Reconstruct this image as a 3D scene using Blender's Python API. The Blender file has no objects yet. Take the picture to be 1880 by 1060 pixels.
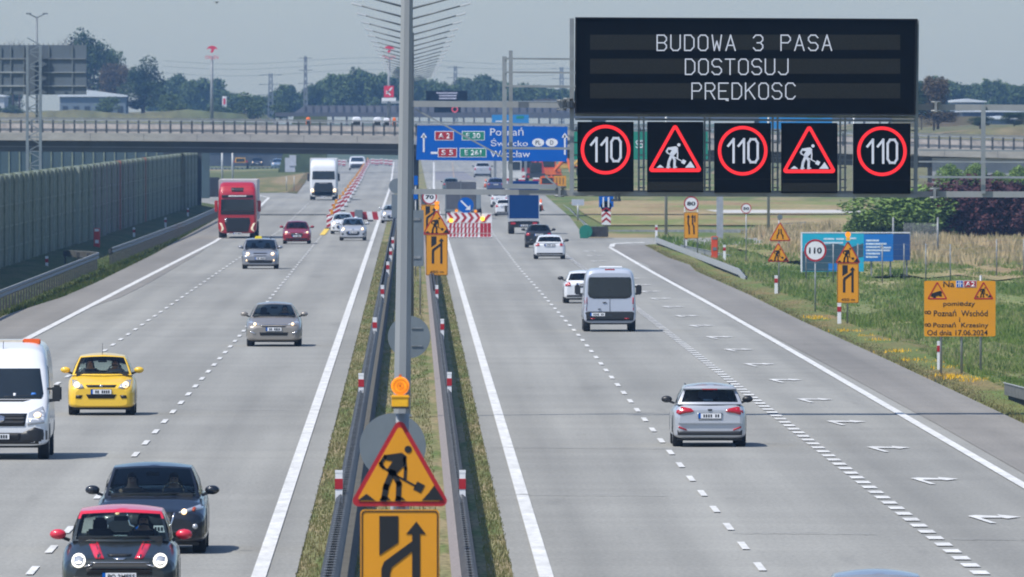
import bpy, bmesh, math, random
from mathutils import Vector, Matrix
from mathutils.bvhtree import BVHTree
from mathutils import noise as mnoise
R = random.Random(7)
sc = bpy.context.scene
COL = sc.collection
# ------------------------------------------------------------------ camera, sky, sun
F = 27500.0; HC = 7.2; VX = 757.0; VY = 225.0
cd = bpy.data.cameras.new('camera'); cam = bpy.data.objects.new('camera', cd); COL.objects.link(cam)
cam.location = (0, 0, HC)
cam.rotation_euler = (math.pi/2 - math.atan(305/F), 0, -math.atan(183/F))
cd.sensor_width = 36; cd.lens = F*36/1880; cd.clip_start = 5; cd.clip_end = 20000
cd.dof.use_dof = True; cd.dof.focus_distance = 330; cd.dof.aperture_fstop = 14
sc.camera = cam
w = bpy.data.worlds.new('World'); sc.world = w; w.use_nodes = True
nt = w.node_tree; bg = nt.nodes['Background']
sky = nt.nodes.new('ShaderNodeTexSky'); sky.sky_type = 'NISHITA'; sky.sun_disc = False
SUN = Vector((0.55, 0.38, -1.0)).normalized()          # direction the light travels
el = math.asin(-SUN.z); az = math.atan2(-SUN.x, -SUN.y)
sky.sun_elevation = el; sky.sun_rotation = az
sky.air_density = 1.0; sky.dust_density = 0.7; sky.ozone_density = 2.0
hs = nt.nodes.new('ShaderNodeMix'); hs.data_type = 'RGBA'; hs.blend_type = 'MULTIPLY'; hs.inputs[0].default_value = 1
hs.inputs[7].default_value = (0.84, 0.91, 1.03, 1)
nt.links.new(sky.outputs[0], hs.inputs[6]); nt.links.new(hs.outputs[2], bg.inputs[0])
bg.inputs[1].default_value = 0.10
sl = bpy.data.lights.new('sun', 'SUN'); sl.energy = 3.6; sl.angle = math.radians(0.6); sl.color = (1, .955, .88)
so = bpy.data.objects.new('sun', sl); COL.objects.link(so); so.rotation_euler = SUN.to_track_quat('-Z', 'Y').to_euler()
sc.view_settings.view_transform = 'Standard'; sc.view_settings.look = 'None'; sc.view_settings.gamma = 1
sc.view_settings.exposure = 0.60
sc.cycles.filter_width = 1.9
# ------------------------------------------------------------------ helpers
def S(y): return (y - VY)/HC                # px per metre of the ground row y
def P(x, y, z=0.0):                         # point of the road plane seen at photo position x, y
    d = F*(HC - z)/(y - VY)
    return Vector(((x - VX)*d/F, d, z))
def at(x, y, d): return Vector(((x - VX)*d/F, d, HC - (y - VY)*d/F))
MC = {}
def mat(name, col=(.5,.5,.5), rough=.6, metal=0, var=.12, vs=3.0, coat=0, emit=None, es=1, spec=.5, bump=0, stretch=None, coords='Object'):
    if name in MC: return MC[name]
    m = bpy.data.materials.new(name); m.use_nodes = True; n = m.node_tree; b = n.nodes['Principled BSDF']
    b.inputs['Roughness'].default_value = rough; b.inputs['Metallic'].default_value = metal
    b.inputs['Coat Weight'].default_value = coat; b.inputs['Coat Roughness'].default_value = .08
    b.inputs['Specular IOR Level'].default_value = spec
    b.inputs['Base Color'].default_value = (*col, 1)
    if emit:
        b.inputs['Emission Color'].default_value = (*emit, 1); b.inputs['Emission Strength'].default_value = es
    if var:
        tc = n.nodes.new('ShaderNodeTexCoord'); mp = n.nodes.new('ShaderNodeMapping')
        if stretch: mp.inputs['Scale'].default_value = stretch
        nz = n.nodes.new('ShaderNodeTexNoise'); nz.inputs['Scale'].default_value = vs; nz.inputs['Detail'].default_value = 5; nz.inputs['Roughness'].default_value = .65
        mr = n.nodes.new('ShaderNodeMapRange'); mr.inputs[1].default_value = .3; mr.inputs[2].default_value = .7
        mr.inputs[3].default_value = 1-var; mr.inputs[4].default_value = 1+var
        mx = n.nodes.new('ShaderNodeMix'); mx.data_type = 'RGBA'; mx.blend_type = 'MULTIPLY'; mx.inputs[0].default_value = 1
        mx.inputs[6].default_value = (*col, 1)
        n.links.new(tc.outputs[coords], mp.inputs[0]); n.links.new(mp.outputs[0], nz.inputs[0]); n.links.new(nz.outputs[0], mr.inputs[0])
        n.links.new(mr.outputs[0], mx.inputs[7]); n.links.new(mx.outputs[2], b.inputs['Base Color'])
        if bump:
            bp = n.nodes.new('ShaderNodeBump'); bp.inputs['Strength'].default_value = bump; bp.inputs['Distance'].default_value = .05
            n.links.new(nz.outputs[0], bp.inputs['Height']); n.links.new(bp.outputs[0], b.inputs['Normal'])
    MC[name] = m; return m
def ground_mat(name, stops, scales, fine=(.35, 25), rough=.95):
    """stops: list of colours mixed by stretched noises; scales: list of (x,y) noise frequencies"""
    m = bpy.data.materials.new(name); m.use_nodes = True; n = m.node_tree; b = n.nodes['Principled BSDF']
    b.inputs['Roughness'].default_value = rough; b.inputs['Specular IOR Level'].default_value = .15
    g = n.nodes.new('ShaderNodeNewGeometry'); prev = None
    def noise(sx, sy, det=4):
        mp = n.nodes.new('ShaderNodeMapping'); mp.inputs['Scale'].default_value = (sx, sy, sx)
        nz = n.nodes.new('ShaderNodeTexNoise'); nz.inputs['Scale'].default_value = 1; nz.inputs['Detail'].default_value = det
        n.links.new(g.outputs['Position'], mp.inputs[0]); n.links.new(mp.outputs[0], nz.inputs[0]); return nz.outputs[0]
    for c, (sx, sy, lo, hi) in zip(stops[1:], scales):
        mr = n.nodes.new('ShaderNodeMapRange'); mr.inputs[1].default_value = lo; mr.inputs[2].default_value = hi
        n.links.new(noise(sx, sy), mr.inputs[0])
        mx = n.nodes.new('ShaderNodeMix'); mx.data_type = 'RGBA'; n.links.new(mr.outputs[0], mx.inputs[0])
        if prev is None: mx.inputs[6].default_value = (*stops[0], 1)
        else: n.links.new(prev, mx.inputs[6])
        mx.inputs[7].default_value = (*c, 1); prev = mx.outputs[2]
    mr = n.nodes.new('ShaderNodeMapRange'); mr.inputs[1].default_value = .3; mr.inputs[2].default_value = .7
    mr.inputs[3].default_value = 1-fine[0]; mr.inputs[4].default_value = 1+fine[0]
    n.links.new(noise(fine[1], fine[1]*.15, 6), mr.inputs[0])
    mx = n.nodes.new('ShaderNodeMix'); mx.data_type = 'RGBA'; mx.blend_type = 'MULTIPLY'; mx.inputs[0].default_value = 1
    n.links.new(prev, mx.inputs[6]); n.links.new(mr.outputs[0], mx.inputs[7]); n.links.new(mx.outputs[2], b.inputs['Base Color'])
    MC[name] = m; return m
def tag(o, label=None, cat=None, group=None, kind=None):
    if label: o['label'] = label
    if cat: o['category'] = cat
    if group: o['group'] = group
    if kind: o['kind'] = kind
    return o
def thing(name, label, cat, loc=(0,0,0), group=None, rz=0):
    o = bpy.data.objects.new(name, None); COL.objects.link(o); o.location = loc; o.rotation_euler = (0,0,rz)
    o.empty_display_size = .2
    return tag(o, label, cat, group)
class MB:
    def __init__(s): s.bm = bmesh.new()
    def box(s, c, sz, rz=0, taper=1.0):
        v = []
        for dz in (-.5, .5):
            k = 1 if dz < 0 else taper
            for dx, dy in ((-.5,-.5),(.5,-.5),(.5,.5),(-.5,.5)):
                v.append(Vector((dx*sz[0]*k, dy*sz[1]*k, dz*sz[2])))
        rot = Matrix.Rotation(rz, 3, 'Z'); vs = [s.bm.verts.new(rot @ p + Vector(c)) for p in v]
        for f in ((3,2,1,0),(4,5,6,7),(0,1,5,4),(1,2,6,5),(2,3,7,6),(3,0,4,7)): s.bm.faces.new([vs[i] for i in f])
        return s
    def b2(s, x0, x1, y0, y1, z0, z1): return s.box(((x0+x1)/2,(y0+y1)/2,(z0+z1)/2), (abs(x1-x0),abs(y1-y0),abs(z1-z0)))
    def tube(s, a, b, r0, r1=None, n=10):
        a = Vector(a); b = Vector(b); r1 = r0 if r1 is None else r1; d = (b-a).normalized()
        u = d.orthogonal().normalized(); w_ = d.cross(u)
        A = []; B = []
        for i in range(n):
            t = 2*math.pi*i/n; q = u*math.cos(t) + w_*math.sin(t)
            A.append(s.bm.verts.new(a+q*r0)); B.append(s.bm.verts.new(b+q*r1))
        for i in range(n): s.bm.faces.new((A[i], A[(i+1)%n], B[(i+1)%n], B[i])).smooth = True
        s.bm.faces.new(A[::-1]); s.bm.faces.new(B); return s
    def bar(s, a, b, t, t2=None):
        a = Vector(a); b = Vector(b); d = (b-a).normalized(); t2 = t2 or t
        up = Vector((0,0,1)) if abs(d.z) < .95 else Vector((0,1,0))
        u = d.cross(up).normalized()*t/2; w_ = u.cross(d).normalized()*t2/2
        A = [s.bm.verts.new(a+i*u+j*w_) for i, j in ((1,1),(-1,1),(-1,-1),(1,-1))]
        B = [s.bm.verts.new(b+i*u+j*w_) for i, j in ((1,1),(-1,1),(-1,-1),(1,-1))]
        for i in range(4): s.bm.faces.new((A[i], A[(i+1)%4], B[(i+1)%4], B[i]))
        s.bm.faces.new(A[::-1]); s.bm.faces.new(B); return s
    def prism(s, pts, y0, y1):       # polygon in x,z given depth in y
        A = [s.bm.verts.new((x, y0, z)) for x, z in pts]; B = [s.bm.verts.new((x, y1, z)) for x, z in pts]
        n = len(pts); s.bm.faces.new(A); s.bm.faces.new(B[::-1])
        for i in range(n): s.bm.faces.new((A[(i+1)%n], A[i], B[i], B[(i+1)%n]))
        return s
    def disc(s, cx, cz, r, y0, y1, n=28): return s.prism([(cx+r*math.cos(2*math.pi*i/n), cz+r*math.sin(2*math.pi*i/n)) for i in range(n)], y0, y1)
    def ring(s, out, inn, y0, y1):   # frame between two outlines of equal length
        n = len(out)
        vo = [[s.bm.verts.new((x, y, z)) for x, z in out] for y in (y0, y1)]; vi = [[s.bm.verts.new((x, y, z)) for x, z in inn] for y in (y0, y1)]
        for i in range(n):
            j = (i+1) % n
            s.bm.faces.new((vo[0][i], vo[0][j], vi[0][j], vi[0][i])); s.bm.faces.new((vo[1][j], vo[1][i], vi[1][i], vi[1][j]))
            s.bm.faces.new((vo[0][j], vo[0][i], vo[1][i], vo[1][j])); s.bm.faces.new((vi[0][i], vi[0][j], vi[1][j], vi[1][i]))
        return s
    def circ_ring(s, cx, cz, r1, r2, y0, y1, n=32):
        f = lambda r: [(cx+r*math.cos(2*math.pi*i/n), cz+r*math.sin(2*math.pi*i/n)) for i in range(n)]
        return s.ring(f(r1), f(r2), y0, y1)
    def ball(s, c, r, seg=12, sc3=(1,1,1)):
        m = Matrix.Translation(c) @ Matrix.Diagonal((*[r*k for k in sc3], 1))
        ret = bmesh.ops.create_uvsphere(s.bm, u_segments=seg, v_segments=max(6, seg*2//3), radius=1, matrix=m)
        for v in ret['verts']:
            for f in v.link_faces: f.smooth = True
        return s
    def stroke(s, pts, wd, y0, y1):  # thick polyline in x,z
        for (x0, z0), (x1, z1) in zip(pts, pts[1:]):
            dx, dz = x1-x0, z1-z0; L = math.hypot(dx, dz) or 1; ex, ez = dx/L*wd*.5, dz/L*wd*.5; nx, nz = -dz/L*wd/2, dx/L*wd/2
            s.prism([(x0-ex-nx, z0-ez-nz), (x1+ex-nx, z1+ez-nz), (x1+ex+nx, z1+ez+nz), (x0-ex+nx, z0-ez+nz)], y0, y1)
        return s
    def build(s, name, m, parent=None, label=None, bevel=0, loc=None):
        bm = s.bm; bmesh.ops.recalc_face_normals(bm, faces=bm.faces)
        if bevel:
            try: bmesh.ops.bevel(bm, geom=list(bm.edges), offset=bevel, segments=2, affect='EDGES', clamp_overlap=True)
            except Exception: pass
        big = [f for f in bm.faces if len(f.verts) > 4]
        if big: bmesh.ops.triangulate(bm, faces=big)
        me = bpy.data.meshes.new(name); bm.to_mesh(me); bm.free()
        if isinstance(m, (list, tuple)):
            for q in m: me.materials.append(q)
        else: me.materials.append(m)
        o = bpy.data.objects.new(name, me); COL.objects.link(o)
        if parent: o.parent = parent
        if loc: o.location = loc
        if label: o['label'] = label
        return o
def pydata(name, verts, faces, m, parent=None, smooth=False):
    me = bpy.data.meshes.new(name); me.from_pydata(verts, [], faces); me.materials.append(m)
    if smooth: me.polygons.foreach_set('use_smooth', [True]*len(faces))
    me.update(); o = bpy.data.objects.new(name, me); COL.objects.link(o)
    if parent: o.parent = parent
    return o
def dup(root, loc, label=None, group=None):
    r = root.copy(); COL.objects.link(r); r.location = loc
    if label: r['label'] = label
    if group: r['group'] = group
    def rec(a, b):
        for ch in list(a.children):
            c = ch.copy(); COL.objects.link(c); c.parent = b; rec(ch, c)
    rec(root, r); return r
def text(s, cx, cz, wd, ht, y, m, parent, name='lettering', bold=0):
    cu = bpy.data.curves.new('t', 'FONT'); cu.body = s; cu.size = 1; cu.resolution_u = 3; cu.offset = bold
    o = bpy.data.objects.new('t', cu); COL.objects.link(o)
    dg = bpy.context.evaluated_depsgraph_get(); me = bpy.data.meshes.new_from_object(o.evaluated_get(dg))
    bpy.data.objects.remove(o); bpy.data.curves.remove(cu)
    xs = [v.co.x for v in me.vertices]; ys = [v.co.y for v in me.vertices]
    sx = wd/(max(xs)-min(xs)); sy = ht/(max(ys)-min(ys)); mx = (max(xs)+min(xs))/2; my = (max(ys)+min(ys))/2
    for v in me.vertices: v.co = Vector((cx+(v.co.x-mx)*sx, y, cz+(v.co.y-my)*sy))
    bm = bmesh.new(); bm.from_mesh(me)
    g = bmesh.ops.extrude_face_region(bm, geom=list(bm.faces)); bmesh.ops.translate(bm, verts=[e for e in g['geom'] if isinstance(e, bmesh.types.BMVert)], vec=(0, .006, 0))
    bm.to_mesh(me); bm.free()
    me.materials.clear(); me.materials.append(m); me.name = name
    ob = bpy.data.objects.new(name, me); COL.objects.link(ob); ob.parent = parent; return ob
def sheet(name, rows, z, m, kind='structure', parent=None):   # rows of (y, xleft, xright), subdivided along y
    v = []; f = []
    fine = []
    for (a, b) in zip(rows, rows[1:]):
        k = max(1, int((b[0]-a[0])/60))
        for i in range(k):
            t = i/k; fine.append(tuple(a[j]+(b[j]-a[j])*t for j in range(3)))
    fine.append(rows[-1])
    for y, a, b in fine: v += [(a, y, z), (b, y, z)]
    for i in range(len(fine)-1): f.append((2*i, 2*i+1, 2*i+3, 2*i+2))
    o = pydata(name, v, f, m, parent)
    if kind: o['kind'] = kind
    return o
def interp(tab, y):
    if y <= tab[0][0]: return tab[0][1]
    for (a, p), (b, q) in zip(tab, tab[1:]):
        if y <= b: return p+(q-p)*(y-a)/(b-a)
    return tab[-1][1]
# ------------------------------------------------------------------ materials
GALV = mat('galvanised_steel', (.34,.36,.37), .5, .35, .18, 2.5)
GALVD = mat('weathered_galvanised_steel', (.22,.235,.245), .6, .3, .3, 4)
BACK = mat('grey_sign_back', (.16,.19,.21), .6, .2, .1, 2)
BLACK = mat('black_paint', (.008,.008,.01), .5, 0, 0)
WHITE = mat('white_paint', (.75,.76,.77), .5, 0, .05, 3)
ORANGE = mat('orange_reflective_sheet', (.66,.275,.003), .55, 0, .04, 2)
REDS = mat('red_reflective_sheet', (.36,.008,.016), .5, 0, .05, 3)
BLUES = mat('blue_reflective_sheet', (.0,.095,.42), .7, 0, .05, 1, spec=.1)
GREENS = mat('green_reflective_sheet', (.005,.20,.13), .5, 0, .05, 1)
SIGNW = mat('white_reflective_sheet', (.72,.73,.75), .5, 0, .03, 3)
AMBER = mat('amber_lens', (.9,.28,.01), .25, 0, 0, emit=(1,.33,.01), es=.35)
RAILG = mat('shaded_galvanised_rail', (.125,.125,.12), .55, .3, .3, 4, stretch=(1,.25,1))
YEL = mat('yellow_lamp_housing', (.8,.42,.01), .5, 0, .1, 6)
RUB = mat('rubber', (.014,.014,.015), .85, 0, .2, 8)
DARKP = mat('dark_plastic', (.018,.020,.023), .5, 0, .1, 6)
# ------------------------------------------------------------------ ground
grass = ground_mat('grass_ground', [(.125,.145,.045), (.24,.20,.10), (.075,.125,.03), (.28,.22,.12)],
    [(.10,.012,.45,.62), (.30,.03,.48,.66), (.05,.006,.58,.70)])
g = pydata('ground', [(-3000,-200,-.07),(3000,-200,-.07),(3000,16000,-.07),(-3000,16000,-.07)], [(0,1,2,3)], grass); g['kind'] = 'structure'
def road_mat(name, base, lanes):
    m = bpy.data.materials.new(name); m.use_nodes = True; n = m.node_tree; b = n.nodes['Principled BSDF']; b.inputs['Roughness'].default_value = .82
    b.inputs['Specular IOR Level'].default_value = .3
    g = n.nodes.new('ShaderNodeNewGeometry')
    def noise(sx, sy, lo, hi, a, bb, det=4):
        mp = n.nodes.new('ShaderNodeMapping'); mp.inputs['Scale'].default_value = (sx, sy, 1)
        nz = n.nodes.new('ShaderNodeTexNoise'); nz.inputs['Scale'].default_value = 1; nz.inputs['Detail'].default_value = det
        n.links.new(g.outputs['Position'], mp.inputs[0]); n.links.new(mp.outputs[0], nz.inputs[0])
        mr = n.nodes.new('ShaderNodeMapRange'); mr.inputs[1].default_value = lo; mr.inputs[2].default_value = hi; mr.inputs[3].default_value = a; mr.inputs[4].default_value = bb
        n.links.new(nz.outputs[0], mr.inputs[0]); return mr.outputs[0]
    fs = [noise(.9,.05,.66,.72,1,.90), noise(.25,.012,.35,.65,.85,1.06), noise(1.6,.006,.35,.65,.94,1.04), noise(.06,.22,.42,.60,.96,1.03), noise(14,2.0,.3,.7,.88,1.10,6), noise(.5,.035,.62,.75,1,.86)]
    sx = n.nodes.new('ShaderNodeSeparateXYZ'); n.links.new(g.outputs['Position'], sx.inputs[0])
    # worn wheel tracks along the lanes
    ml = n.nodes.new('ShaderNodeMath'); ml.operation = 'MULTIPLY_ADD'; ml.inputs[1].default_value = 2*math.pi/1.75; ml.inputs[2].default_value = .8; n.links.new(sx.outputs[0], ml.inputs[0])
    sn = n.nodes.new('ShaderNodeMath'); sn.operation = 'SINE'; n.links.new(ml.outputs[0], sn.inputs[0])
    tr = n.nodes.new('ShaderNodeMath'); tr.operation = 'MULTIPLY_ADD'; tr.inputs[1].default_value = .045; tr.inputs[2].default_value = 1; n.links.new(sn.outputs[0], tr.inputs[0]); fs.append(tr.outputs[0])
    prev = None
    for f in fs:
        mx = n.nodes.new('ShaderNodeMix'); mx.data_type = 'RGBA'; mx.blend_type = 'MULTIPLY'; mx.inputs[0].default_value = 1
        if prev is None: mx.inputs[6].default_value = (*base, 1)
        else: n.links.new(prev, mx.inputs[6])
        n.links.new(f, mx.inputs[7]); prev = mx.outputs[2]
    n.links.new(prev, b.inputs['Base Color']); MC[name] = m; return m
road = road_mat('carriageway_concrete', (.268,.264,.241), 1)
shold = road_mat('shoulder_asphalt', (.215,.203,.183), 1)
paint = mat('road_paint', (.60,.595,.57), .6, 0, .22, 1, stretch=(3,.4,1), coords='Object')
LE = [(150,-15.3),(558,-15.2),(617,-14.4),(670,-14.2),(818,-14.1),(917,-14.3),(1119,-14.6),(1290,-15),(1300,-24),(1522,-26),(1536,-12.8),(2235,-15.7),(3200,-17)]
sheet('left_carriageway', [(d, x, -1.85) for d, x in LE], 0, road)
sheet('left_shoulder', [(d, x, min(x+2.4, -12.9 if d < 560 else x+2.4)) for d, x in LE[:8]], .012, shold)
REa = [(150,14.7),(358,14.6),(450,14.4),(545,14.1),(627,14.05),(724,13.7),(756,14.0),(798,13.6),(880,13.6),(884,32),(930,34),(935,10.8),(1138,12),(1445,13),(2000,15),(3200,18)]
sheet('right_carriageway', [(d, 1.6, x) for d, x in REa], 0, road)
sheet('right_shoulder', [(d, x-2.1, x) for d, x in REa[:9]], .012, shold)
sheet('exit_ramp', [(885, 30, 90), (931, 30, 90)], .004, road)
sheet('service_track', [(1185, 24.6, 40.5), (1228, 24, 41)], .03, mat('pale_gravel', (.46,.45,.42), .9, 0, .15, 1))
# asphalt patch under the far right lanes
sheet('asphalt_patch', [(P(0,331).y, 2.9, 8.0), (P(0,315).y, 3.4, 7.6)], .01, mat('patched_asphalt', (.19,.185,.20), .9, 0, .1, 1))
# lines
def line(name, tab, d0, d1, wd, z=.02, dash=None, m=paint, ph=0):
    v = []; f = []
    def seg(a, b):
        k = max(1, int((b-a)/25)); 
        for i in range(k):
            y0 = a+(b-a)*i/k; y1 = a+(b-a)*(i+1)/k; n = len(v)
            for y in (y0, y1):
                x = interp(tab, y); v.extend([(x-wd/2, y, z), (x+wd/2, y, z)])
            f.append((n, n+1, n+3, n+2))
    if dash:
        on, per = dash; y = d0+ph
        while y < d1: seg(y, min(y+on, d1)); y += per
    else: seg(d0, d1)
    o = pydata(name, v, f, m); o['kind'] = 'structure'; return o
line('inner_edge_line', [(150,-2.43),(1000,-2.46),(1700,-2.45),(2640,-3.3)], 150, 2700, .235)
line('inner_edge_line', [(150,2.12),(1300,2.12),(1678,2.4),(2640,3.8)], 150, 2700, .235)
line('lane_line', [(150,-6.12),(243,-6.09),(317,-6.0),(504,-5.82),(900,-5.78),(1100,-5.8),(1700,-6.6)], 150, 1400, .125, dash=(4.4,12), ph=4)
line('lane_line', [(300,-9.9),(470,-9.7),(760,-9.25),(1000,-8.8),(1300,-9.2),(1530,-9.3)], 300, 1530, .125, dash=(4.4,12), ph=2)
line('outer_edge_line', [(440,-12.95),(500,-12.8),(645,-12.5),(900,-11.9),(1000,-12.0),(1230,-12.8),(1430,-13.7)], 300, 1430, .26)
line('ramp_edge_line', [(1430,-13.7),(1500,-16)], 1430, 1500, .26)
line('gore_edge_line', [(1535,-12.2),(2235,-15.1)], 1535, 2300, .25)
line('lane_line', [(150,5.62),(500,5.62),(730,5.28),(940,5.22),(1300,5.5),(2000,6.5)], 150, 1800, .125, dash=(4.4,12), ph=6)
line('block_line', [(150,9.15),(245,9.05),(330,8.97),(420,8.84),(560,8.7),(720,8.45),(820,8.3),(960,8.0)], 150, 960, .27, dash=(1.9,4.0))
line('outer_edge_line', [(150,12.3),(296,12.1),(460,11.95),(586,11.8),(725,11.5),(862,11.35)], 150, 862, .22)
# rounded end of the outer line turning into the exit
for i in range(1):
    a = [P(1118,454), P(1120,449.5), P(1127,447.6), P(1146,446.6), P(1180,446)]; v = []; f = []
    for k, p in enumerate(a): v += [(p.x, p.y, .022), (p.x+(.3 if k < 2 else .1), p.y-(.5 if k < 2 else 5), .022)]
    for k in range(len(a)-1): f.append((2*k, 2*k+1, 2*k+3, 2*k+2))
    pydata('outer_edge_line', v, f, paint)['kind'] = 'structure'
for k, (x, y) in enumerate([(1828,952),(1718,882),(1633,824),(1555,776),(1497,735),(1443,699),(1395,670),(1357,643),(1322,620),(1289,599),(1262,581),(1237,564),(1213,549),(1195,536),(1178,524),(1160,512),(1146,500),(1120,490),(1100,480),(1092,470),(1085,462)]):
    p = P(x, y)
    pts = [(-.46,1.0),(-.30,1.6),(.10,.9),(.10,2.0),(.46,.3),(.18,-1.0),(.10,-.3),(-.28,-.4),(-.13,-4.2),(-.24,-4.2)]
    v = [(p.x+a*1.02, p.y+b*.95, .02) for a, b in pts]; bm = bmesh.new(); bm.faces.new([bm.verts.new(q) for q in v]); bmesh.ops.triangulate(bm, faces=bm.faces[:])
    me = bpy.data.meshes.new('merge_arrow'); bm.to_mesh(me); me.materials.append(paint); o = bpy.data.objects.new('merge_arrow_marking', me); COL.objects.link(o); o['kind'] = 'structure'
jm = mat('joint_sealant', (.07,.07,.072), .9, 0, .5, 1.2)
jm2 = mat('worn_joint', (.205,.205,.20), .9, 0, .5, 1.2)
def joint(y0, x0, x1, sl, wd, m=jm):
    v = []; f = []; k = 24; rr = random.Random(int(y0))
    for i in range(k+1):
        x = x0+(x1-x0)*i/k; y = y0+sl*(x-x0)+rr.uniform(-.25,.25); v += [(x, y, .028), (x, y+wd*rr.uniform(.6,1.2), .028)]
    for i in range(k): f.append((2*i, 2*i+2, 2*i+3, 2*i+1))
    pydata('road_joint', v, f, m)['kind'] = 'structure'
for y0, x0, x1 in ((289,1.7,5.0),(262,5.6,8.1),(331,1.7,6),(258,9.3,11),(480,1.7,7),(375,-6,-1.9),(650,-11,-3),(640,3,9)):
    joint(y0, x0, x1, -.3, .18, jm2)
ym = mat('yellow_road_paint', (.72,.50,.06), .6, 0, .08, 2)
line('temporary_yellow_line', [(950,-5.75),(1100,-5.75)], 955, 1010, .35, .03, m=ym)
line('temporary_yellow_line', [(1600,4.6),(2700,7.2)], 1650, 2700, .15, .03, m=mat('faded_orange_road_paint', (.33,.25,.18), .7, 0, .2, 1))
# median strips
mg = ground_mat('median_grass', [(.18,.175,.08), (.25,.205,.115), (.11,.145,.045)], [(1.2,.08,.42,.62), (1.6,.10,.5,.66)], (.35, 9))
sheet('median_grass_strip', [(150,-1.85,1.6),(3200,-1.85,1.6)], -.02, mg)
gv = mat('gravel', (.24,.21,.20), .95, 0, .45, 14, coords='Object')
sheet('gravel_strip', [(150,.62,1.04),(1400,.62,1.04)], .01, gv)
sheet('soil_strip', [(150,-1.44,-.92),(1400,-1.44,-.92)], .01, mat('dark_soil', (.085,.078,.06), .95, 0, .4, 5))
# grass bank / verge tints on the right: raised verge, bank and field as real ground relief
def bank(name, rows, m):     # rows: (d, [(x,z),...]) same count
    v = []; f = []; n = len(rows[0][1])
    for d, pr in rows: v += [(x, d, z) for x, z in pr]
    for i in range(len(rows)-1):
        for j in range(n-1): f.append((i*n+j, i*n+j+1, (i+1)*n+j+1, (i+1)*n+j))
    o = pydata(name, v, f, m, smooth=True); o['kind'] = 'structure'; return o
vg = ground_mat('verge_dry_grass', [(.15,.145,.055), (.11,.15,.04), (.22,.155,.075)], [(.8,.08,.4,.6), (.5,.05,.5,.7)], (.3, 8))
rows = []
for d in range(150, 881, 10):
    x0 = interp(REa[:9], d); rr = random.Random(d)
    rows.append((d, [(x0-.05, -.03), (x0+.5, .01+rr.uniform(0,.03)), (x0+1.6, .04+rr.uniform(0,.05)), (x0+2.3, 0), (x0+2.6, -.3)]))
bank('grass_verge', rows, vg)
vgl = ground_mat('left_verge_grass', [(.06,.085,.022), (.10,.105,.04), (.05,.08,.018)], [(.8,.08,.4,.6), (.5,.05,.5,.7)], (.35, 8))
bank('grass_verge', [(d, [(-19.2,.5), (-17.6,.35), (-16.4,.12), (interp(LE[:7], d)+.05, -.02)]) for d in range(300, 1290, 15)], vgl)
# ------------------------------------------------------------------ guardrails
def rail_mesh(mb, pts, side, h=.75, both=False, gap=.10):
    prof = [(0,.155),(.03,.13),(.075,.085),(.03,.035),(.005,0),(.03,-.035),(.075,-.085),(.03,-.13),(0,-.155)]
    for sd in ((1,-1) if both else (side,)):
        off = gap if both else 0; prev = None
        for i, p in enumerate(pts):
            p = Vector(p); q = Vector(pts[min(i+1, len(pts)-1)]); o = Vector(pts[max(i-1, 0)]); d = (q-o); d.z = 0; d.normalize(); nrm = Vector((d.y, -d.x, 0))*sd
            ring = [mb.bm.verts.new(p + nrm*(a+off) + Vector((0,0,h+b))) for a, b in prof] + [mb.bm.verts.new(p + nrm*(off-.012) + Vector((0,0,h+b))) for a, b in (prof[-1], prof[0])]
            if prev:
                for k in range(len(ring)): mb.bm.faces.new((prev[k], prev[(k+1)%len(ring)], ring[(k+1)%len(ring)], ring[k]))
            prev = ring
LIT_EDGE = mat('pale_rail_edge', (.36,.37,.37), .5, .2, .15, 4)  # lit top edge of the rails, painted as a pale added bar
def guardrail(label, pts, side, step=4.0, both=False, m=GALV, group=None, h=.75, post_to=None, spacers=False, gap=.10):
    base = Vector(pts[0]); t = thing('guardrail', label, 'guardrail', base, group)
    L = [Vector(p)-base for p in pts]; dense = []
    for a, b in zip(L, L[1:]):
        k = max(1, int((b-a).length/20)); dense += [a+(b-a)*i/k for i in range(k)]
    dense.append(L[-1]); mb = MB(); rail_mesh(mb, dense, side, h, both, gap); mb.build('beam', m, t)
    if m in (GALV, RAILG):
        mb = MB(); nb_ = [mb.bar(a+Vector((.02*side,0,h+.155)), b+Vector((.02*side,0,h+.155)), .04, .02) for a, b in zip(L, L[1:])]; mb.build('top_edge', LIT_EDGE, t)
    pos = []; acc = 0; nxt = 1.0
    for a, b in zip(dense, dense[1:]):
        l = (b-a).length
        while nxt <= acc+l: pos.append(a+(b-a)*((nxt-acc)/l)); nxt += step
        acc += l
    if post_to: pos = [p for p in pos if p.y+base.y < post_to] or pos[:2]
    me = None
    off = Vector((0,0,0)) if both else Vector((-.09*side, 0, 0))
    for p in pos[:95]:
        if me is None:
            q = MB(); q.box((0,0,h/2-.02), (.08,.06,h-.04)); 
            q.box(((0,0,h-.02)), (.19 if both else .18,.11,.22)); po = q.build('post', mat('dark_rail_post', (.06,.065,.07), .7, .2, .2, 4), t); me = po.data
        else: po = bpy.data.objects.new('post', me); COL.objects.link(po); po.parent = t
        po.location = p+off
    if len(pos) > 95:
        q = MB()
        for p in pos[95:]: q.box(p+off+Vector((0,0,h/2)), (.10,.07,h))
        q.build('far_posts', GALVD, t)['kind'] = 'stuff'
    if spacers:   # cross straps lying over the double beam
        q = MB()
        a0 = dense[0]; d = 0
        while d < 420: q.box((a0.x, a0.y+d, h+.165), (.16 if gap > .05 else .10,.08,.010)); d += 1.33
        q.build('cross_straps', GALVD, t)['kind'] = 'stuff'
    return t
RAILD = mat('dark_weathered_rail', (.042,.040,.038), .6, .25, .45, 5, stretch=(1,.25,1))  # steel's back-lit darkness put into the base colour, mottled by weathering
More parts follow.
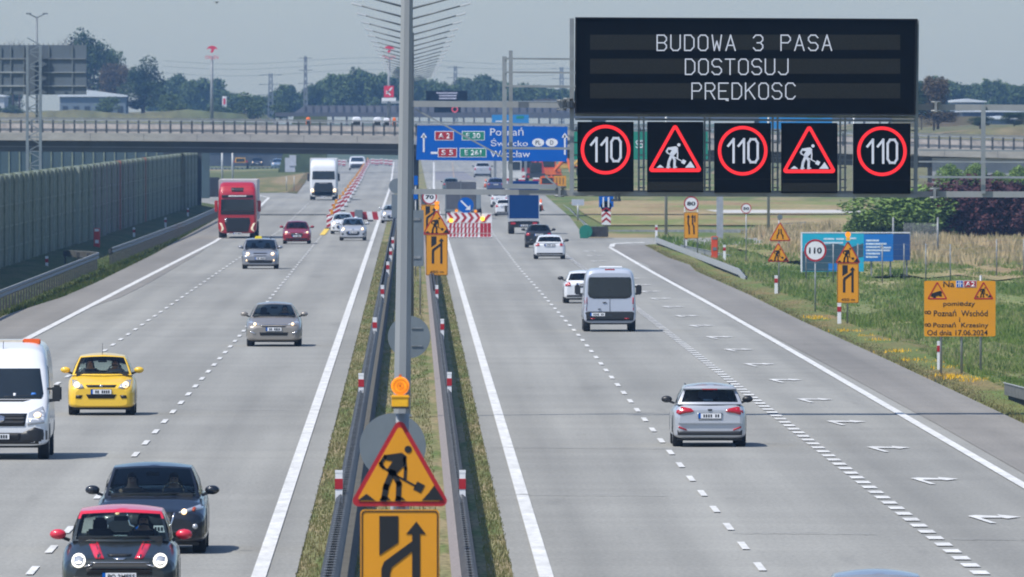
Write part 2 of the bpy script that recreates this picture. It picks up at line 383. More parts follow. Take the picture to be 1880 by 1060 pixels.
RAILD2 = mat('brown_weathered_rail', (.060,.052,.045), .65, .25, .45, 5, stretch=(1,.25,1))
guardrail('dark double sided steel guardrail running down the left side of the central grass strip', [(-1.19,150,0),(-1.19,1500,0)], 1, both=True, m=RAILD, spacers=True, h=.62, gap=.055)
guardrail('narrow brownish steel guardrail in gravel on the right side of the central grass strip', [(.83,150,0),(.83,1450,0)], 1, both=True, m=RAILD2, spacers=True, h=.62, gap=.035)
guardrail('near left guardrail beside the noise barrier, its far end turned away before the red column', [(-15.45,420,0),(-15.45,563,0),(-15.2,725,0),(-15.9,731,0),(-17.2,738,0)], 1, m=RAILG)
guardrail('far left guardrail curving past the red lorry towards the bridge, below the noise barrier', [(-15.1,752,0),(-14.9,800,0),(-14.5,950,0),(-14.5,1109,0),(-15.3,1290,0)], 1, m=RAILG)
a = P(1203,437); 
guardrail('galvanised guardrail sloping down the right verge behind the red reflective column', [at(1203,440,880)-Vector((0,0,.75)), at(1275,468,790)-Vector((0,0,.75)), at(1320,485,725)-Vector((0,0,.75)), at(1356,499,690)-Vector((0,0,.75)), at(1369,515,680)-Vector((0,0,.75))], -1, m=mat('new_galvanised_steel', (.5,.52,.54), .4, .4, .15, 3))
guardrail('short second guardrail branching behind the red column, with a round dark end', [at(1250,455,830)-Vector((0,0,.75)), at(1342,474,800)-Vector((0,0,.75))], -1, m=GALV)
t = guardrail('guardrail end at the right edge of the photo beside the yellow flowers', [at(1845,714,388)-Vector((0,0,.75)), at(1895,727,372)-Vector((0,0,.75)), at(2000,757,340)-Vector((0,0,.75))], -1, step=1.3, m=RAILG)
guardrail('long dark guardrail across the field beyond the exit ramp, passing behind the yellow signs', [at(1090,427,1000)-Vector((0,0,.75)), at(1500,425,980)-Vector((0,0,.75)), at(1900,426,980)-Vector((0,0,.75))], -1, m=GALVD, step=2)
guardrail('upper dark guardrail on the far side of the exit ramp before the dry field', [at(1115,420,1080)-Vector((0,0,.75)), at(1400,417,1060)-Vector((0,0,.75)), at(1480,411,1060)-Vector((0,0,.75))], -1, m=GALVD, step=4)
guardrail('pale curved guardrail coming down from under the bridge to the green crash cushion', [at(1018,370,1450)-Vector((0,0,.75)), at(1045,386,1250)-Vector((0,0,.75)), at(1062,404,1130)-Vector((0,0,.75)), at(1082,420,1010)-Vector((0,0,.75))], -1, m=GALV)
t = thing('crash_cushion', 'green nosed crash cushion with dark ribbed sides at the exit gore', 'crash cushion', P(1086,438))
mb = MB(); mb.disc(-.35, .42, .42, 0, .5, 16); mb.b2(-.72,-.2,-.02,.45,0,.5); mb.build('nose', mat('green_plastic', (.01,.17,.12), .4, 0, .1, 3), t, bevel=.03)
mb = MB()
for k in range(6): mb.b2(-.22+k*.21, -.03+k*.21, .2, 3.5, .08, .72)
mb.b2(-.25,1.05,.3,3.2,.15,.62); mb.build('ribbed_side', RAILD, t)
# ------------------------------------------------------------------ delineators
def delineator(loc, label, h=1.0, wd=.13, base_dark=True, onrail=False, group=None):
    t = thing('delineator', label, 'delineator', loc, group); z0 = .55 if onrail else 0
    mb = MB(); mb.box((0,0,(z0+h)/2), (wd,.05,h-z0)); mb.b2(-wd/2-.004,wd/2+.004,-.03,.03,h-.05,h); mb.build('post', SIGNW, t)
    mb = MB(); zc = .95 if onrail else h-.22; mb.b2(-wd/2-.006,wd/2+.006,-.034,.034,zc-.09,zc+.09); mb.build('reflector', REDS, t)
    return t
ordn = ['nearest','second nearest','third nearest','fourth nearest','fifth nearest','sixth nearest','farthest']
for k, (x, y) in enumerate([(622,892),(663,706),(688,599),(702,537),(712,492),(717,466),(721,445)]):
    d = F*(HC-.92)/(y-VY); delineator(at(x,y,d)*1-Vector((0,0,.92)), f'{ordn[k]} white and red marker post on the left median guardrail', 1.19, .125, onrail=True, group='marker posts on the left median guardrail')
for k, (x, y) in enumerate([(849,892),(825,704),(812,602),(802,537)]):
    d = F*(HC-.92)/(y-VY); delineator(at(x,y,d)-Vector((0,0,.92)), f'{ordn[k] if k<3 else "farthest"} white and red marker post on the right median guardrail', 1.19, .105, onrail=True, group='marker posts on the right median guardrail')
for x, y, h, lb in ((1725,681,.86,'white delineator with red band in front of the big orange information board'),(1541,597,.78,'white delineator with red band below the single orange lane closure plate'),(1425,541,.8,'white delineator with red band below the two stacked orange triangles')):
    delineator(P(x,y), lb, h, .135)
for x, y, lb in ((86,501,'small delineator behind the near left guardrail'),(246,442,'small delineator at the foot of the noise barrier near the red column'),(304,422,'small delineator at the foot of the noise barrier with a red top band'),(345,402,'small delineator at the foot of the noise barrier nearest the red lorry')):
    delineator(P(x,y), lb, .8, .14)
for x, y, lb in ((1205,437,'small red and white delineator at the start of the sloping right guardrail'),(1259,455,'small delineator under the eighty sign plate'),(1330,478,'small delineator between the red column and the guardrail end')):
    delineator(P(x,y), lb, .8, .14)
# emergency columns
for x, y, lb in ((178,464,'red emergency column with white bands beside the noise barrier opening'),(1312,476,'orange red emergency column behind the sloping right guardrail')):
    s_ = S(y); t = thing('emergency_column', lb, 'emergency column', P(x,y)); hh = 45/s_ if x < 500 else 42/s_
    mb = MB(); mb.b2(-.17,.17,-.15,.15,0,hh); mb.build('body', mat('red_column_paint', (.55,.03,.02), .5, 0, .1, 3) if x<500 else mat('orange_red_column_paint', (.62,.07,.02), .5, 0, .1, 3), t, bevel=.03)
    mb = MB(); mb.b2(-.10,.10,-.165,-.145,hh*.38,hh*.52); mb.b2(-.12,.12,-.165,-.145,hh*.86,hh*.97); mb.build('label_plate', WHITE if x<500 else BACK, t)
# ------------------------------------------------------------------ sign graphics
def worker(mb, cx, z0, k, y0, y1, piles=True):
    q = lambda pts: [(cx+a*k, z0+b*k) for a, b in pts]
    mb.disc(cx+.081*k, z0+.557*k, .036*k, y0, y1, 14)
    mb.prism(q([(-.155,.50),(.02,.525),(.065,.49),(.055,.41),(-.03,.32),(-.10,.30),(-.125,.36),(-.07,.44),(-.15,.455)]), y0, y1)
    mb.stroke(q([(-.145,.485),(-.185,.42),(-.165,.385)]), .034*k, y0, y1)
    mb.stroke(q([(.045,.47),(.055,.37),(.05,.275)]), .030*k, y0, y1)
    mb.stroke(q([(-.19,.40),(-.08,.325),(.15,.20)]), .020*k, y0, y1)
    mb.prism(q([(.17,.245),(.245,.205),(.205,.13),(.13,.165)]), y0, y1)
    mb.stroke(q([(-.08,.33),(-.135,.19),(-.155,.075)]), .058*k, y0, y1)
    mb.prism(q([(-.20,.06),(-.09,.06),(-.115,.09),(-.17,.105)]), y0, y1)
    mb.stroke(q([(-.06,.32),(-.01,.22),(-.015,.075)]), .052*k, y0, y1)
    mb.prism(q([(-.05,.06),(.055,.06),(.03,.085),(-.03,.105)]), y0, y1)
    if piles:
        mb.prism(q([(-.41,.058),(-.24,.058),(-.30,.105),(-.325,.122),(-.35,.105)]), y0, y1)
        mb.prism(q([(.215,.058),(.43,.058),(.385,.13),(.335,.205),(.28,.13)]), y0, y1)
def rtri(w_, h, r, cx=0, z0=0, n=6):  # rounded triangle outline, base w_, height h
    P3 = [(-w_/2, 0), (w_/2, 0), (0, h)]; out = []
    A = [Vector(p) for p in P3]; c = sum(A, Vector((0,0)))/3
    for i in range(3):
        p, pn, pp = A[i], A[(i+1)%3], A[(i-1)%3]; e1 = (p-pp).normalized(); e2 = (pn-p).normalized()
        bis = (pn-p).normalized()+(pp-p).normalized(); bis.normalize(); half = math.acos(max(-1,min(1,bis.dot(e2)))); ctr = p+bis*(r/math.sin(half))
        a0 = math.atan2(-e1.x, e1.y); a1 = math.atan2(-e2.x, e2.y)
        n1 = Vector((e1.y, -e1.x)); n2 = Vector((e2.y, -e2.x)); t0 = math.atan2(n1.y, n1.x); t1 = math.atan2(n2.y, n2.x)
        while t1 < t0: t1 += 2*math.pi
        for k in range(n+1):
            t = t0+(t1-t0)*k/n; out.append((cx+ctr.x+r*math.cos(t), z0+ctr.y+r*math.sin(t)))
    return out
def rrect(x0, x1, z0, z1, r, n=5):
    out = []
    for cx, cz, a in ((x1-r,z0+r,-90),(x1-r,z1-r,0),(x0+r,z1-r,90),(x0+r,z0+r,180)):
        for k in range(n+1): t = math.radians(a+90*k/n); out.append((cx+r*math.cos(t), cz+r*math.sin(t)))
    return out
ORRED = REDS
def tri_sign(par, wd, z0, icon='worker', cx=0, y=0, face=ORANGE):
    h = wd*.885
    mb = MB(); mb.prism(rtri(wd,h,wd*.055,cx,z0), y, y+.02); mb.build('triangle_border', REDS, par)
    mb = MB(); k = .80; mb.prism(rtri(wd*k*1.06,h*k*1.06,wd*.03,cx,z0+h*.055), y-.008, y+.004); mb.build('triangle_face', face, par)
    mb = MB()
    if icon == 'worker': worker(mb, cx, z0, wd, y-.014, y-.006)
    elif icon == 'narrow':
        for sgn in (-1, 1): mb.stroke([(cx+sgn*.13*wd, z0+.13*wd), (cx+sgn*.12*wd, z0+.25*wd), (cx+sgn*.055*wd, z0+.36*wd), (cx+sgn*.05*wd, z0+.52*wd)], .055*wd, y-.014, y-.006)
    mb.build('pictogram', BLACK, par)
def lane_plate(par, wd, z0, h, y=0, cx=0, txt=None, variant=0):
    mb = MB(); mb.prism(rrect(cx-wd/2,cx+wd/2,z0,z0+h,.05*wd), y, y+.02); mb.build('plate', ORANGE, par)
    mb = MB(); mb.ring(rrect(cx-wd*.485,cx+wd*.485,z0+.015*wd,z0+h-.015*wd,.045*wd), rrect(cx-wd*.47,cx+wd*.47,z0+.03*wd,z0+h-.03*wd,.04*wd), y-.006, y); mb.build('plate_edge_line', BLACK, par)
    q = lambda pts: [(cx+(a-.5)*wd, z0+h-b*wd) for a, b in pts]; mb = MB(); a_, b_ = y-.008, y-.001
    if variant == 0:
        mb.prism(q([(.24,.08),(.24,.58),(.48,.42),(.48,.08)]), a_, b_)
        mb.prism(q([(.58,.31),(.71,.15),(.83,.31),(.755,.31),(.755,1.33),(.655,1.33),(.655,.53),(.40,.73),(.375,.80),(.375,1.33),(.265,1.33),(.265,.75),(.30,.66),(.655,.40),(.655,.31)]), a_, b_)
    else:
        mb.stroke(q([(.36,1.5),(.34,.95),(.28,.80),(.30,.35)]), .10*wd, a_, b_); mb.stroke(q([(.70,1.5),(.68,1.0),(.60,.80),(.60,.35)]), .10*wd, a_, b_)
        mb.prism(q([(.18,.36),(.30,.15),(.42,.36)]), a_, b_); mb.prism(q([(.48,.36),(.60,.15),(.72,.36)]), a_, b_); mb.prism(q([(.72,.25),(.80,.2),(.80,.7),(.72,.7)]), a_, b_)
    mb.build('lane_arrows', BLACK, par)
    if txt: text(txt, cx, z0+.11*wd+.03*h, wd*.62, .12*wd, y-.009, BLACK, par)
def posts(par, xs, z1, r=.035, y=.05):
    for x in xs: mb = MB(); mb.tube((x,y,0),(x,y,z1),r); mb.build('post', GALV, par)
def round_sign(par, r, zc, num, y=0, cx=0, nh=.55, nw=1.15):
    mb = MB(); mb.disc(cx,zc,r,y,y+.02,36); mb.build('sign_face', SIGNW, par)
    mb = MB(); mb.circ_ring(cx,zc,r*1.0,r*.83,y-.006,y-.001,36); mb.build('red_ring', REDS, par)
    text(num, cx, zc, r*nw, r*nh, y-.009, BLACK, par, 'number', .03)
# nearest pair: triangle and plate in the median
d = 165.0; s_ = F/d; b = Vector((at(734,900,d).x, d, 0)); t = thing('roadworks_sign', 'large close roadworks triangle above a lane closure plate, topped by a round amber lamp', 'road sign', b)
zt = HC-(930-VY)/s_; tri_sign(t, 188/s_, zt)
lane_plate(t, 145/s_, HC-(1180-VY)/s_, (1180-936)/s_)
posts(t, [.03], HC-(760-VY)/s_, .075, .10)
mb = MB(); zl = HC-(738-VY)/s_; mb.b2(-.09,.10,-.10,.12,zl-.06,zl+.06); mb.b2(-.10,.11,-.11,.13,zl+.04,zl+.075); l = mb.build('lamp_housing', YEL, t, bevel=.012)
mb = MB(); mb.b2(-.09,.10,-.10,.12,zl-.075,zl-.055); mb.build('battery_case', DARKP, l)
mb = MB(); mb.disc(.005, zl+.175, .102, -.05, .07, 24); l2 = mb.build('lamp_lens', AMBER, t, bevel=.015)
mb = MB(); mb.circ_ring(.005, zl+.175, .078, .070, -.058, -.048, 24); mb.circ_ring(.005, zl+.175, .04, .033, -.058, -.048, 20); mb.disc(.005, zl+.175, .014, -.058, -.048, 10); mb.b2(-.01,.02,-.02,.02,zl+.27,zl+.30); mb.build('lens_rings', mat('deep_amber', (.55,.12,.005), .3, 0, 0), l2)
# second pair in the median
d = 640.0; s_ = F/d; t = thing('roadworks_sign', 'roadworks triangle with lane closure plate reading 450 m, right of the big column', 'road sign', (at(802,0,d).x, d, 0))
tri_sign(t, 53/s_, HC-(431-VY)/s_); lane_plate(t, 40/s_, HC-(506-VY)/s_, 75/s_, txt='450 m'); posts(t, [0], HC-(380-VY)/s_, .05)
mb = MB(); mb.disc(0, HC-(381-VY)/s_, .1, 0, .12, 16); mb.build('warning_lamp', AMBER, t)
d = 840.0; s_ = F/d; t = thing('roadworks_sign', 'older speed limit sign with lane closure plate hidden partly behind the 450 m sign', 'road sign', (at(790,0,d).x, d, 0))
lane_plate(t, 34/s_, HC-(432-VY)/s_, 56/s_); round_sign(t, 13.5/s_, HC-(362-VY)/s_, '70', cx=-.04); posts(t, [0], HC-(345-VY)/s_, .05)
mb = MB(); mb.disc(.35, HC-(374-VY)/s_, .13, 0, .12, 16); mb.build('warning_lamp', AMBER, t)
# sign backs facing away
def back_disc(x, y, r, d, lb, braces=True, two=False):
    s_ = F/d; t = thing('traffic_sign', lb, 'road sign', (at(x,0,d).x, d, 0)); zc = HC-(y-VY)/s_
    mb = MB(); mb.disc(0,zc,r/s_,0,.02,40); mb.build('sign_back', BACK, t)
    mb = MB()
    for q in (-.42, .42): mb.b2((.1 if braces else -.3)*r/s_,.62*r/s_,-.03,-.005,zc+q*r/s_-.015,zc+q*r/s_+.015)
    if braces: mb.build('bracket', GALVD, t)
    posts(t, [0], zc+.3*r/s_, .035, .06); return t
back_disc(751,619,39,420,'grey back of a round sign beside the foot of the big column')
back_disc(721,820,61,225,'larger grey back of a round sign behind the near orange triangle', braces=False)
d = 560.0; s_ = F/d; t = thing('traffic_sign', 'tall dark grey sign back close to the right of the big column', 'road sign', (at(764,0,d).x, d, 0))
mb = MB(); mb.b2(-14/s_,14/s_,0,.03,HC-(489-VY)/s_,HC-(386-VY)/s_); mb.build('sign_back', BACK, t)
mb = MB(); mb.b2(-10/s_,8/s_,-.03,0,HC-(475-VY)/s_,HC-(470-VY)/s_); mb.b2(-10/s_,8/s_,-.03,0,HC-(405-VY)/s_,HC-(400-VY)/s_); mb.build('bracket', GALVD, t); posts(t, [-.15,.15], HC-(390-VY)/s_, .03)
d = 900.0; s_ = F/d; t = thing('traffic_sign', 'dark grey sign back peeping out left of the big column', 'road sign', (at(728,0,d).x, d, 0))
mb = MB(); mb.disc(0, HC-(342-VY)/s_, 14/s_, 0, .03); mb.b2(-9/s_,9/s_,0,.03,HC-(400-VY)/s_,HC-(357-VY)/s_); mb.build('sign_back', BACK, t); posts(t, [0], HC-(357-VY)/s_, .03)
d = 700.0; s_ = F/d; t = thing('traffic_sign', 'small blue plate fixed to a post just right of the column below the upper beam', 'road sign', (at(763,0,d).x, d, 0))
mb = MB(); mb.b2(-4/s_,4/s_,0,.02,HC-(340-VY)/s_,HC-(323-VY)/s_); mb.b2(-4/s_,4/s_,0,.02,HC-(366-VY)/s_,HC-(354-VY)/s_); mb.build('blue_plate', BLUES, t); posts(t, [0], HC-(326-VY)/s_, .03)
# right-hand signs
t = thing('speed_limit_sign', 'round white 110 speed limit sign with red ring in front of the blue billboard', 'road sign', P(1497,575)); s_ = S(575)
round_sign(t, 20.5/s_, (575-460)/s_, '110'); posts(t, [0], (575-445)/s_, .03)
t = thing('roadworks_sign', 'roadworks triangle over lane closure plate with small amber lamp, right of the 110 sign', 'road sign', P(1557,597)); s_ = S(597)
tri_sign(t, 48/s_, (597-484)/s_); lane_plate(t, 40/s_, (597-557)/s_, 73/s_, txt='450 m'); posts(t, [-.02], (597-445)/s_, .03)
mb = MB(); mb.b2(-.07,.07,-.06,.06,(597-442)/s_,(597-436)/s_); l = mb.build('lamp_housing', YEL, t); mb = MB(); mb.disc(0,(597-431)/s_,.10,-.04,.04,16); mb.build('lamp_lens', AMBER, t)
t = thing('warning_sign', 'two stacked orange triangles, road narrows above roadworks, on one thin post', 'road sign', P(1429,541)); s_ = S(541)
tri_sign(t, 41/s_, (541-443)/s_, 'narrow', .07); tri_sign(t, 41/s_, (541-481)/s_, 'worker'); posts(t, [0.03], (541-398)/s_, .03)
mb = MB(); mb.disc(.07,(541-399)/s_,.11,0,.1,16); mb.build('lamp_back', BACK, t)
s_ = S(468); t = thing('speed_limit_sign', 'round 80 speed limit sign above a leaning orange lane shift plate beyond the guardrail', 'road sign', P(1269,468))
round_sign(t, 13.5/s_, (468-374)/s_, '80'); lane_plate(t, 26/s_, (468-438)/s_, 48/s_, variant=1); posts(t, [-.35,.35], (468-380)/s_, .035)
s_ = S(480); t = thing('speed_limit_sign', 'small distant round 50 speed limit sign in the dry field', 'road sign', P(1370,480))
round_sign(t, 9.5/s_, (480-383)/s_, '50'); posts(t, [0], (480-378)/s_, .03)
s_ = 27; t = thing('direction_marker', 'blue exit marker above red and white chevrons beyond the crash cushion', 'road sign', P(1113,417))
mb = MB(); mb.b2(-.5,.5,0,.03,(417-380)/s_,(417-352)/s_); mb.disc(0,(417-379)/s_,.38,0,.03,24); mb.build('blue_panel', BLUES, t)
mb = MB(); mb.stroke([(-.2,.9+.5),(-.2,2.0)],.1,-.01,-.002); mb.stroke([(.16,.9+.5),(.16,2.0)],.1,-.01,-.002); mb.build('arrows', SIGNW, t)
mb = MB(); mb.b2(-.32,.32,0,.03,.15,1.35); mb.build('chevron_panel', SIGNW, t)
mb = MB()
for q in (.25,.65,1.05): mb.prism([(-.31,q),(0,q+.25),(.31,q),(.31,q+.17),(0,q+.42),(-.31,q+.17)] if q < 1 else [(-.31,q-.02),(0,q+.22),(.31,q-.02),(.31,q+.12),(0,q+.29),(-.31,q+.12)], -.008, -.002)
mb.build('chevrons', REDS, t); posts(t, [-.2,.2], 1.4, .03)
s_ = F/1300; t = thing('traffic_sign', 'small pale grey sign back on a dark post beside the curved guardrail', 'road sign', P(1061,405))
mb = MB(); mb.b2(-.45,.45,0,.03,1.1,1.55); mb.build('sign_back', mat('pale_grey_panel', (.4,.43,.5), .5), t); posts(t, [0], 1.2, .06)
# big orange information board
t = thing('information_board', 'big orange roadworks information board with black Polish text on three posts', 'information board', P(1765,690)); s_ = S(690)
X = lambda x: (x-1765)/s_; Z = lambda y: (690-y)/s_
mb = MB(); mb.prism(rrect(X(1697),X(1828),Z(618),Z(516),.05), 0, .03); mb.build('board', ORANGE, t)
for px in (1728,1766,1801): mb = MB(); mb.tube((X(px),.08,0),(X(px),.08,Z(506 if px==1801 else 520)),.035); mb.build('post', GALV, t)
for cx_, kind in ((1721,'car'),(1806,'worker')):
    wd = 38/s_; h = wd*.88; z0 = Z(550)
    mb = MB(); o1 = rtri(wd,h,wd*.05,X(cx_),z0); o2 = rtri(wd*.80,h*.80,wd*.03,X(cx_),z0+h*.07); mb.ring(o1,o2,-.006,-.001); mb.build('triangle_symbol', REDS, t)
    mb = MB()
    if kind == 'worker': worker(mb, X(cx_), z0+.03, wd*.9, -.008, -.001)
    else: mb.prism([(X(1709),Z(544)),(X(1711),Z(539)),(X(1727),Z(534)),(X(1730),Z(537)),(X(1727),Z(542)),(X(1713),Z(546))], -.008, -.001); mb.box((X(1716),-.004,Z(546)),(.07,.006,.05)); mb.box((X(1727),-.004,Z(543)),(.07,.006,.05))
    mb.build('pictogram', BLACK, t)
for s2, cx_, cy_, w2, h2 in (('Na',1742,522,20,11),('pomiędzy',1761,559,58,11),('Poznań  Wschód',1764,575,99,12),('i',1762,587,2,8),('Poznań  Krzesiny',1764,598,101,12),('Od dnia 17.06.2024',1758,611,111,10)):
    text(s2, X(cx_), Z(cy_), w2/s_, h2/s_, -.006, BLACK, t, bold=.008)
for yy in (574,597):
    mb = MB(); mb.circ_ring(X(1706),Z(yy),.055,.03,-.006,-.001,12); mb.circ_ring(X(1700.5),Z(yy),.045,.025,-.006,-.001,12); mb.build('junction_symbol', BLACK, t)
mb = MB(); mb.b2(X(1755.5),X(1768.5),-.008,-.001,Z(528),Z(515.5)); mb.b2(X(1769.5),X(1793),-.008,-.001,Z(528),Z(515.5)); f1 = mb.build('motorway_tab', SIGNW, t)
mb = MB(); mb.b2(X(1756.3),X(1767.7),-.012,-.005,Z(527.3),Z(516.3)); mb.build('blue_tab', BLUES, t)
mb = MB(); mb.b2(X(1770.3),X(1792.3),-.012,-.005,Z(527.3),Z(516.3)); mb.build('red_tab', REDS, t)
text('A2', X(1781.3), Z(521.8), 18/s_, 8.5/s_, -.016, SIGNW, t, bold=.012)
mb = MB(); mb.stroke([(X(1760.5),Z(526)),(X(1760.5),Z(518))],.022,-.016,-.008); mb.stroke([(X(1763.5),Z(526)),(X(1763.5),Z(518))],.022,-.016,-.008); mb.stroke([(X(1758),Z(521)),(X(1766),Z(521))],.022,-.016,-.008); mb.build('motorway_symbol', SIGNW, t)
# blue billboard
s_ = S(508); t = thing('billboard', 'wide blue advertising billboard with a teal picture on its left half, behind the 110 sign', 'billboard', P(1570,508)); X = lambda x: (x-1570)/s_; Z = lambda y: (508-y)/s_
def cm(n, c): return mat(n, c, .5, 0, .10, 1.2)
mb = MB(); mb.b2(X(1470),X(1586),.0,.08,Z(499),Z(428)); mb.build('picture_panel', cm('teal_print', (.01,.38,.55)), t)
mb = MB(); mb.prism([(X(1471),Z(498)),(X(1471),Z(463)),(X(1500),Z(452)),(X(1535),Z(447)),(X(1560),Z(455)),(X(1585),Z(447)),(X(1585),Z(472)),(X(1560),Z(475)),(X(1560),Z(498))], -.006, -.001); mb.build('dark_picture', cm('slate_print', (.035,.085,.12)), t)
mb = MB(); mb.b2(X(1586),X(1640),0,.08,Z(480),Z(430)); mb.build('blue_panel', cm('blue_print', (.005,.16,.50)), t)
mb = MB(); mb.b2(X(1640),X(1671),0,.08,Z(478),Z(430)); mb.build('navy_panel', cm('navy_print', (.012,.06,.20)), t)
mb = MB(); mb.b2(X(1521),X(1544),-.008,-.001,Z(497),Z(484)); mb.build('blue_label', cm('bright_blue_print', (.01,.18,.55)), t)
mb = MB()
for (xa,xb,yy) in ((1512,1532,439),(1535,1550,439),(1553,1572,438),(1512,1548,446),(1590,1614,442),(1590,1628,448),(1590,1622,454),(1590,1634,460),(1590,1616,466),(1590,1612,472),(1616,1636,455)): mb.b2(X(xa),X(xb),-.008,-.001,Z(yy+1.6),Z(yy-1.6))
mb.build('unreadable_text_lines', mat('pale_print', (.55,.66,.75), .6, 0, .5, 12), t)
mb = MB(); mb.b2(X(1470),X(1671),-.01,.09,Z(428.5),Z(426.5)); mb.b2(X(1470),X(1473),-.01,.09,Z(500),Z(428)); mb.build('frame', SIGNW, t)
for px in (1480,1520,1565,1600,1635,1665): mb = MB(); mb.b2(X(px)-.04,X(px)+.04,.1,.18,0,Z(440)); mb.build('post', GALVD, t)
# ------------------------------------------------------------------ main gantry with message panels
DG = F/75.0; s_ = 75.0
t = thing('sign_gantry', 'grey steel motorway gantry: thick tapering column in the median with two long beams reaching right', 'gantry', (at(745,0,DG).x, DG, 0))
bx = t.location.x; X = lambda x: (x-VX)/s_-bx; Z = lambda y: HC-(y-VY)/s_
colm = mat('column_steel', (.27,.285,.295), .5, .1, .07, 1.2, stretch=(3,3,.15))
mb = MB(); n = 8
def colring(z, r, cx): return [mb.bm.verts.new((cx+r*1.0*math.cos(2*math.pi*(i+.5)/n), r*1.0*math.sin(2*math.pi*(i+.5)/n), z)) for i in range(n)]
A = colring(0, .225, X(738)); B = colring(Z(-60), .152, X(748))
for i in range(n): mb.bm.faces.new((A[i],A[(i+1)%n],B[(i+1)%n],B[i]))
mb.bm.faces.new(B); mb.build('column', colm, t)
mb = MB(); mb.b2(X(725),X(756),-.35,.35,0,.04); mb.build('base_plate', GALVD, t)
bm_ = mat('beam_steel', (.26,.285,.30), .5, .35, .15, 2)
def bar(x0, y0, x1, y1, tpx, nm='rail', dy=0, m=bm_, par=t, tz=None):
    mb = MB(); mb.bar((X(x0),dy,Z(y0)), (X(x1),dy,Z(y1)), tpx/s_, tz or tpx/s_); return mb.build(nm, m, par)
bar(754,191,1040,193,11,'upper_beam',0,colm); bar(1030,193,2050,199,11,'upper_beam',.35,colm)
bar(754,352,1040,354,10,'lower_beam',0,colm); bar(1030,355,2050,358,11,'lower_beam',.35,colm)
bar(926,104,926,345,8,'upright',-.4); bar(938,93,938,345,7,'upright',.5); bar(1050,34,1050,358,8,'upright',.1); bar(1684,37,1681,358,7,'upright',.1); bar(1806,192,1806,356,8,'upright',.2)
for y in (108,133,158): bar(926,y,1056,y+1,3.5,'handrail',-.45)
for y in (158,): bar(938,y+1,1056,y+2,3,'handrail',.5)
bar(926,272,1050,273,4.5,'handrail',-.45); bar(926,342,1020,343,9,'walkway',-.5); 
bar(763,201,924,289,3,'brace',0); bar(1000,323,1026,345,3,'brace',-.5)
for y in (276,297,325): bar(1686,y,2050,y+2,3 if y<325 else 4,'handrail',-.2)
bar(1056,211,1684,215,5,'sign_frame_rail',.1); bar(1056,219,1684,222,4,'sign_frame_rail',.1); bar(1052,355,1684,360,7,'sign_frame_rail',.05)
for x in (1178,1299,1424,1548): bar(x-5,212,x-5,357,3.5,'sign_frame_post',.15); bar(x+4,212,x+4,357,3.5,'sign_frame_post',.15)
for x in (1178,1299,1424,1548,1056,1680):
    mb = MB()
    for y in (240,262,285,308,330,345): mb.box((X(x),.2,Z(y)),(14/s_,.05,2.5/s_))
    mb.build('rung', bm_, t)
for x, y in ((1031,193),(1043,190),(1027,352),(1718,196),(1716,355),(1131,360)):
    mb = MB(); mb.box((X(x),.1,Z(y)),(5/s_,.5,20/s_)); mb.box((X(x)+6/s_,.1,Z(y)),(4/s_,.4,14/s_))
    for q in (-8,8): mb.tube((X(x)-9/s_,-.12,Z(y+q)),(X(x)+9/s_,-.12,Z(y+q)),2.0/s_)
    mb.build('bolted_flange', GALVD, t)
for (y0,y1) in ((-60,350),): 
    mb = MB(); mb.b2(X(757.5),X(760),-.06,.0,Z(350),Z(60)); mb.build('cable_duct', GALVD, t)
# message board
LEDW = mat('led_white', (.3,.32,.35), .5, 0, 0, emit=(.46,.50,.60), es=.42)
LEDR = mat('led_red', (.4,.01,.01), .5, 0, 0, emit=(1.0,.012,.02), es=.60)
PANEL = mat('black_display', (.0015,.0025,.004), .8, 0, .2, 2, spec=.06); STRIP = mat('display_row', (.019,.020,.018), .9, 0, .15, 20, spec=.05)
CASE = mat('display_case', (.012,.013,.015), .6, 0, .1, 3, spec=.1)
m_ = thing('message_board', 'big black message board reading BUDOWA 3 PASA DOSTOSUJ PREDKOSC in white lights', 'electronic sign', (at(1369,0,DG).x, DG-.35, 0)); MX = m_.location.x
X = lambda x: (x-VX)/s_-MX
mb = MB(); mb.prism([(X(1057),Z(207)),(X(1678),Z(210)),(X(1681),Z(37)),(X(1058),Z(34))], 0, .35); mb.build('case', PANEL, m_)
mb = MB(); mb.ring([(X(1055),Z(209)),(X(1680),Z(212)),(X(1684),Z(35)),(X(1056),Z(32))],[(X(1058),Z(206)),(X(1677),Z(209)),(X(1680),Z(38)),(X(1059),Z(35))], -.03, .36); mb.build('rim', CASE, m_)
for k, y in enumerate((64,108,153)):
    mb = MB(); mb.b2(X(1083),X(1652),-.006,-.001,Z(y+28),Z(y)); mb.build('display_row', STRIP, m_)
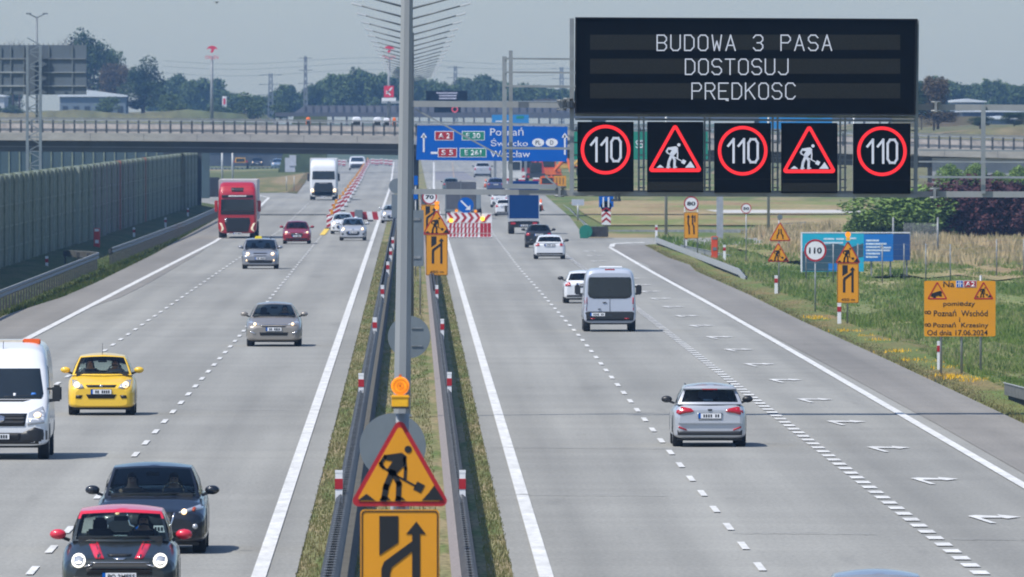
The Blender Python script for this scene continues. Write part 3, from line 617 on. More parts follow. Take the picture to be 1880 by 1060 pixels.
G = {'B':(['0,0 0,6 3,6 4,5 4,4 3,3 0,3','3,3 4,2 4,1 3,0 0,0']),'U':['0,6 0,1 1,0 3,0 4,1 4,6'],'D':['0,0 0,6 2.6,6 4,4.6 4,1.4 2.6,0 0,0'],'O':['1,0 3,0 4,1 4,5 3,6 1,6 0,5 0,1 1,0'],
 'W':['0,6 .9,0 2,3.6 3.1,0 4,6'],'A':['0,0 2,6 4,0','.7,2 3.3,2'],'3':['0,5 1,6 3,6 4,5 4,4 3,3 1.6,3','3,3 4,2 4,1 3,0 1,0 0,1'],'P':['0,0 0,6 3,6 4,5 4,4 3,3 0,3'],'S':['4,5 3,6 1,6 0,5 0,4 1,3 3,3 4,2 4,1 3,0 1,0 0,1'],
 'T':['0,6 4,6','2,6 2,0'],'J':['4,6 4,1 3,0 1,0 0,1'],'R':['0,0 0,6 3,6 4,5 4,4 3,3 0,3','2,3 4,0'],'E':['4,6 0,6 0,0 4,0','0,3 3,3','3.4,0 3.2,-.5 4,-.6'],'K':['0,0 0,6','4,6 0,2.6','1.3,3.5 4,0'],'C':['4,5 3,6 1,6 0,5 0,1 1,0 3,0 4,1'],
 '1':['0,4.3 1.7,6 1.7,0'],'0':['1,0 3,0 4,1 4,5 3,6 1,6 0,5 0,1 1,0']}
def led(mb, ch, x, z, w_, h, th, y0=-.012, y1=-.004):
    for st in G[ch]:
        mb.stroke([(x+float(a.split(',')[0])/4*w_, z+float(a.split(',')[1])/6*h) for a in st.split()], th, y0, y1)
for k, (word, x0, x1, yt, yb) in enumerate((('BUDOWA 3 PASA',1206,1526,65,93),('DOSTOSUJ',1258,1446,109,137),('PREDKOSC',1270,1459,153,182))):
    mb = MB(); pitch = (x1-x0-17)/(len(word)-1)
    for i, ch in enumerate(word+' '):
        if ch != ' ': led(mb, ch, X(x0+i*pitch), Z(yb), 17/s_, (yb-yt)/s_, 2.1/s_)
        else: mb.build('lit_word', LEDW, m_); mb = MB()
for k, (x0, x1, y0, y1, kind, lb) in enumerate(((1060,1163,224,352,'n','left display panel of five, red ring around 110'),(1188,1291,224,353,'w','left of the two display panels with a red roadworks triangle'),(1311,1415,226,354,'n','middle display panel of five, red ring around 110'),(1434,1537,226,355,'w','right of the two display panels with a red roadworks triangle'),(1566,1671,227,356,'n','rightmost display panel of five, red ring around 110'))):
    t2 = thing('lane_display', lb, 'electronic sign', (at((x0+x1)/2,0,DG).x, DG-.35, 0), 'lane displays under the message board'); c0 = t2.location.x; X = lambda x: (x-VX)/s_-c0
    mb = MB(); mb.b2(X(x0),X(x1),0,.35,Z(y1),Z(y0)); mb.build('case', PANEL, t2, bevel=.01)
    cx_ = (x0+x1)/2-.5; mb = MB(); mb.b2(X(x0+1),X(x1-1),-.004,.0,Z(y1-24.5),Z(y1-25.5)); mb.build('panel_seam', CASE, t2)
    if kind == 'n':
        cy = y0+51; mb = MB(); mb.circ_ring(X(cx_+.5),Z(cy),45.5/s_,39.5/s_,-.012,-.004,48); mb.build('lit_ring', LEDR, t2)
        mb = MB(); cx_ += 2
        for ch, xx, w2 in (('1',cx_-28,23),('1',cx_-9,23),('0',cx_+9,17)): led(mb, ch, X(xx), Z(cy+21), w2/s_, 42/s_, 4.2/s_)
        mb.build('lit_number', LEDW, t2)
    else:
        z0 = Z(y0+92); mb = MB(); mb.ring(rtri(102/s_,91/s_,5/s_,X(cx_),z0), rtri(102/s_*.80,91/s_*.80,1.5/s_,X(cx_),z0+6.5/s_), -.012, -.004); mb.build('lit_triangle', LEDR, t2)
        mb = MB(); mb.b2(X(x0+1),X(x1-1),-.005,0,Z(y1-3),Z(y1-19)); mb.build('dark_row', STRIP, t2)
        mb = MB(); worker(mb, X(cx_), z0+3/s_, 84/s_, -.012, -.004); mb.build('lit_worker', LEDW, t2)
# ------------------------------------------------------------------ distant direction gantry: blue and green panels
d = 917.0; s_ = F/d; t = thing('direction_sign', 'wide blue motorway direction sign listing Poznan, Swiecko and Wroclaw with route shields', 'direction sign', (at(903,0,d).x, d, 0)); c0 = t.location.x
X = lambda x: (x-VX)/s_-c0; Z = lambda y: HC-(y-VY)/s_
mb = MB(); mb.prism([(X(764),Z(294)),(X(1041),Z(297)),(X(1042),Z(233)),(X(766),Z(229))], 0, .05); mb.build('panel', BLUES, t)
mb = MB(); mb.b2(X(765),X(1042),-.01,.08,Z(230.5),Z(228)); mb.build('top_edge', GALV, t)
def shield(x0,x1,y0,y1,m,s2):
    mb = MB(); mb.b2(X(x0),X(x1),-.012,-.002,Z(y1),Z(y0)); a = mb.build('shield_border', SIGNW, t); mb = MB(); mb.b2(X(x0+1.2),X(x1-1.2),-.018,-.009,Z(y1-1.2),Z(y0+1.2)); mb.build('shield', m, t)
    text(s2, X((x0+x1)/2), Z((y0+y1)/2), (x1-x0)*.62/s_, (y1-y0)*.56/s_, -.024, SIGNW, t, bold=.015)
shield(798,833,241,258,REDS,'A 2'); shield(848,890,241,258,GREENS,'E 30'); shield(804,839,272,289,REDS,'S 5'); shield(844,893,272,289,GREENS,'E 261')
for s2, x0, x1, yc, hh in (('Poznań',900,961,242,14.5),('Świecko',901,969,261.5,14.5),('Wrocław',900,973,283,12)): text(s2, X((x0+x1)/2), Z(yc), (x1-x0)/s_, hh/s_, -.012, SIGNW, t, bold=.0)
for cx_ in (988,1013):
    mb = MB(); mb.prism([(X(cx_)+11/s_*math.cos(k*math.pi/10), Z(262)+7.5/s_*math.sin(k*math.pi/10)) for k in range(20)], -.012, -.002); mb.build('oval', SIGNW, t)
text('PL', X(988), Z(262), 10/s_, 8/s_, -.018, BLACK, t, bold=.01); text('D', X(1013), Z(262), 6/s_, 8/s_, -.018, BLACK, t, bold=.01)
mb = MB()
for cx_, yb, yt in ((778,278,246),(1037,283,246)): mb.stroke([(X(cx_),Z(yb)),(X(cx_),Z(yt+4))],3/s_,-.012,-.002); mb.prism([(X(cx_-6),Z(yt+7)),(X(cx_),Z(yt-2)),(X(cx_+6),Z(yt+7))],-.012,-.002)
mb.stroke([(X(793),Z(281)),(X(803),Z(281))],4/s_,-.012,-.002); mb.build('arrow', SIGNW, t)
t = thing('direction_sign', 'green direction sign seen in the gaps between the lane display panels', 'direction sign', (at(1172,0,d).x, d, 0)); c0 = t.location.x
mb = MB(); mb.b2(X(1046),X(1300),0,.05,Z(293),Z(242)); mb.build('panel', GREENS, t); text('S5', X(1174), Z(265), 14/s_, 14/s_, -.01, SIGNW, t)
t = thing('sign_gantry', 'distant grey gantry carrying the blue and green direction signs', 'gantry', (at(1045,0,d).x, d+.5, 0)); c0 = t.location.x
for px in (742,1322): mb = MB(); mb.b2(X(px)-.2,X(px)+.2,-.2,.2,0,Z(250)); mb.build('column', GALV, t)
for y in (262,): mb = MB(); mb.b2(X(742),X(1322),-.15,.15,Z(y+4),Z(y-4)); mb.build('beam', GALV, t)
# second distant blue signs beyond the bridge
for x0,x1,y0,y1,lb in ((903,971,211,229,'small far blue direction sign just above the big blue sign'),(1394,1528,210,226,'far blue direction sign glimpsed between message board and lane displays')):
    d = 1700.0; s_ = F/d; t = thing('direction_sign', lb, 'direction sign', (at((x0+x1)/2,0,d).x, d, 0)); c0 = t.location.x
    mb = MB(); mb.b2(X(x0),X(x1),0,.06,Z(y1+14),Z(y0)); mb.build('panel', mat('far_blue_sheet', (.01,.2,.5), .5, 0, .05, 1), t)
    mb = MB(); mb.b2(X(x0+.66*(x1-x0)),X(x0+.86*(x1-x0)),-.02,-.003,Z(y0+7),Z(y0+2)); mb.build('green_shield', GREENS, t)
    mb = MB(); mb.b2(X(x0+.1*(x1-x0)),X(x0+.5*(x1-x0)),-.02,-.003,Z(y0+13),Z(y0+11)); mb.build('pale_text_line', SIGNW, t)
    for px in (x0+6, x1-6): mb = MB(); mb.b2(X(px)-.15,X(px)+.15,.1,.4,0,Z(y0)); mb.build('post', GALVD, t)
d = 2120.0; s_ = F/d; t = thing('message_board', 'far dark message board with faint white text above the second bridge', 'electronic sign', (at(820,0,d).x, d, 0)); c0 = t.location.x
mb = MB(); mb.b2(X(782),X(858),0,.5,Z(185),Z(167)); mb.b2(X(797),X(846),0,.4,Z(207),Z(190)); mb.build('case', PANEL, t)
mb = MB()
for yy, xa, xb in ((171,801,840),(176,806,838),(181,806,838)):
    mb = MB(); mb.b2(X(xa),X(xb),-.05,-.01,Z(yy+1.1),Z(yy-1.1)); mb.build('lit_text_row', mat('far_led', (.2,.2,.25), .5, 0, .6, 1.5, emit=(.35,.37,.5), es=.5), t)
mb = MB(); mb.circ_ring(X(835),Z(201),6/s_,4/s_,-.06,-.01,20); mb.build('lit_ring', mat('dim_led_red', (.4,.05,.06), .5, 0, 0, emit=(.8,.1,.15), es=.35), t)
mb = MB(); mb.bar((X(700),.6,Z(188)),(X(1060),.6,Z(188)),.35); mb.bar((X(742),.6,0),(X(742),.6,Z(186)),.5); mb.bar((X(1050),.6,0),(X(1050),.6,Z(186)),.5); mb.build('support_frame', GALV, t)
# gantry seen from behind at the left
d = 1030.0; s_ = F/d; t = thing('sign_gantry', 'lattice mast at the left carrying the large grey back of a direction sign with ribs', 'gantry', (at(62,0,d).x, d, 0)); c0 = t.location.x
backm = mat('weathered_sign_back', (.12,.15,.18), .6, .2, .12, .5)
mb = MB(); mb.b2(X(-60),X(159),0,.06,Z(174),Z(83)); mb.build('sign_back', backm, t)
for y in (108,133,158): mb = MB(); mb.b2(X(-60),X(47),-.12,0,Z(y+1.5),Z(y-1.2)); mb.b2(X(80),X(157),-.12,0,Z(y+1),Z(y-.5)); mb.build('rib', GALV if y>110 else GALVD, t)
for x in (2,20,44,90,133): mb = MB(); mb.b2(X(x)-.04,X(x)+.04,-.10,-.02,Z(173),Z(85)); mb.build('upright_rib', BACK, t)
mb = MB()
for x in range(-55,160,9): mb.b2(X(x)-.03,X(x)+.03,-.02,.04,Z(84),Z(79.5))
mb.build('bird_spikes', GALVD, t)
gm = mat('lattice_steel', (.20,.235,.26), .6, .3, .15, 2)
for x in (51,75):
    for dy in (-.5, -1.3): mb = MB(); mb.bar((X(x),dy,0),(X(x),dy,Z(84)),.18); mb.build('leg', gm, t)
mb = MB(); k = 0; y = 330
while y > 86:
    mb.bar((X(51),-.5,Z(y)),(X(75),-.5,Z(y-13)),.07); mb.bar((X(75),-.52,Z(y-13)),(X(51),-.52,Z(y-26)),.07); mb.bar((X(51),-.5,Z(y)),(X(75),-.5,Z(y)),.07); y -= 26
mb.build('lattice_bracing', gm, t)
# ------------------------------------------------------------------ lamp posts along the median
lm = mat('lamp_steel', (.13,.145,.155), .5, .3, .1, 2); lh = mat('lamp_head', (.62,.63,.64), .35, .3, .05, 2)
t0 = thing('street_lamp', 'median street lamp', 'street lamp', (-.05, 550, 0), 'double armed lamp posts standing in a row down the median')
mb = MB(); mb.tube((0,0,0),(0,0,11.4),.11,.07); mb.build('pole', lm, t0)
for sgn in (-1,1):
    mb = MB(); mb.tube((0,0,11.37),(sgn*2.1,0,11.93),.042,.030,8); a_ = mb.build('arm', lm, t0)
    mb = MB(); mb.bar((sgn*1.98,0,11.90),(sgn*2.42,0,12.02),.24,.075); h_ = mb.build('lamp_head', lh, t0, bevel=.015)
    mb = MB(); mb.bar((sgn*2.05,0,11.875),(sgn*2.38,0,11.965),.17,.03); mb.build('lamp_glass', WHITE, h_)
t0['label'] = 'closest street lamp of the median row, its arms cut by the top of the photo'
nl = ['second','third','fourth','fifth','sixth','seventh','eighth','ninth','tenth','eleventh','twelfth','thirteenth','fourteenth','fifteenth','sixteenth','seventeenth','eighteenth','nineteenth']
for k in range(18): dup(t0, (-.05+.0, 605+55*k, 0), f'{nl[k]} street lamp counting away along the median row, arms spread both ways')
# lone lamps
t = thing('street_lamp', 'thin double armed street lamp far left above the sign back', 'street lamp', (at(68,0,1700).x, 1700, 6)); s_ = F/1700
mb = MB(); mb.tube((0,0,0),(0,0,HC-6+(VY-33)/s_),.16,.1); mb.build('pole', lm, t)
for sgn in (-1,1):
    mb = MB(); mb.tube((0,0,HC-6+(VY-33)/s_),(sgn*.9,0,HC-6+(VY-26)/s_),.07,.05); mb.box((sgn*.95,0,HC-6+(VY-25.5)/s_),(.6,.25,.14)); mb.build('arm', lm, t)
for x, y1 in ((1223,365),(1411,360),(1568,362)):
    t = thing('street_lamp', {1223:'bare grey pole under the second display panel gap in the dry field',1411:'bare grey pole under the fourth display panel in the field',1568:'bare grey pole under the rightmost display panel before the green bush'}[x], 'pole', (at(x,0,960).x, 960, 0)); s_ = F/960
    mb = MB(); mb.tube((0,0,0),(0,0,9),.10,.07); mb.build('pole', GALV, t); mb = MB(); mb.box((.4,0,9),(1.0,.25,.1)); mb.build('lamp_head', lh, t, bevel=.02)
for x, lb in ((408,'pale pole left of a pair standing behind the red lorry under the bridge'),(427,'pale pole right of a pair standing behind the red lorry under the bridge')):
    t = thing('sign_post', lb, 'pole', P(x,352)); mb = MB(); mb.tube((0,0,0),(0,0,4.6),.11); mb.build('pole', GALV, t); mb = MB(); mb.box((0,0,.1),(.5,.5,.2)); mb.build('footing', GALVD, t)
# ------------------------------------------------------------------ bridge
DB = 1160.0; s_ = F/DB
Zb = lambda y: HC-(y-VY)/s_
XB = lambda x: (x-VX)/s_
prof = prof_b = [(-500,258),(0,257.5),(400,260),(720,264),(1100,271),(1400,278),(1700,287),(1900,292),(2400,305)]    # underside of the fascia
t = thing('road_bridge', 'grey concrete overpass with steel railing crossing the whole motorway', 'bridge', (0, DB, 0))
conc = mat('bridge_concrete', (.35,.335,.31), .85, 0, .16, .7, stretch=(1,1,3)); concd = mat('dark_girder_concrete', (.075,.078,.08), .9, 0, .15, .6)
def strip(nm, y0, y1, up0, up1, m, par=t, samp=24):     # follows the deck, up in px above the fascia underside
    xs = [-500+(2900)*i/samp for i in range(samp+1)]; v = []; f = []
    for x in xs:
        b = interp(prof, x)
        v += [(XB(x), y0, Zb(b-up0)), (XB(x), y0, Zb(b-up1)), (XB(x), y1, Zb(b-up1)), (XB(x), y1, Zb(b-up0))]
    for i in range(samp):
        a = 4*i; bb = a+4
        for j in range(4): f.append((a+j, a+(j+1)%4, bb+(j+1)%4, bb+j))
    f += [(0,1,2,3), (4*samp+3,4*samp+2,4*samp+1,4*samp)]
    return pydata(nm, v, f, m, par)
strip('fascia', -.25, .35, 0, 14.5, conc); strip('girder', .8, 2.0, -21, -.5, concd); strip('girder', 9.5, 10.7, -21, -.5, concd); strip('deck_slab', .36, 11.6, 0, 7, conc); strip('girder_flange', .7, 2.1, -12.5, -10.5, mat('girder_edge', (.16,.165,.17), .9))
strip('far_fascia', 11.65, 12.2, 0, 12, conc)
strip('parapet_panel', 8.0, 8.3, 13, 31, mat('parapet_panel', (.40,.36,.32), .85, 0, .3, 1.5))
rl = mat('railing_steel', (.24,.25,.255), .5, .3, .2, 3)
strip('handrail', -.02, .10, 39.5, 42, rl); strip('handrail', -.02, .08, 30.5, 33, rl); strip('crash_beam', .5, .62, 17, 22, GALVD)
strip('far_handrail', 11.8, 11.95, 36, 38.5, GALV)
pm = None
for k in range(99):
    x = -20+19.6*k; z = Zb(interp(prof, x)-14)
    if pm is None: mb = MB(); mb.box((0,0,.50),(.15,.12,1.0)); mb.box((0,.15,.14),(.18,.3,.28)); po = mb.build('railing_post', mat('post_steel', (.08,.09,.10), .5, .3, .2, 3), t); pm = po.data
    else: po = bpy.data.objects.new('railing_post', pm); COL.objects.link(po); po.parent = t
    po.location = (XB(x), .04, z)
mb = MB()
for x in range(-30, 1900, 98): mb.b2(XB(x)-.012, XB(x)+.012, -.262, -.25, Zb(interp(prof,x)-1), Zb(interp(prof,x)-13.5))
mb.build('fascia_joint', concd, t)
# abutment and piers
mb = MB(); mb.b2(XB(1712), XB(2300), .2, 11, -.1, Zb(290)); mb.build('abutment', mat('abutment_concrete', (.30,.31,.34), .9, 0, .12, .5), t)
mb = MB()
for y in (2.5, 9.5): mb.tube((0,y,0),(0,y,Zb(285)),.5,n=16)
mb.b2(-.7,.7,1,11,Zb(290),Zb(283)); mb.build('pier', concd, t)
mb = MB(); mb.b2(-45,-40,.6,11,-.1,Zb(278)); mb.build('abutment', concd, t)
# noise barrier
nb = mat('green_noise_panel', (.185,.215,.155), .8, 0, .40, 7, stretch=(1,1,.3)); nb2 = mat('grey_green_noise_panel', (.215,.235,.175), .8, 0, .42, 9, stretch=(1,1,.3)); nbr = mat('brownish_noise_panel', (.20,.19,.165), .8, 0, .38, 9, stretch=(1,1,.3))
def xw(y): return interp([(500,-19.4),(700,-19.1),(1240,-17.9),(1300,-17.8)], y)
t = thing('noise_barrier', 'long dark green noise barrier wall of ribbed panels along the left edge of the motorway', 'noise barrier', (0,500,0))
ys = list(range(520, 1236, 8)); pc = pp = None
for k, y in enumerate(ys):
    off = 0 if y < 832 or y > 900 else .12
    x0, x1 = xw(y)+off, xw(y+8)+off
    mb = MB(); mb.b2(-.10,.10,.12,7.88,.25,4.72); 
    for j in range(26):
        yy = .25+j*.295; mb.b2(.10,.135,yy,yy+.14,.3,4.68)
    for zz in (1.3,2.3,3.3): mb.b2(.10,.15,.12,7.88,zz,zz+.05)
    if k == 0: pc = {}
    key = 'ab'[(k*7//3) % 5 in (1, 4)]
    if 860 < y < 990: key = 'c'
    elif y > 990: key = 'b'
    if key not in pc: o = mb.build('panel', {'a':nb,'b':nb2,'c':nbr}[key], t); pc[key] = o.data
    else: mb.bm.free(); o = bpy.data.objects.new('panel', pc[key]); COL.objects.link(o); o.parent = t
    o.location = (x0, y-500, 0)
mb = MB(); mrust = mat('rust_red_post', (.34,.15,.11), .7, 0, .2, 3); lp = mat('pale_post', (.30,.345,.29), .7, 0, .2, 3)
k = 0
for y in ys + [1236]:
    if len([c for c in t.children if c.name.startswith('panel_post')]) > 96: break
    mb = MB(); off = 0 if y < 832 or y > 900 else .12; mb.b2(-.12,.20,-.12,.12,0,4.8); o = mb.build('panel_post', mrust if y in (944, 1024) else (lp if k%2 else nb), t); o.location = (xw(y)+off, y-500, 0); k += 1
mb = MB(); mb.b2(-.25,.35,0,.5,0,4.9); mb.b2(-2.8,.0,0,.3,0,4.7); o = mb.build('end_wall', mat('dark_end_panel', (.03,.038,.042), .7, 0, .15, 1), t); o.location = (xw(1240)+.1, 740, 0)
# dark barrier below the deck on the left, beyond the bridge, and its ramp wall
t = thing('noise_barrier', 'far dark teal noise barrier glimpsed under the bridge deck at the left', 'noise barrier', (at(180,0,1420).x, 1420, 0)); c0 = t.location.x
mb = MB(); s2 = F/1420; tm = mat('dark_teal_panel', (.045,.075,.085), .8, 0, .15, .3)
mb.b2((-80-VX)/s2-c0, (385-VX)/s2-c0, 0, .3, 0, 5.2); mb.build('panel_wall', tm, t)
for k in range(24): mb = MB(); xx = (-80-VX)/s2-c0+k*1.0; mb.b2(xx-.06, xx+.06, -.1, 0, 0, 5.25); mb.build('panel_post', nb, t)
t = thing('retaining_wall', 'dark bluish retaining wall under the bridge behind the pair of pale poles', 'wall', (at(450,0,2450).x, 2450, 0)); c0 = t.location.x; s2 = F/2450
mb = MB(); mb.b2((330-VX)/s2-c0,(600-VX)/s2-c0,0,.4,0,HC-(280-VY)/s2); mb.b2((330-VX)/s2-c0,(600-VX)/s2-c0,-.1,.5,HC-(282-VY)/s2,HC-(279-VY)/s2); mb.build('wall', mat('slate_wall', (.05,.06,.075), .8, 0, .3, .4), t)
# dark container by the barrier end
t = thing('utility_cabinet', 'dark box cabinet on the grass between noise barrier end and red lorry', 'cabinet', P(391,362)); mb = MB(); mb.b2(-.62,.62,0,1,0,1.9); mb.build('cabinet_body', mat('dark_cabinet', (.02,.025,.03), .6), t, bevel=.03); mb = MB(); mb.b2(-.55,.0,-.02,0,.1,1.8); mb.b2(.02,.55,-.02,0,.1,1.8); mb.build('cabinet_door', DARKP, t)
# ------------------------------------------------------------------ embankments and far land
far = ground_mat('far_fields', [(.13,.125,.06), (.075,.10,.04), (.22,.17,.10)], [(.03,.01,.42,.6), (.06,.015,.5,.66)], (.25, .6))
def berm(nm, x0, x1, d0, d1, z, slope=14, m=far):
    v = []; f = []; nx = 22; ny = 10
    for j in range(ny+1):
        d = d0+(d1-d0)*j/ny
        for i in range(nx+1):
            x = x0+(x1-x0)*i/nx; e = min(1, (x-x0)/slope, (x1-x)/slope, (d-d0)/25+.0); e = max(0, e); e = e*e*(3-2*e)
            v.append((x, d, -.3+(z+.3+.4*math.sin(x*.3+d*.01))*e))
    for j in range(ny):
        for i in range(nx): f.append((j*(nx+1)+i, j*(nx+1)+i+1, (j+1)*(nx+1)+i+1, (j+1)*(nx+1)+i))
    o = pydata(nm, v, f, m, smooth=True); o['kind'] = 'structure'
berm('embankment', -230, -19, 2500, 2860, 9.0, 8); berm('embankment', 42, 260, 1440, 2600, 6.6)
berm('hill', -600, 700, 2900, 3600, 6.5, 80, mat('far_hill', (.06,.085,.05), .95, 0, .3, .02))
# grass island in the ramp fork and green/dry slopes right of the exit: relief patches on the ground
isl = ground_mat('island_dry_grass', [(.24,.185,.095), (.10,.115,.035)], [(.15,.004,.5,.62)], (.25, 3)); isg = ground_mat('island_green_grass', [(.095,.11,.035), (.17,.15,.07)], [(.2,.01,.55,.7)], (.25, 3))
def px_patch(nm, pts, z, m):
    bm = bmesh.new(); bm.faces.new([bm.verts.new(P(x, y, 0)*1+Vector((0,0,z))) for x, y in pts]); bmesh.ops.triangulate(bm, faces=bm.faces[:]); me = bpy.data.meshes.new(nm); bm.to_mesh(me); me.materials.append(m)
    o = bpy.data.objects.new(nm, me); COL.objects.link(o); o['kind'] = 'structure'
px_patch('grass_island', [(450,355),(527,354),(545,338),(560,318),(500,327),(440,329),(380,331),(380,350)], .02, isl)
px_patch('grass_island', [(380,331),(440,329),(500,327),(560,318),(566,312),(480,314),(380,318)], .03, isg)
px_patch('grass_strip', [(527,354),(545,356),(564,330),(575,313),(566,312),(545,338)], .04, ground_mat('brown_grass', [(.15,.10,.045),(.09,.09,.03)], [(.2,.02,.45,.65)], (.3,3)))
gr2 = ground_mat('dry_slope_grass', [(.30,.235,.125), (.17,.19,.06), (.25,.17,.09)], [(.10,.008,.42,.6), (.16,.02,.5,.66)], (.25, 2)); gr3 = ground_mat('green_slope_grass', [(.12,.17,.045), (.27,.24,.12), (.08,.125,.035)], [(.20,.014,.45,.62), (.13,.02,.5,.66)], (.30, 4))
px_patch('dry_field', [(1110,414),(1900,414),(1900,372),(1100,368),(1045,372),(1075,395)], .015, gr2)
px_patch('dry_slope', [(1395,468),(1440,482),(1475,478),(1510,492),(1560,499),(1600,510),(1650,503),(1700,512),(1760,506),(1830,516),(1900,508),(2000,521),(2100,515),(2100,455),(1700,447),(1500,450),(1420,446),(1330,452)], .03, gr2)
def wavy_sheet(nm, d0, d1, xl, xr, z, m):
    v = []; f = []; k = 0; d = d0
    while d <= d1: v += [(xl(d)+.8*mnoise.noise(Vector((d*.05,0,1))), d, z), (xr(d)+9*mnoise.noise(Vector((d*.012,5,1))), d, z)]; k += 1; d += 8
    for i in range(k-1): f.append((2*i, 2*i+1, 2*i+3, 2*i+2))
    o = pydata(nm, v, f, m); o['kind'] = 'structure'
wavy_sheet('green_slope', 150, 790, lambda d: interp(REa[:9], d)+2.2, lambda d: 75, -.03, gr3)
# ------------------------------------------------------------------ grass, weeds, flowers
def tufts(nm, n, fn, m, hh, ww, seed, lab=None):
    rr = random.Random(seed); v = []; f = []
    for _ in range(n):
        x, y, sc_ = fn(rr)
        a = rr.uniform(0, math.pi); h = hh*sc_*rr.uniform(.5,1.4); wd = ww*rr.uniform(.6,1.4); dx, dy = math.cos(a)*wd, math.sin(a)*wd; k = len(v); lx, ly = rr.uniform(-.35,.35)*h, rr.uniform(-.35,.35)*h
        v += [(x-dx,y-dy,-.06),(x+dx,y+dy,-.06),(x+lx,y+ly,h)]; f.append((k,k+1,k+2))
    o = pydata(nm, v, f, m); o['kind'] = 'stuff'; 
    tag(o, lab, 'grass'); return o
def gmat(nm, cols, sx=.3, sy=.03):
    m = bpy.data.materials.new(nm); m.use_nodes = True; n = m.node_tree; b = n.nodes['Principled BSDF']; b.inputs['Roughness'].default_value = .8; b.inputs['Specular IOR Level'].default_value = .1
    g = n.nodes.new('ShaderNodeNewGeometry'); mp = n.nodes.new('ShaderNodeMapping'); mp.inputs['Scale'].default_value = (sx, sy, .1); nz = n.nodes.new('ShaderNodeTexNoise'); nz.inputs['Scale'].default_value = 1; nz.inputs['Detail'].default_value = 5; nz.inputs['Roughness'].default_value = .7
    cr = n.nodes.new('ShaderNodeValToRGB'); e = cr.color_ramp.elements; e[0].position = .32; e[0].color = (*cols[0],1); e[1].position = .68; e[1].color = (*cols[-1],1)
    for i, c in enumerate(cols[1:-1]): q = e.new(.32+.36*(i+1)/(len(cols)-1)); q.color = (*c,1)
    rnd = n.nodes.new('ShaderNodeMix'); rnd.data_type = 'FLOAT'; rnd.inputs[0].default_value = .16
    n.links.new(g.outputs['Position'], mp.inputs[0]); n.links.new(mp.outputs[0], nz.inputs[0]); n.links.new(nz.outputs[0], rnd.inputs[2]); n.links.new(g.outputs['Random Per Island'], rnd.inputs[3]); n.links.new(rnd.outputs[0], cr.inputs[0]); n.links.new(cr.outputs[0], b.inputs['Base Color']); tl = n.nodes.new('ShaderNodeBsdfTranslucent'); ms = n.nodes.new('ShaderNodeMixShader'); ms.inputs[0].default_value = .5; n.links.new(cr.outputs[0], tl.inputs[0]); n.links.new(b.outputs[0], ms.inputs[1]); n.links.new(tl.outputs[0], ms.inputs[2]); n.links.new(ms.outputs[0], n.nodes['Material Output'].inputs[0]); MC[nm] = m; return m
gA = gmat('green_grass_blades', [(.10,.175,.04),(.17,.25,.06),(.28,.32,.12),(.50,.43,.25)], .22, .016); gB = gmat('dry_grass_blades', [(.26,.26,.10),(.46,.37,.20),(.66,.53,.32),(.40,.27,.15)]); gC = gmat('median_grass_blades', [(.13,.17,.05),(.23,.22,.09),(.33,.27,.14)], 1.5, .12)
def clump(x, y, sx=.55, sy=.045): return max(.15, 1+1.5*mnoise.noise(Vector((x*sx, y*sy, 3.3)))+.8*mnoise.noise(Vector((x*sx*3, y*sy*3, 7.1))))
def fbank(rr):
    while 1:
        d = 330*(930/330)**rr.random(); x0 = interp(REa[:9], d)+1.4; x = x0+(1123/F*d+1.5-x0)*rr.random()**.9; c = clump(x, d)
        if rr.random() < c*.7: return x, d, c**1.3
tufts('bank_grass', 70000, fbank, gA, .12, .07, 1, 'tall green grass covering the bank right of the motorway')
def fdry(rr):
    while 1:
        d = rr.uniform(700, 985); x = rr.uniform(20, 42); c = clump(x, d, .35, .03); lim = 775+26*mnoise.noise(Vector((x*.35, 1, 2)))+1.2*abs(x-31)
        if d > lim-40*rr.random()**3 and x > 21.5+(d-760)*.008-2*rr.random()**2 and rr.random() < c*.75: return x, d, c
tufts('dry_grass', 34000, fdry, gB, .36, .10, 2, 'tall dry straw coloured grass along the wire fence')
def fverge(rr): d = 240*(880/240)**rr.random(); x0 = interp(REa[:9], d); return x0+abs(rr.gauss(0,1.1))+.05, d, .5
tufts('verge_grass', 30000, fverge, gmat('verge_blades', [(.17,.19,.06),(.26,.23,.11),(.36,.29,.16)], .8, .08), .12, .035, 3, 'short patchy brown green grass at the edge of the right shoulder')
def fmed(rr):
    d = 175*(900/175)**rr.random(); q = rr.random()
    x = rr.uniform(-1.86,-1.45) if q < .25 else (rr.uniform(-.9,.45) if q < .7 else rr.uniform(1.2,1.62)); return x, d, 1
tufts('median_grass', 38000, fmed, gC, .045, .02, 4, 'short green and brown grass in the central strip between the guardrails')
def fleft(rr): d = 520*(1280/520)**rr.random(); x0 = interp(LE[:7], d); return x0-rr.random()**1.2*3.6, d, 1
o = tufts('left_verge_grass', 24000, fleft, gmat('left_blades', [(.05,.09,.02),(.09,.12,.03),(.14,.14,.06)], .8, .08), .15, .04, 5, 'dark grass verge between noise barrier and left shoulder')
for v_ in o.data.vertices: pass
fl = mat('yellow_flowers', (.72,.42,.01), .7, 0, .2, 4)
def fflow(rr):
    cx, cy = [(1505,588),(1555,610),(1590,620),(1650,648),(1680,664),(1745,678),(1765,697),(1790,700),(1800,703),(1730,668),(1612,628),(1500,585),(1745,693)][rr.randrange(13)]; p = P(cx, cy); return p.x+rr.gauss(0,.26), p.y+rr.gauss(0,1.1), 1
tufts('yellow_wildflowers', 1000, fflow, fl, .11, .03, 6, 'clumps of small yellow flowers at the edge of the right shoulder')['category'] = 'flowers'
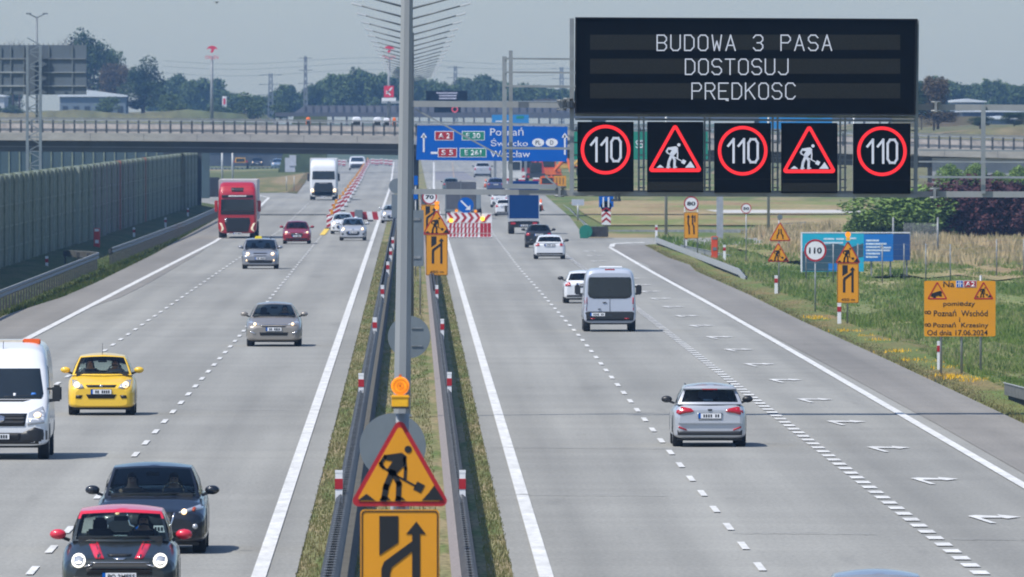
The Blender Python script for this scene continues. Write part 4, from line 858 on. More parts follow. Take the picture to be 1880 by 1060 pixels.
# ------------------------------------------------------------------ wire fence
t = thing('wire_fence', 'thin wire mesh fence on grey posts crossing the dry grass at the right', 'fence', P(1570,500)); b0 = t.location.copy()
fp = [(1480,519),(1530,520),(1575,519),(1620,520),(1660,519),(1700,519),(1745,520),(1830,508),(1880,508),(1940,508)]; tops = []; mw = mat('wire_mesh', (.25,.27,.27), .6, .3, .1, 3)
for k, (x, y) in enumerate(fp):
    p = P(x,y)-b0; mb = MB(); mb.tube(p, p+Vector((0,0,1.75)), .03, n=6); mb.build('post', GALVD, t); tops.append(p)
mb = MB()
for a, b in zip(tops, tops[1:]):
    for z in (.3,.6,.9,1.2,1.5,1.7): mb.bar(a+Vector((0,0,z)), b+Vector((0,0,z)), .008)
mb.build('wires', mw, t)
t = thing('wire_fence', 'dense pale panel fence beside the end of the blue billboard', 'fence', P(1690,485)); b0 = t.location.copy(); mb = MB()
for x in range(1660, 1722, 3): p = P(x, 476)-b0; mb.tube(p, p+Vector((0,0,1.9)), .014, n=5)
mb.build('pickets', GALVD, t)
for x in (1640,1722): mb = MB(); p = P(x,476)-b0; mb.tube(p,p+Vector((0,0,2.2)),.05); mb.build('post', GALVD, t)
# ------------------------------------------------------------------ trees and bushes
def leafmat(nm, c, c2):
    m = bpy.data.materials.new(nm); m.use_nodes = True; n = m.node_tree; b = n.nodes['Principled BSDF']; b.inputs['Roughness'].default_value = .65; b.inputs['Specular IOR Level'].default_value = .2
    g = n.nodes.new('ShaderNodeNewGeometry'); oi = n.nodes.new('ShaderNodeObjectInfo'); nz = n.nodes.new('ShaderNodeTexNoise'); nz.inputs['Scale'].default_value = .6; nz.inputs['Detail'].default_value = 3
    n.links.new(g.outputs['Position'], nz.inputs[0])
    ad = n.nodes.new('ShaderNodeMath'); ad.operation = 'MULTIPLY_ADD'; ad.inputs[1].default_value = .45; n.links.new(oi.outputs['Random'], ad.inputs[0])
    a2 = n.nodes.new('ShaderNodeMath'); a2.operation = 'MULTIPLY_ADD'; a2.inputs[1].default_value = .45; a2.inputs[2].default_value = -.1; n.links.new(g.outputs['Random Per Island'], a2.inputs[0]); n.links.new(a2.outputs[0], ad.inputs[2])
    a3 = n.nodes.new('ShaderNodeMath'); a3.operation = 'MULTIPLY_ADD'; a3.inputs[1].default_value = .5; n.links.new(nz.outputs[0], a3.inputs[0]); n.links.new(ad.outputs[0], a3.inputs[2])
    mx = n.nodes.new('ShaderNodeMix'); mx.data_type = 'RGBA'; mx.inputs[6].default_value = (*c,1); mx.inputs[7].default_value = (*c2,1); n.links.new(a3.outputs[0], mx.inputs[0]); n.links.new(mx.outputs[2], b.inputs['Base Color']); MC[nm] = m; return m
LG = leafmat('green_leaves', (.034,.064,.020), (.095,.140,.045)); LD = leafmat('dark_leaves', (.016,.036,.014), (.045,.075,.025)); LP = leafmat('purple_leaves', (.012,.007,.010), (.14,.055,.06)); LB = leafmat('bright_leaves', (.075,.14,.03), (.21,.30,.08)); LR = leafmat('reddish_leaves', (.05,.045,.02), (.12,.085,.045))
BARK = mat('bark', (.10,.075,.055), .9, 0, .3, 3)
def crown_mesh(nm, W_, H_, z0, n, leaf, seed, m, lobes=14, flat=.9):
    rr = random.Random(seed); L = []
    for _ in range(lobes):
        a = rr.uniform(0, 2*math.pi); q = rr.random()**.5*.62; zz = rr.uniform(.12,.88); k = math.sin(math.pi*min(.95,max(.12,zz)))**.6
        L.append((math.cos(a)*q*W_/2*k, math.sin(a)*q*W_/2*k, z0+zz*H_, rr.uniform(.16,.30)*min(W_,H_*1.1)))
    v = []; f = []
    for _ in range(n):
        x, y, z, r = L[rr.randrange(lobes)]; d = Vector((rr.gauss(0,1), rr.gauss(0,1), rr.gauss(0,1))).normalized()*r*(rr.random()**.28)*rr.uniform(.85,1.15)
        c = Vector((x, y, z))+Vector((d.x, d.y, d.z*flat)); 
        if c.z < z0-.1*H_: continue
        u = Vector((rr.gauss(0,1), rr.gauss(0,1), rr.gauss(0,.6))).normalized(); w_ = u.cross(Vector((rr.gauss(0,1), rr.gauss(0,1), rr.gauss(0,1)))).normalized(); s1 = leaf*rr.uniform(.6,1.4)
        k = len(v); v += [c-u*s1, c+w_*s1*.55, c+u*s1, c-w_*s1*.55]; f.append((k,k+1,k+2,k+3))
    me = bpy.data.meshes.new(nm); me.from_pydata([tuple(q) for q in v], [], f); me.materials.append(m); me.update(); return me, L
TR = {}
def tree(nm, lab, loc, W_, H_, kind, m, leaf=.30, n=3200, group=None, trunk=True, var=0, sink=0):
    key = (kind, var); 
    if key not in TR:
        z0 = .22 if trunk else .0; me, L = crown_mesh('crown', 1.0, 1-z0, z0, n, leaf, hash(key) % 9999 if False else sum(map(ord, kind))*7+var, m)
        mb = MB(); mb.tube((0,0,-.05),(.01,0,.42),.035,.02,7)
        for x, y, z, r in L[:6]: mb.tube((.0,0,.18+.15*abs(x)), (x*.8,y*.8,z), .016, .005, 5)
        tb = mb.bm; tm_ = bpy.data.meshes.new('trunk'); tb.to_mesh(tm_); tb.free(); tm_.materials.append(BARK); TR[key] = (me, tm_)
    me, tm_ = TR[key]; t = thing(nm, lab, 'tree' if trunk else 'bush', loc, group); 
    c = bpy.data.objects.new('crown', me); COL.objects.link(c); c.parent = t; c.scale = (W_, W_, H_)
    b = bpy.data.objects.new('trunk', tm_); COL.objects.link(b); b.parent = t; b.scale = (W_*.9, W_*.9, H_)
    t.rotation_euler.z = R.uniform(0, 6.28); return t
def ptree(nm, lab, x, ybase, ytop, wpx, d, kind, m, **kw):
    s2 = F/d; p = at(x, ybase, d); return tree(nm, lab, p, wpx/s2, (ybase-ytop)/s2*1.04, kind, m, **kw)
# near-left group behind the sign back (crowns in unit space: leaf size is relative)
ptree('broadleaf_tree', 'tall dark tree rising right behind the left sign back', 165, 212, 66, 120, 2640, 'tall', LD, leaf=.022, n=5200)
ptree('broadleaf_tree', 'tree with a ragged top between the tall tree and the rounded dark tree', 200, 212, 95, 95, 2680, 'tall', LG, leaf=.022, n=5200, var=1)
ptree('broadleaf_tree', 'reddish brown tree among the green trees at the left', 217, 212, 118, 80, 2600, 'round', LR, leaf=.024, n=4200)
ptree('broadleaf_tree', 'rounded dark tree at the right end of the left tree group', 264, 212, 116, 92, 2590, 'round', LD, leaf=.024, n=4200, var=1)
ptree('broadleaf_tree', 'low wide dark tree below the rounded tree near the warehouse end', 262, 214, 155, 100, 2570, 'round', LD, leaf=.024, n=4200, var=2)
ptree('broadleaf_tree', 'dark low tree at the left edge under the sign back', 22, 212, 168, 70, 2640, 'round', LG, leaf=.024, n=4200, var=3)
for x, yb, yt, w_, lb in ((198,217,185,52,'round green bush on the bank right of the lattice mast'),(315,219,180,52,'round green bush on the bank left of the tall petrol sign'),(459,221,178,60,'dark green bush on the bank above the bridge, near white signs'),(405,221,200,60,'low sprawling bush between two larger bushes on the bank'),(20,216,200,50,'low bush on the bank at the far left edge'),(515,222,196,40,'small dull bush right of the dark green bush')):
    ptree('bush', lb, x, yb-4, yt-5, w_*1.25, 2540, 'bush', LG, leaf=.035, n=2600, trunk=False, var=R.randrange(3))
# bare poplars left
mb = None
for k, x in enumerate((8, 24, 36, 118, 128)):
    d = 2620; s2 = F/d; t = thing('bare_tree', ['leftmost thin bare tree showing above the sign back','second thin bare tree above the left sign back','third thin bare tree above the sign back near the mast','thin bare tree just right of the mast top','rightmost thin bare tree near the tall dark tree'][k], 'tree', at(x,212,d)); mb = MB(); rr = random.Random(k); H_ = (212-[66,60,68,58,62][k])/s2
    mb.tube((0,0,-1),(0,0,H_*.75),.22,.07,6)
    tk = mb.build('trunk', BARK, t); mb = MB()
    for j in range(26):
        z = rr.uniform(.55,.98)*H_; a = rr.uniform(0,6.28); l = rr.uniform(.5,1.6); mb.tube((0,0,z-1.2),(math.cos(a)*l,math.sin(a)*l*.5,z),.04,.015,4)
    mb.build('twigs', BARK, t)
# far tree line: single trees, five shapes
rr = random.Random(11); k = 0
tops = [(290,158),(330,145),(345,142),(380,150),(410,160),(430,184),(470,178),(500,172),(520,155),(545,165),(580,150),(610,142),(635,136),(650,145),(665,132),(690,130),(720,132),(740,136),(770,150),(800,152),(830,158),(860,150),(885,142),(905,140),(925,155),(950,168),(975,160),(1000,152),(1025,158),(1050,165)]
words = ['first','second','third','fourth','fifth','sixth','seventh','eighth','ninth','tenth','eleventh','twelfth','thirteenth','fourteenth','fifteenth','sixteenth','seventeenth','eighteenth','nineteenth','twentieth']
def word(i): return words[i] if i < 20 else 'twenty '+words[i-20] if i < 29 else 'thirtieth' if i == 29 else 'thirty '+words[i-30] if i < 39 else 'fortieth' if i == 39 else 'forty '+words[i-40]
x = 285.0
while x < 1060:
    yt = interp(tops, x)+rr.uniform(-4,9); w_ = rr.uniform(46,74); d = rr.uniform(2950,3300)
    ptree('broadleaf_tree', f'hazy blue green tree, {word(k)} from the left in the far tree line', x, 226, yt, w_, d, 'far', LG, leaf=.040, n=4600, var=k % 5, group='hazy far tree line'); x += w_*.36; k += 1
x = 1560.0; k = 0
while x < 1900:
    yt = interp([(1560,150),(1690,150),(1720,140),(1745,150),(1780,155),(1820,150),(1900,152)], x)+rr.uniform(0,8); w_ = rr.uniform(46,70)
    ptree('broadleaf_tree', f'hazy tree right of the message board, {word(k)} from the left in its row', x, 226, yt, w_, rr.uniform(2700,3000), 'far', LG, leaf=.040, n=4600, var=k % 5, group='hazy tree row at the right'); x += w_*.42; k += 1
for x, yb, yt, w_, lb in ((1715,235,142,66,'nearer green tree just right of the message board'),(1692,235,160,40,'tree half hidden behind the right post of the message board'),(1722,236,205,90,'low dark hedge tree under the nearer green tree'),(1800,236,216,70,'low green tree below the white roofed hall'),(1862,236,208,60,'low green tree at the right edge above the bridge railing')):
    ptree('broadleaf_tree', lb, x, yb, yt, w_, 1650, 'round', LG, leaf=.026, n=4200, var=R.randrange(3))
for x, yb, yt, w_, lb, m in ((1640,458,360,215,'wide green bush behind the blue billboard',LB),(1705,460,348,195,'tall light green bush between billboard and purple shrub',LB),(1590,450,396,110,'low end of the green bush above the billboard edge',LB),(1690,462,428,100,'low green bush at the right end of the billboard',LG),(1710,470,445,90,'low bush at the foot of the purple shrub',LG)):
    ptree('bush', lb, x, yb, yt, w_, 1000 if yb < 449 else 905, 'leafy'+m.name, m, leaf=.026, n=10000, trunk=False, var=R.randrange(2))
for x, yb, yt, w_, lb in ((1770,486,346,175,'left dark purple shrub under the lower gantry beam'),(1840,486,338,195,'middle dark purple shrub under the lower gantry beam'),(1915,486,342,175,'right dark purple shrub at the edge of the photo')):
    ptree('shrub', lb, x, yb, yt, w_, 905, 'purple', LP, leaf=.026, n=10000, trunk=False, var=R.randrange(2))
for x, yt, w_, lb in ((1745,305,70,'first sunlit green bush below the bridge abutment'),(1790,303,60,'second sunlit green bush below the bridge abutment'),(1835,318,50,'third sunlit green bush below the bridge abutment'),(1875,308,60,'fourth sunlit green bush below the abutment, at the photo edge')):
    ptree('bush', lb, x, 372, yt, w_, 1100, 'leafy'+LB.name, LB, leaf=.045, n=5200, trunk=False, var=R.randrange(2))
# ------------------------------------------------------------------ far buildings, bridge two, towers
def bld(nm, lab, cat, x0, x1, yb, yt, d, wallm, roofm, roof_h=0, n=0):
    s2 = F/d; c0 = at((x0+x1)/2, 0, d).x; zb = HC-(yb-VY)/s2; t = thing(nm, lab, cat, (c0, d, zb-2)); w2 = (x1-x0)/s2/2; h = (yb-yt)/s2+2
    mb = MB(); mb.b2(-w2,w2,0,25,0,h); mb.build('wall', wallm, t)
    mb = MB(); r = roof_h/s2; mb.bm; A = [(-w2-.3,h),(w2+.3,h),(w2+.3,h+r*.15+.1),(-w2*.1,h+r+.2),(-w2-.3,h+r*.6+.1)]; mb.prism(A, -.4, 25.4); mb.build('roof', roofm, t)
    if n:
        for k in range(n): mb = MB(); xx = -w2+(k+.5)*2*w2/n; mb.b2(xx-w2/n*.5, xx+w2/n*.5, -.05, 0, h*.45, h*.7); mb.build('window', mat('far_window', (.03,.04,.05), .3), t)
    return t
rw = mat('white_roof', (.62,.66,.70), .5, 0, .1, .2); blw = mat('grey_blue_cladding', (.13,.17,.21), .7, 0, .1, .3, stretch=(4,1,.2)); dk = mat('dark_blue_cladding', (.025,.045,.09), .6, 0, .1, .2)
bld('warehouse', 'long grey blue warehouse with a white sloping roof behind the left bank', 'building', 110, 231, 214, 178, 2560, blw, rw, 10, 6)
bld('house', 'small pale building at the far left edge under the sign back', 'building', -40, 8, 214, 178, 2560, mat('pale_wall', (.45,.48,.5), .8), rw, 4, 2)
bld('industrial_hall', 'white roofed hall right of the message board above the beam', 'building', 1755, 1808, 204, 188, 2300, blw, rw, 4, 4)
bld('industrial_hall', 'dark blue flat hall behind the right gantry bay', 'building', 1768, 1880, 224, 206, 2250, dk, rw, 1.5, 5)
bld('industrial_hall', 'small white hall lower right of the dark blue hall', 'building', 1820, 1865, 226, 219, 2100, blw, rw, 3, 3)
bld('industrial_hall', 'grey low hall roof beyond the second bridge near the lattice uprights', 'building', 985, 1030, 192, 186, 2700, dk, mat('dark_roof', (.07,.06,.055), .8), 3, 2)
# second bridge
d = 2150.0; s_ = F/d; t = thing('road_bridge', 'second dark bridge far behind the first, bluish in the haze', 'bridge', (at(770,0,d).x, d, 0)); c0 = t.location.x; X = lambda x: (x-VX)/s_-c0; Z = lambda y: HC-(y-VY)/s_
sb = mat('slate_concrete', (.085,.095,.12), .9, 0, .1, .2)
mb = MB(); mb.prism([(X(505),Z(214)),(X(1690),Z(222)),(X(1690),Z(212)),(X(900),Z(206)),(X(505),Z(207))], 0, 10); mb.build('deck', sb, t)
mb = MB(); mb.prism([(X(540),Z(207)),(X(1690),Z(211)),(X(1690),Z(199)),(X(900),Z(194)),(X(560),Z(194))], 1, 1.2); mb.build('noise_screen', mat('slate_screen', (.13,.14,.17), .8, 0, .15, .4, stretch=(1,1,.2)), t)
mb = MB()
for x in range(560, 1690, 14):
    mb = MB(); mb.b2(X(x)-.08, X(x)+.08, .85, 1.0, Z(210), Z(194)); mb.build('screen_post', sb, t)
for x in (560, 1100, 1400): mb = MB(); mb.b2(X(x)-1, X(x)+1, 2, 8, 0, Z(212)); mb.build('pier', sb, t)
mb = MB(); mb.prism([(X(510),0),(X(600),0),(X(600),Z(214)),(X(540),Z(214))], -2, 12); mb.build('abutment_slope', far, t)
mb = MB(); mb.prism([(X(1600),0),(X(2000),0),(X(2000),Z(214)),(X(1640),Z(214))], -2, 12); mb.build('abutment_slope', far, t)
# petrol brand masts
red = mat('brand_red', (.62,.02,.06), .5, 0, .05, 1)
for x, lb, extra in ((389,'tall petrol station mast with red emblem and lettering, left of the columns',0),(714,'second petrol mast with red emblem seen through the lamp arms, red square sign below',1)):
    d = 2050.0; s_ = F/d; t = thing('brand_mast', lb, 'sign mast', (at(x,0,d).x, d, 6)); c0 = t.location.x; X = lambda q: (q-389)/s_; Z = lambda y: HC-6-(y-VY)/s_
    mb = MB(); mb.tube((0,0,0),(0,0,Z(104)),.26,.18,8); mb.build('mast', GALVD, t)
    mb = MB(); mb.prism([(X(379),Z(91)),(X(383),Z(86)),(X(390),Z(84)),(X(396),Z(86)),(X(400),Z(91)),(X(394),Z(90)),(X(392),Z(95)),(X(389),Z(98)),(X(386),Z(95)),(X(389),Z(92)),(X(385),Z(89))],-.3,.3); mb.build('emblem', red, t)
    text('ORLEN', 0, Z(105.5), 24/s_, 6.5/s_, -.3, red, t)
    if extra:
        mb = MB(); mb.b2(X(380),X(398),-.5,-.2,Z(179),Z(158)); q = mb.build('square_sign', red, t); mb = MB(); mb.b2(X(376),X(402),-.5,-.2,Z(186),Z(180)); mb.build('white_strip', SIGNW, t)
        mb = MB(); mb.stroke([(X(385),Z(172)),(X(389),Z(168)),(X(394),Z(162))],2.5/s_,-.52,-.5); mb.stroke([(X(385),Z(168)),(X(391),Z(174))],2.5/s_,-.52,-.5); mb.build('white_mark', SIGNW, q)
# pylons
def pylon(x, yt, wpx, d, lab):
    s2 = F/d; t = thing('power_pylon', lab, 'pylon', (at(x,0,d).x, d, 0)); H_ = HC+(VY-yt)/s2; w2 = wpx/s2/2; pmt = mat('pylon_steel', (.17,.19,.21), .6, .2, .1, 1); mb = MB()
    for sx in (-1,1):
        for sy in (-1,1): mb.bar((sx*w2*1.5,sy*w2*1.5,0),(sx*w2*.55,sy*w2*.55,H_*.97),.22)
    k = 14
    for i in range(k):
        a = 1.5-.95*i/k; b = 1.5-.95*(i+1)/k; z0 = H_*.97*i/k; z1 = H_*.97*(i+1)/k
        mb.bar((-w2*a,-w2*a,z0),(w2*b,-w2*b,z1),.13); mb.bar((w2*a,-w2*a,z0),(-w2*b,-w2*b,z1),.13)
    mb.build('lattice_body', pmt, t)
    mb = MB()
    for q in (.72,.84,.95): mb.bar((-w2*5*(1.2-q*.3),0,H_*q),(w2*5*(1.2-q*.3),0,H_*q),.12)
    mb.build('cross_arms', pmt, t); return t
pylon(561, 97, 5.5, 2700, 'slim tall pylon rising above the far trees left of the column')
pylon(497, 130, 9, 3100, 'wide low pylon with crane like arms in the haze at the left')
pylon(836, 116, 7, 3300, 'faint pylon above the trees right of the column')
pylon(1031, 118, 8, 3300, 'faint pylon left of the message board behind the lattice uprights')
pw = mat('power_cable', (.12,.14,.16), .6); t = thing('power_line', 'thin power cables strung between the far pylons', 'power line', (at(700,0,2900).x, 2900, 15)); c = t.location
mb = MB()
for y in (112, 122, 134):
    pr = None
    for x in range(300, 1060, 40):
        q = at(x, y+6*math.sin((x-300)/260*math.pi), 2900)-c
        if pr: mb.bar(pr, q, .05)
        pr = q
mb.build('cables', pw, t)
guardrail('pale guardrail along the ramp under the bridge, above the grass island', [at(370,310,2300)-Vector((0,0,.75)), at(566,308,2400)-Vector((0,0,.75))], -1, m=mat('new_galvanised_steel', (.5,.52,.54), .4, .4, .15, 3))
# small white signs and cones on the bank, near the petrol mast
for x, y0, y1, d, lb in ((412,177,197,2560,'small white totem sign near the base of the left petrol mast'),(449,198,206,2560,'tiny white sign on a post above the bridge railing')):
    s_ = F/d; t = thing('totem_sign', lb, 'sign', (at(x,0,d).x, d, 8)); mb = MB(); mb.b2(-4/s_,4/s_,0,.2,HC-8-(y1-VY)/s_,HC-8-(y0-VY)/s_); mb.build('panel', SIGNW, t); mb = MB(); mb.b2(-.06,.06,.05,.15,0,HC-8-(y1-VY)/s_+.1); mb.build('post', GALV, t)
    mb = MB(); mb.b2(-2/s_,2/s_,-.04,-.005,HC-8-(y1-5-VY)/s_,HC-8-(y0+4-VY)/s_); mb.build('red_mark', red, t)
# billboard on posts seen under the bridge
s_ = S(352); t = thing('traffic_sign', 'pale grey two panel sign back under the bridge at the edge of the grass island', 'road sign', P(533,352)); mb = MB(); mb.b2(-.55,.5,0,.05,(352-316)/s_,(352-290)/s_); mb.b2(-.1,.6,-.06,-.01,(352-305)/s_,(352-285)/s_); mb.build('panel', mat('pale_grey_panel', (.4,.43,.5), .5), t); posts(t, [-.4,.4], 1.6, .04)
# ------------------------------------------------------------------ roadworks: beacons and barriers
lampA = AMBER
bys = [421,409,398,388,380,372,365,358,352,346,340,335,330,325,320,316,312,308,304]
for k, y in enumerate(bys):
    x = interp([(300,672),(312,664),(330,655),(345,646),(360,636),(380,624),(398,611),(421,603)], y); p = P(x+6, y)
    t = thing('beacon_board', f'striped guide board with orange lamp, {word(k)} from the near end of the slanting row', 'guide board', p, 'slanting row of guide boards on the left carriageway')
    hw = .34; mb = MB(); mb.b2(-hw,hw,-.03,.03,.08,1.0); mb.build('board', SIGNW, t); mb = MB()
    for q in (-.1,.25,.6): mb.prism([(-hw,q+.18),(hw,q+.56),(hw,q+.74),(-hw,q+.36)] if q+.74<1.0 else [(-hw,q+.18),(0,q+.37),(0,q+.395),(-hw,q+.36)], -.04, -.03)
    mb.build('stripes', REDS, t)
    mb = MB(); mb.b2(-.45,.45,-.22,.22,0,.09); mb.build('base', DARKP, t)
    mb = MB(); mb.b2(-.10,.10,-.06,.06,1.0,1.12); mb.disc(0,1.22,.11,-.07,.07,14); mb.build('lamp', ORANGE, t)
def red_white_bar(par, x0, x1, z0, z1, n, y=0, slant=.12):
    mb = MB(); mb.b2(x0,x1,y,y+.06,z0,z1); mb.build('panel', SIGNW, par); mb = MB(); w2 = (x1-x0)/n
    for i in range(0, n, 2): a = x0+i*w2; mb.prism([(a+slant if i else a,z0+.01),(a+w2+slant if i<n-1 else x1,z0+.01),(a+w2,z1-.01),(a,z1-.01)], y-.008, y-.001)
    mb.build('stripes', REDS, par)
s_ = S(407); t = thing('road_barrier', 'red and white striped barrier plank across the closed left lane behind two white cars', 'barrier', P(680,407)); red_white_bar(t, (643-680)/s_, (712-680)/s_, .12, .72, 7); 
for x in (-1.3,0,1.2): mb = MB(); mb.b2(x-.2,x+.2,-.2,.3,0,.12); mb.build('foot', DARKP, t)
mb = MB(); mb.b2(-1.15,-.55,-.5,-.1,0,.85); mb.build('lamp_box', BACK, t, bevel=.03)
# right barrier group
s_ = S(437); t = thing('road_barrier', 'stacked red and white barrier with chevron board closing the left lane of the right carriageway', 'barrier', P(861,437)); X = lambda x: (x-861)/s_; Z = lambda y: (437-y)/s_
mb = MB(); mb.b2(X(820),X(882),0,.06,Z(409),Z(391)); mb.build('chevron_board', SIGNW, t); mb = MB()
for i in range(5): a = X(820)+i*.43; m2 = (Z(409)+Z(391))/2; mb.prism([(a,Z(409)+.01),(a+.2,Z(409)+.01),(min(a+.42,X(882)),m2),(a+.2,Z(391)-.01),(a,Z(391)-.01),(a+.22,m2)], -.008, -.001)
mb.build('chevrons', REDS, t)
for i, (y0, y1) in enumerate(((417,411),(427,419),(435,430))):
    mb = MB(); mb.b2(X(822),X(903),-.1-.15*i,.0-.15*i,Z(y1),Z(y0)); mb.build('plank', SIGNW, t); mb = MB(); rr = random.Random(i)
    for k in range(11):
        a = X(826)+k*.235; w2 = rr.uniform(.09,.15)
        if k > 7: mb.b2(a,min(a+.2,X(903)),-.112-.15*i,-.101-.15*i,Z(y1-1),Z(y0+1))
        else: mb.prism([(a,Z(y1-1)),(a+w2,Z(y1-1)),(a+w2-.06,Z(y0+1)),(a-.06,Z(y0+1))],-.112-.15*i,-.101-.15*i)
    mb.build('stripes', REDS, t)
mb = MB(); mb.b2(X(822),X(903),-.5,.2,0,Z(435)); mb.build('white_base', WHITE, t); mb = MB(); mb.b2(X(820),X(904),-.6,.3,0,.03); mb.build('rubber_foot', DARKP, t)
for x, y in ((828,405),(886,402)): mb = MB(); mb.disc(X(x),Z(y),.13,-.12,.0,16); mb.build('flashing_lamp', mat('lit_amber_lamp', (.9,.45,.02), .4, 0, 0, emit=(1,.5,.03), es=1.6), t)
for x, y in ((838,387),(873,388),(804,372)): mb = MB(); mb.disc(X(x),Z(y),.09,.0,.1,12); mb.build('amber_lamp', AMBER, t)
mb = MB(); mb.b2(X(884),X(903),.05,.15,Z(409),Z(392)); mb.build('side_board', SIGNW, t); mb = MB(); mb.prism([(X(884),Z(408)),(X(890),Z(408)),(X(902),Z(394)),(X(896),Z(394))],.035,.045); mb.build('side_stripe', REDS, t)
t = thing('keep_right_sign', 'round blue sign with a white arrow pointing down right above the chevron barrier', 'road sign', P(855,432)); s_ = S(432)
mb = MB(); mb.disc(0,(432-377)/s_,14.5/s_,0,.03,32); mb.build('blue_disc', BLUES, t); mb = MB(); z = (432-377)/s_; mb.stroke([(-.27,z+.25),(.12,z-.13)],.10,-.01,-.002); mb.prism([(.29,z-.30),(.30,z+.02),(-.03,z-.30)],-.01,-.002); mb.build('arrow', SIGNW, t); posts(t, [0], z, .03)
for x, y, lb in ((880,394,'leaning white and orange cone near the blue arrow sign'),(993,387,'orange traffic cone beyond the blue box truck'),(892,345,'distant orange cone at the lane edge under the blue direction sign')):
    t = thing('traffic_cone', lb, 'traffic cone', P(x, y)); mb = MB(); mb.tube((0,0,.04),(0,0,.95),.24,.05,12); mb.build('cone', mat('cone_orange', (.8,.12,.02), .5, 0, .05, 3), t); mb = MB(); mb.tube((0,0,.45),(0,0,.65),.165,.125,12); mb.build('white_band', WHITE, t); mb = MB(); mb.box((0,0,.03),(.6,.6,.05)); mb.build('foot', DARKP, t)
# dense barriers under the bridge, far left: red and white boards
for k, (x, y) in enumerate(((612,306),(622,305),(631,306),(684,303),(692,304),(700,303),(709,304),(717,305))):
    t = thing('beacon_board', f'far red and white board near the white van under the bridge, {word(k)} from the left', 'guide board', P(x,y), 'far red and white boards under the bridge'); mb = MB(); mb.b2(-.3,.3,-.03,.03,.1,1.05); mb.build('board', SIGNW, t); mb = MB(); mb.b2(-.3,.3,-.045,-.031,.2,.42); mb.b2(-.3,.3,-.045,-.031,.66,.88); mb.build('stripes', REDS, t); mb = MB(); mb.b2(-.35,.35,-.2,.2,0,.1); mb.build('base', DARKP, t)
# orange plates and board by the works machines
s_ = S(350); t = thing('information_board', 'distant yellow orange panel standing left of the message board post, beside the machines', 'road sign', P(1028,350)); mb = MB(); mb.b2(-.65,.65,0,.05,.45,1.55); mb.build('panel', ORANGE, t); mb = MB()
for q in (-.35,0,.35): mb.b2(q-.04,q+.04,-.01,-.002,.65,1.35)
mb.build('black_bars', BLACK, t); posts(t, [-.5,.5], 1.5, .04)
# ------------------------------------------------------------------ vehicles
def carpaint(nm, c, metal=.25, rough=.38): return mat(nm, c, rough, metal, .03, 2, coat=.7)
GL = bpy.data.materials.new('car_glass'); GL.use_nodes = True; n_ = GL.node_tree; n_.nodes.clear()
o_ = n_.nodes.new('ShaderNodeOutputMaterial'); mx_ = n_.nodes.new('ShaderNodeMixShader'); tr_ = n_.nodes.new('ShaderNodeBsdfTransparent'); gl_ = n_.nodes.new('ShaderNodeBsdfGlossy'); fr_ = n_.nodes.new('ShaderNodeFresnel')
tr_.inputs[0].default_value = (.78,.87,.84,1); gl_.inputs['Roughness'].default_value = .06; fr_.inputs[0].default_value = 1.35
n_.links.new(fr_.outputs[0], mx_.inputs[0]); n_.links.new(tr_.outputs[0], mx_.inputs[1]); n_.links.new(gl_.outputs[0], mx_.inputs[2]); n_.links.new(mx_.outputs[0], o_.inputs[0])
DGL = mat('dark_tinted_glass', (.012,.018,.022), .12, 0, .25, 1.5, coat=.5)
SEAT = mat('dark_upholstery', (.02,.021,.024), .8, 0, .2, 4); DASH = mat('dashboard', (.018,.019,.021), .6, 0, .2, 4)
TYRE = mat('tyre_rubber', (.012,.012,.013), .85, 0, .15, 10); RIM = mat('alloy_rim', (.35,.36,.37), .35, .8, .05, 3)
LAMPC = mat('clear_lamp', (.45,.47,.5), .15, .3, .15, 14, coat=.6); LAMPL = mat('lit_headlamp', (.8,.7,.5), .3, 0, 0, emit=(1,.62,.30), es=1.6); DRL = mat('daytime_light', (.8,.8,.75), .3, 0, 0, emit=(1,.93,.78), es=.8)
TAIL = mat('red_tail_lamp', (.40,.006,.015), .2, 0, .15, 8, coat=.6); CHROME = mat('chrome', (.6,.6,.62), .2, .9, .05, 3); GRILL = mat('black_grille', (.008,.009,.010), .5, 0, .3, 20)
TRIM = mat('black_trim', (.015,.016,.018), .45, 0, .1, 6)
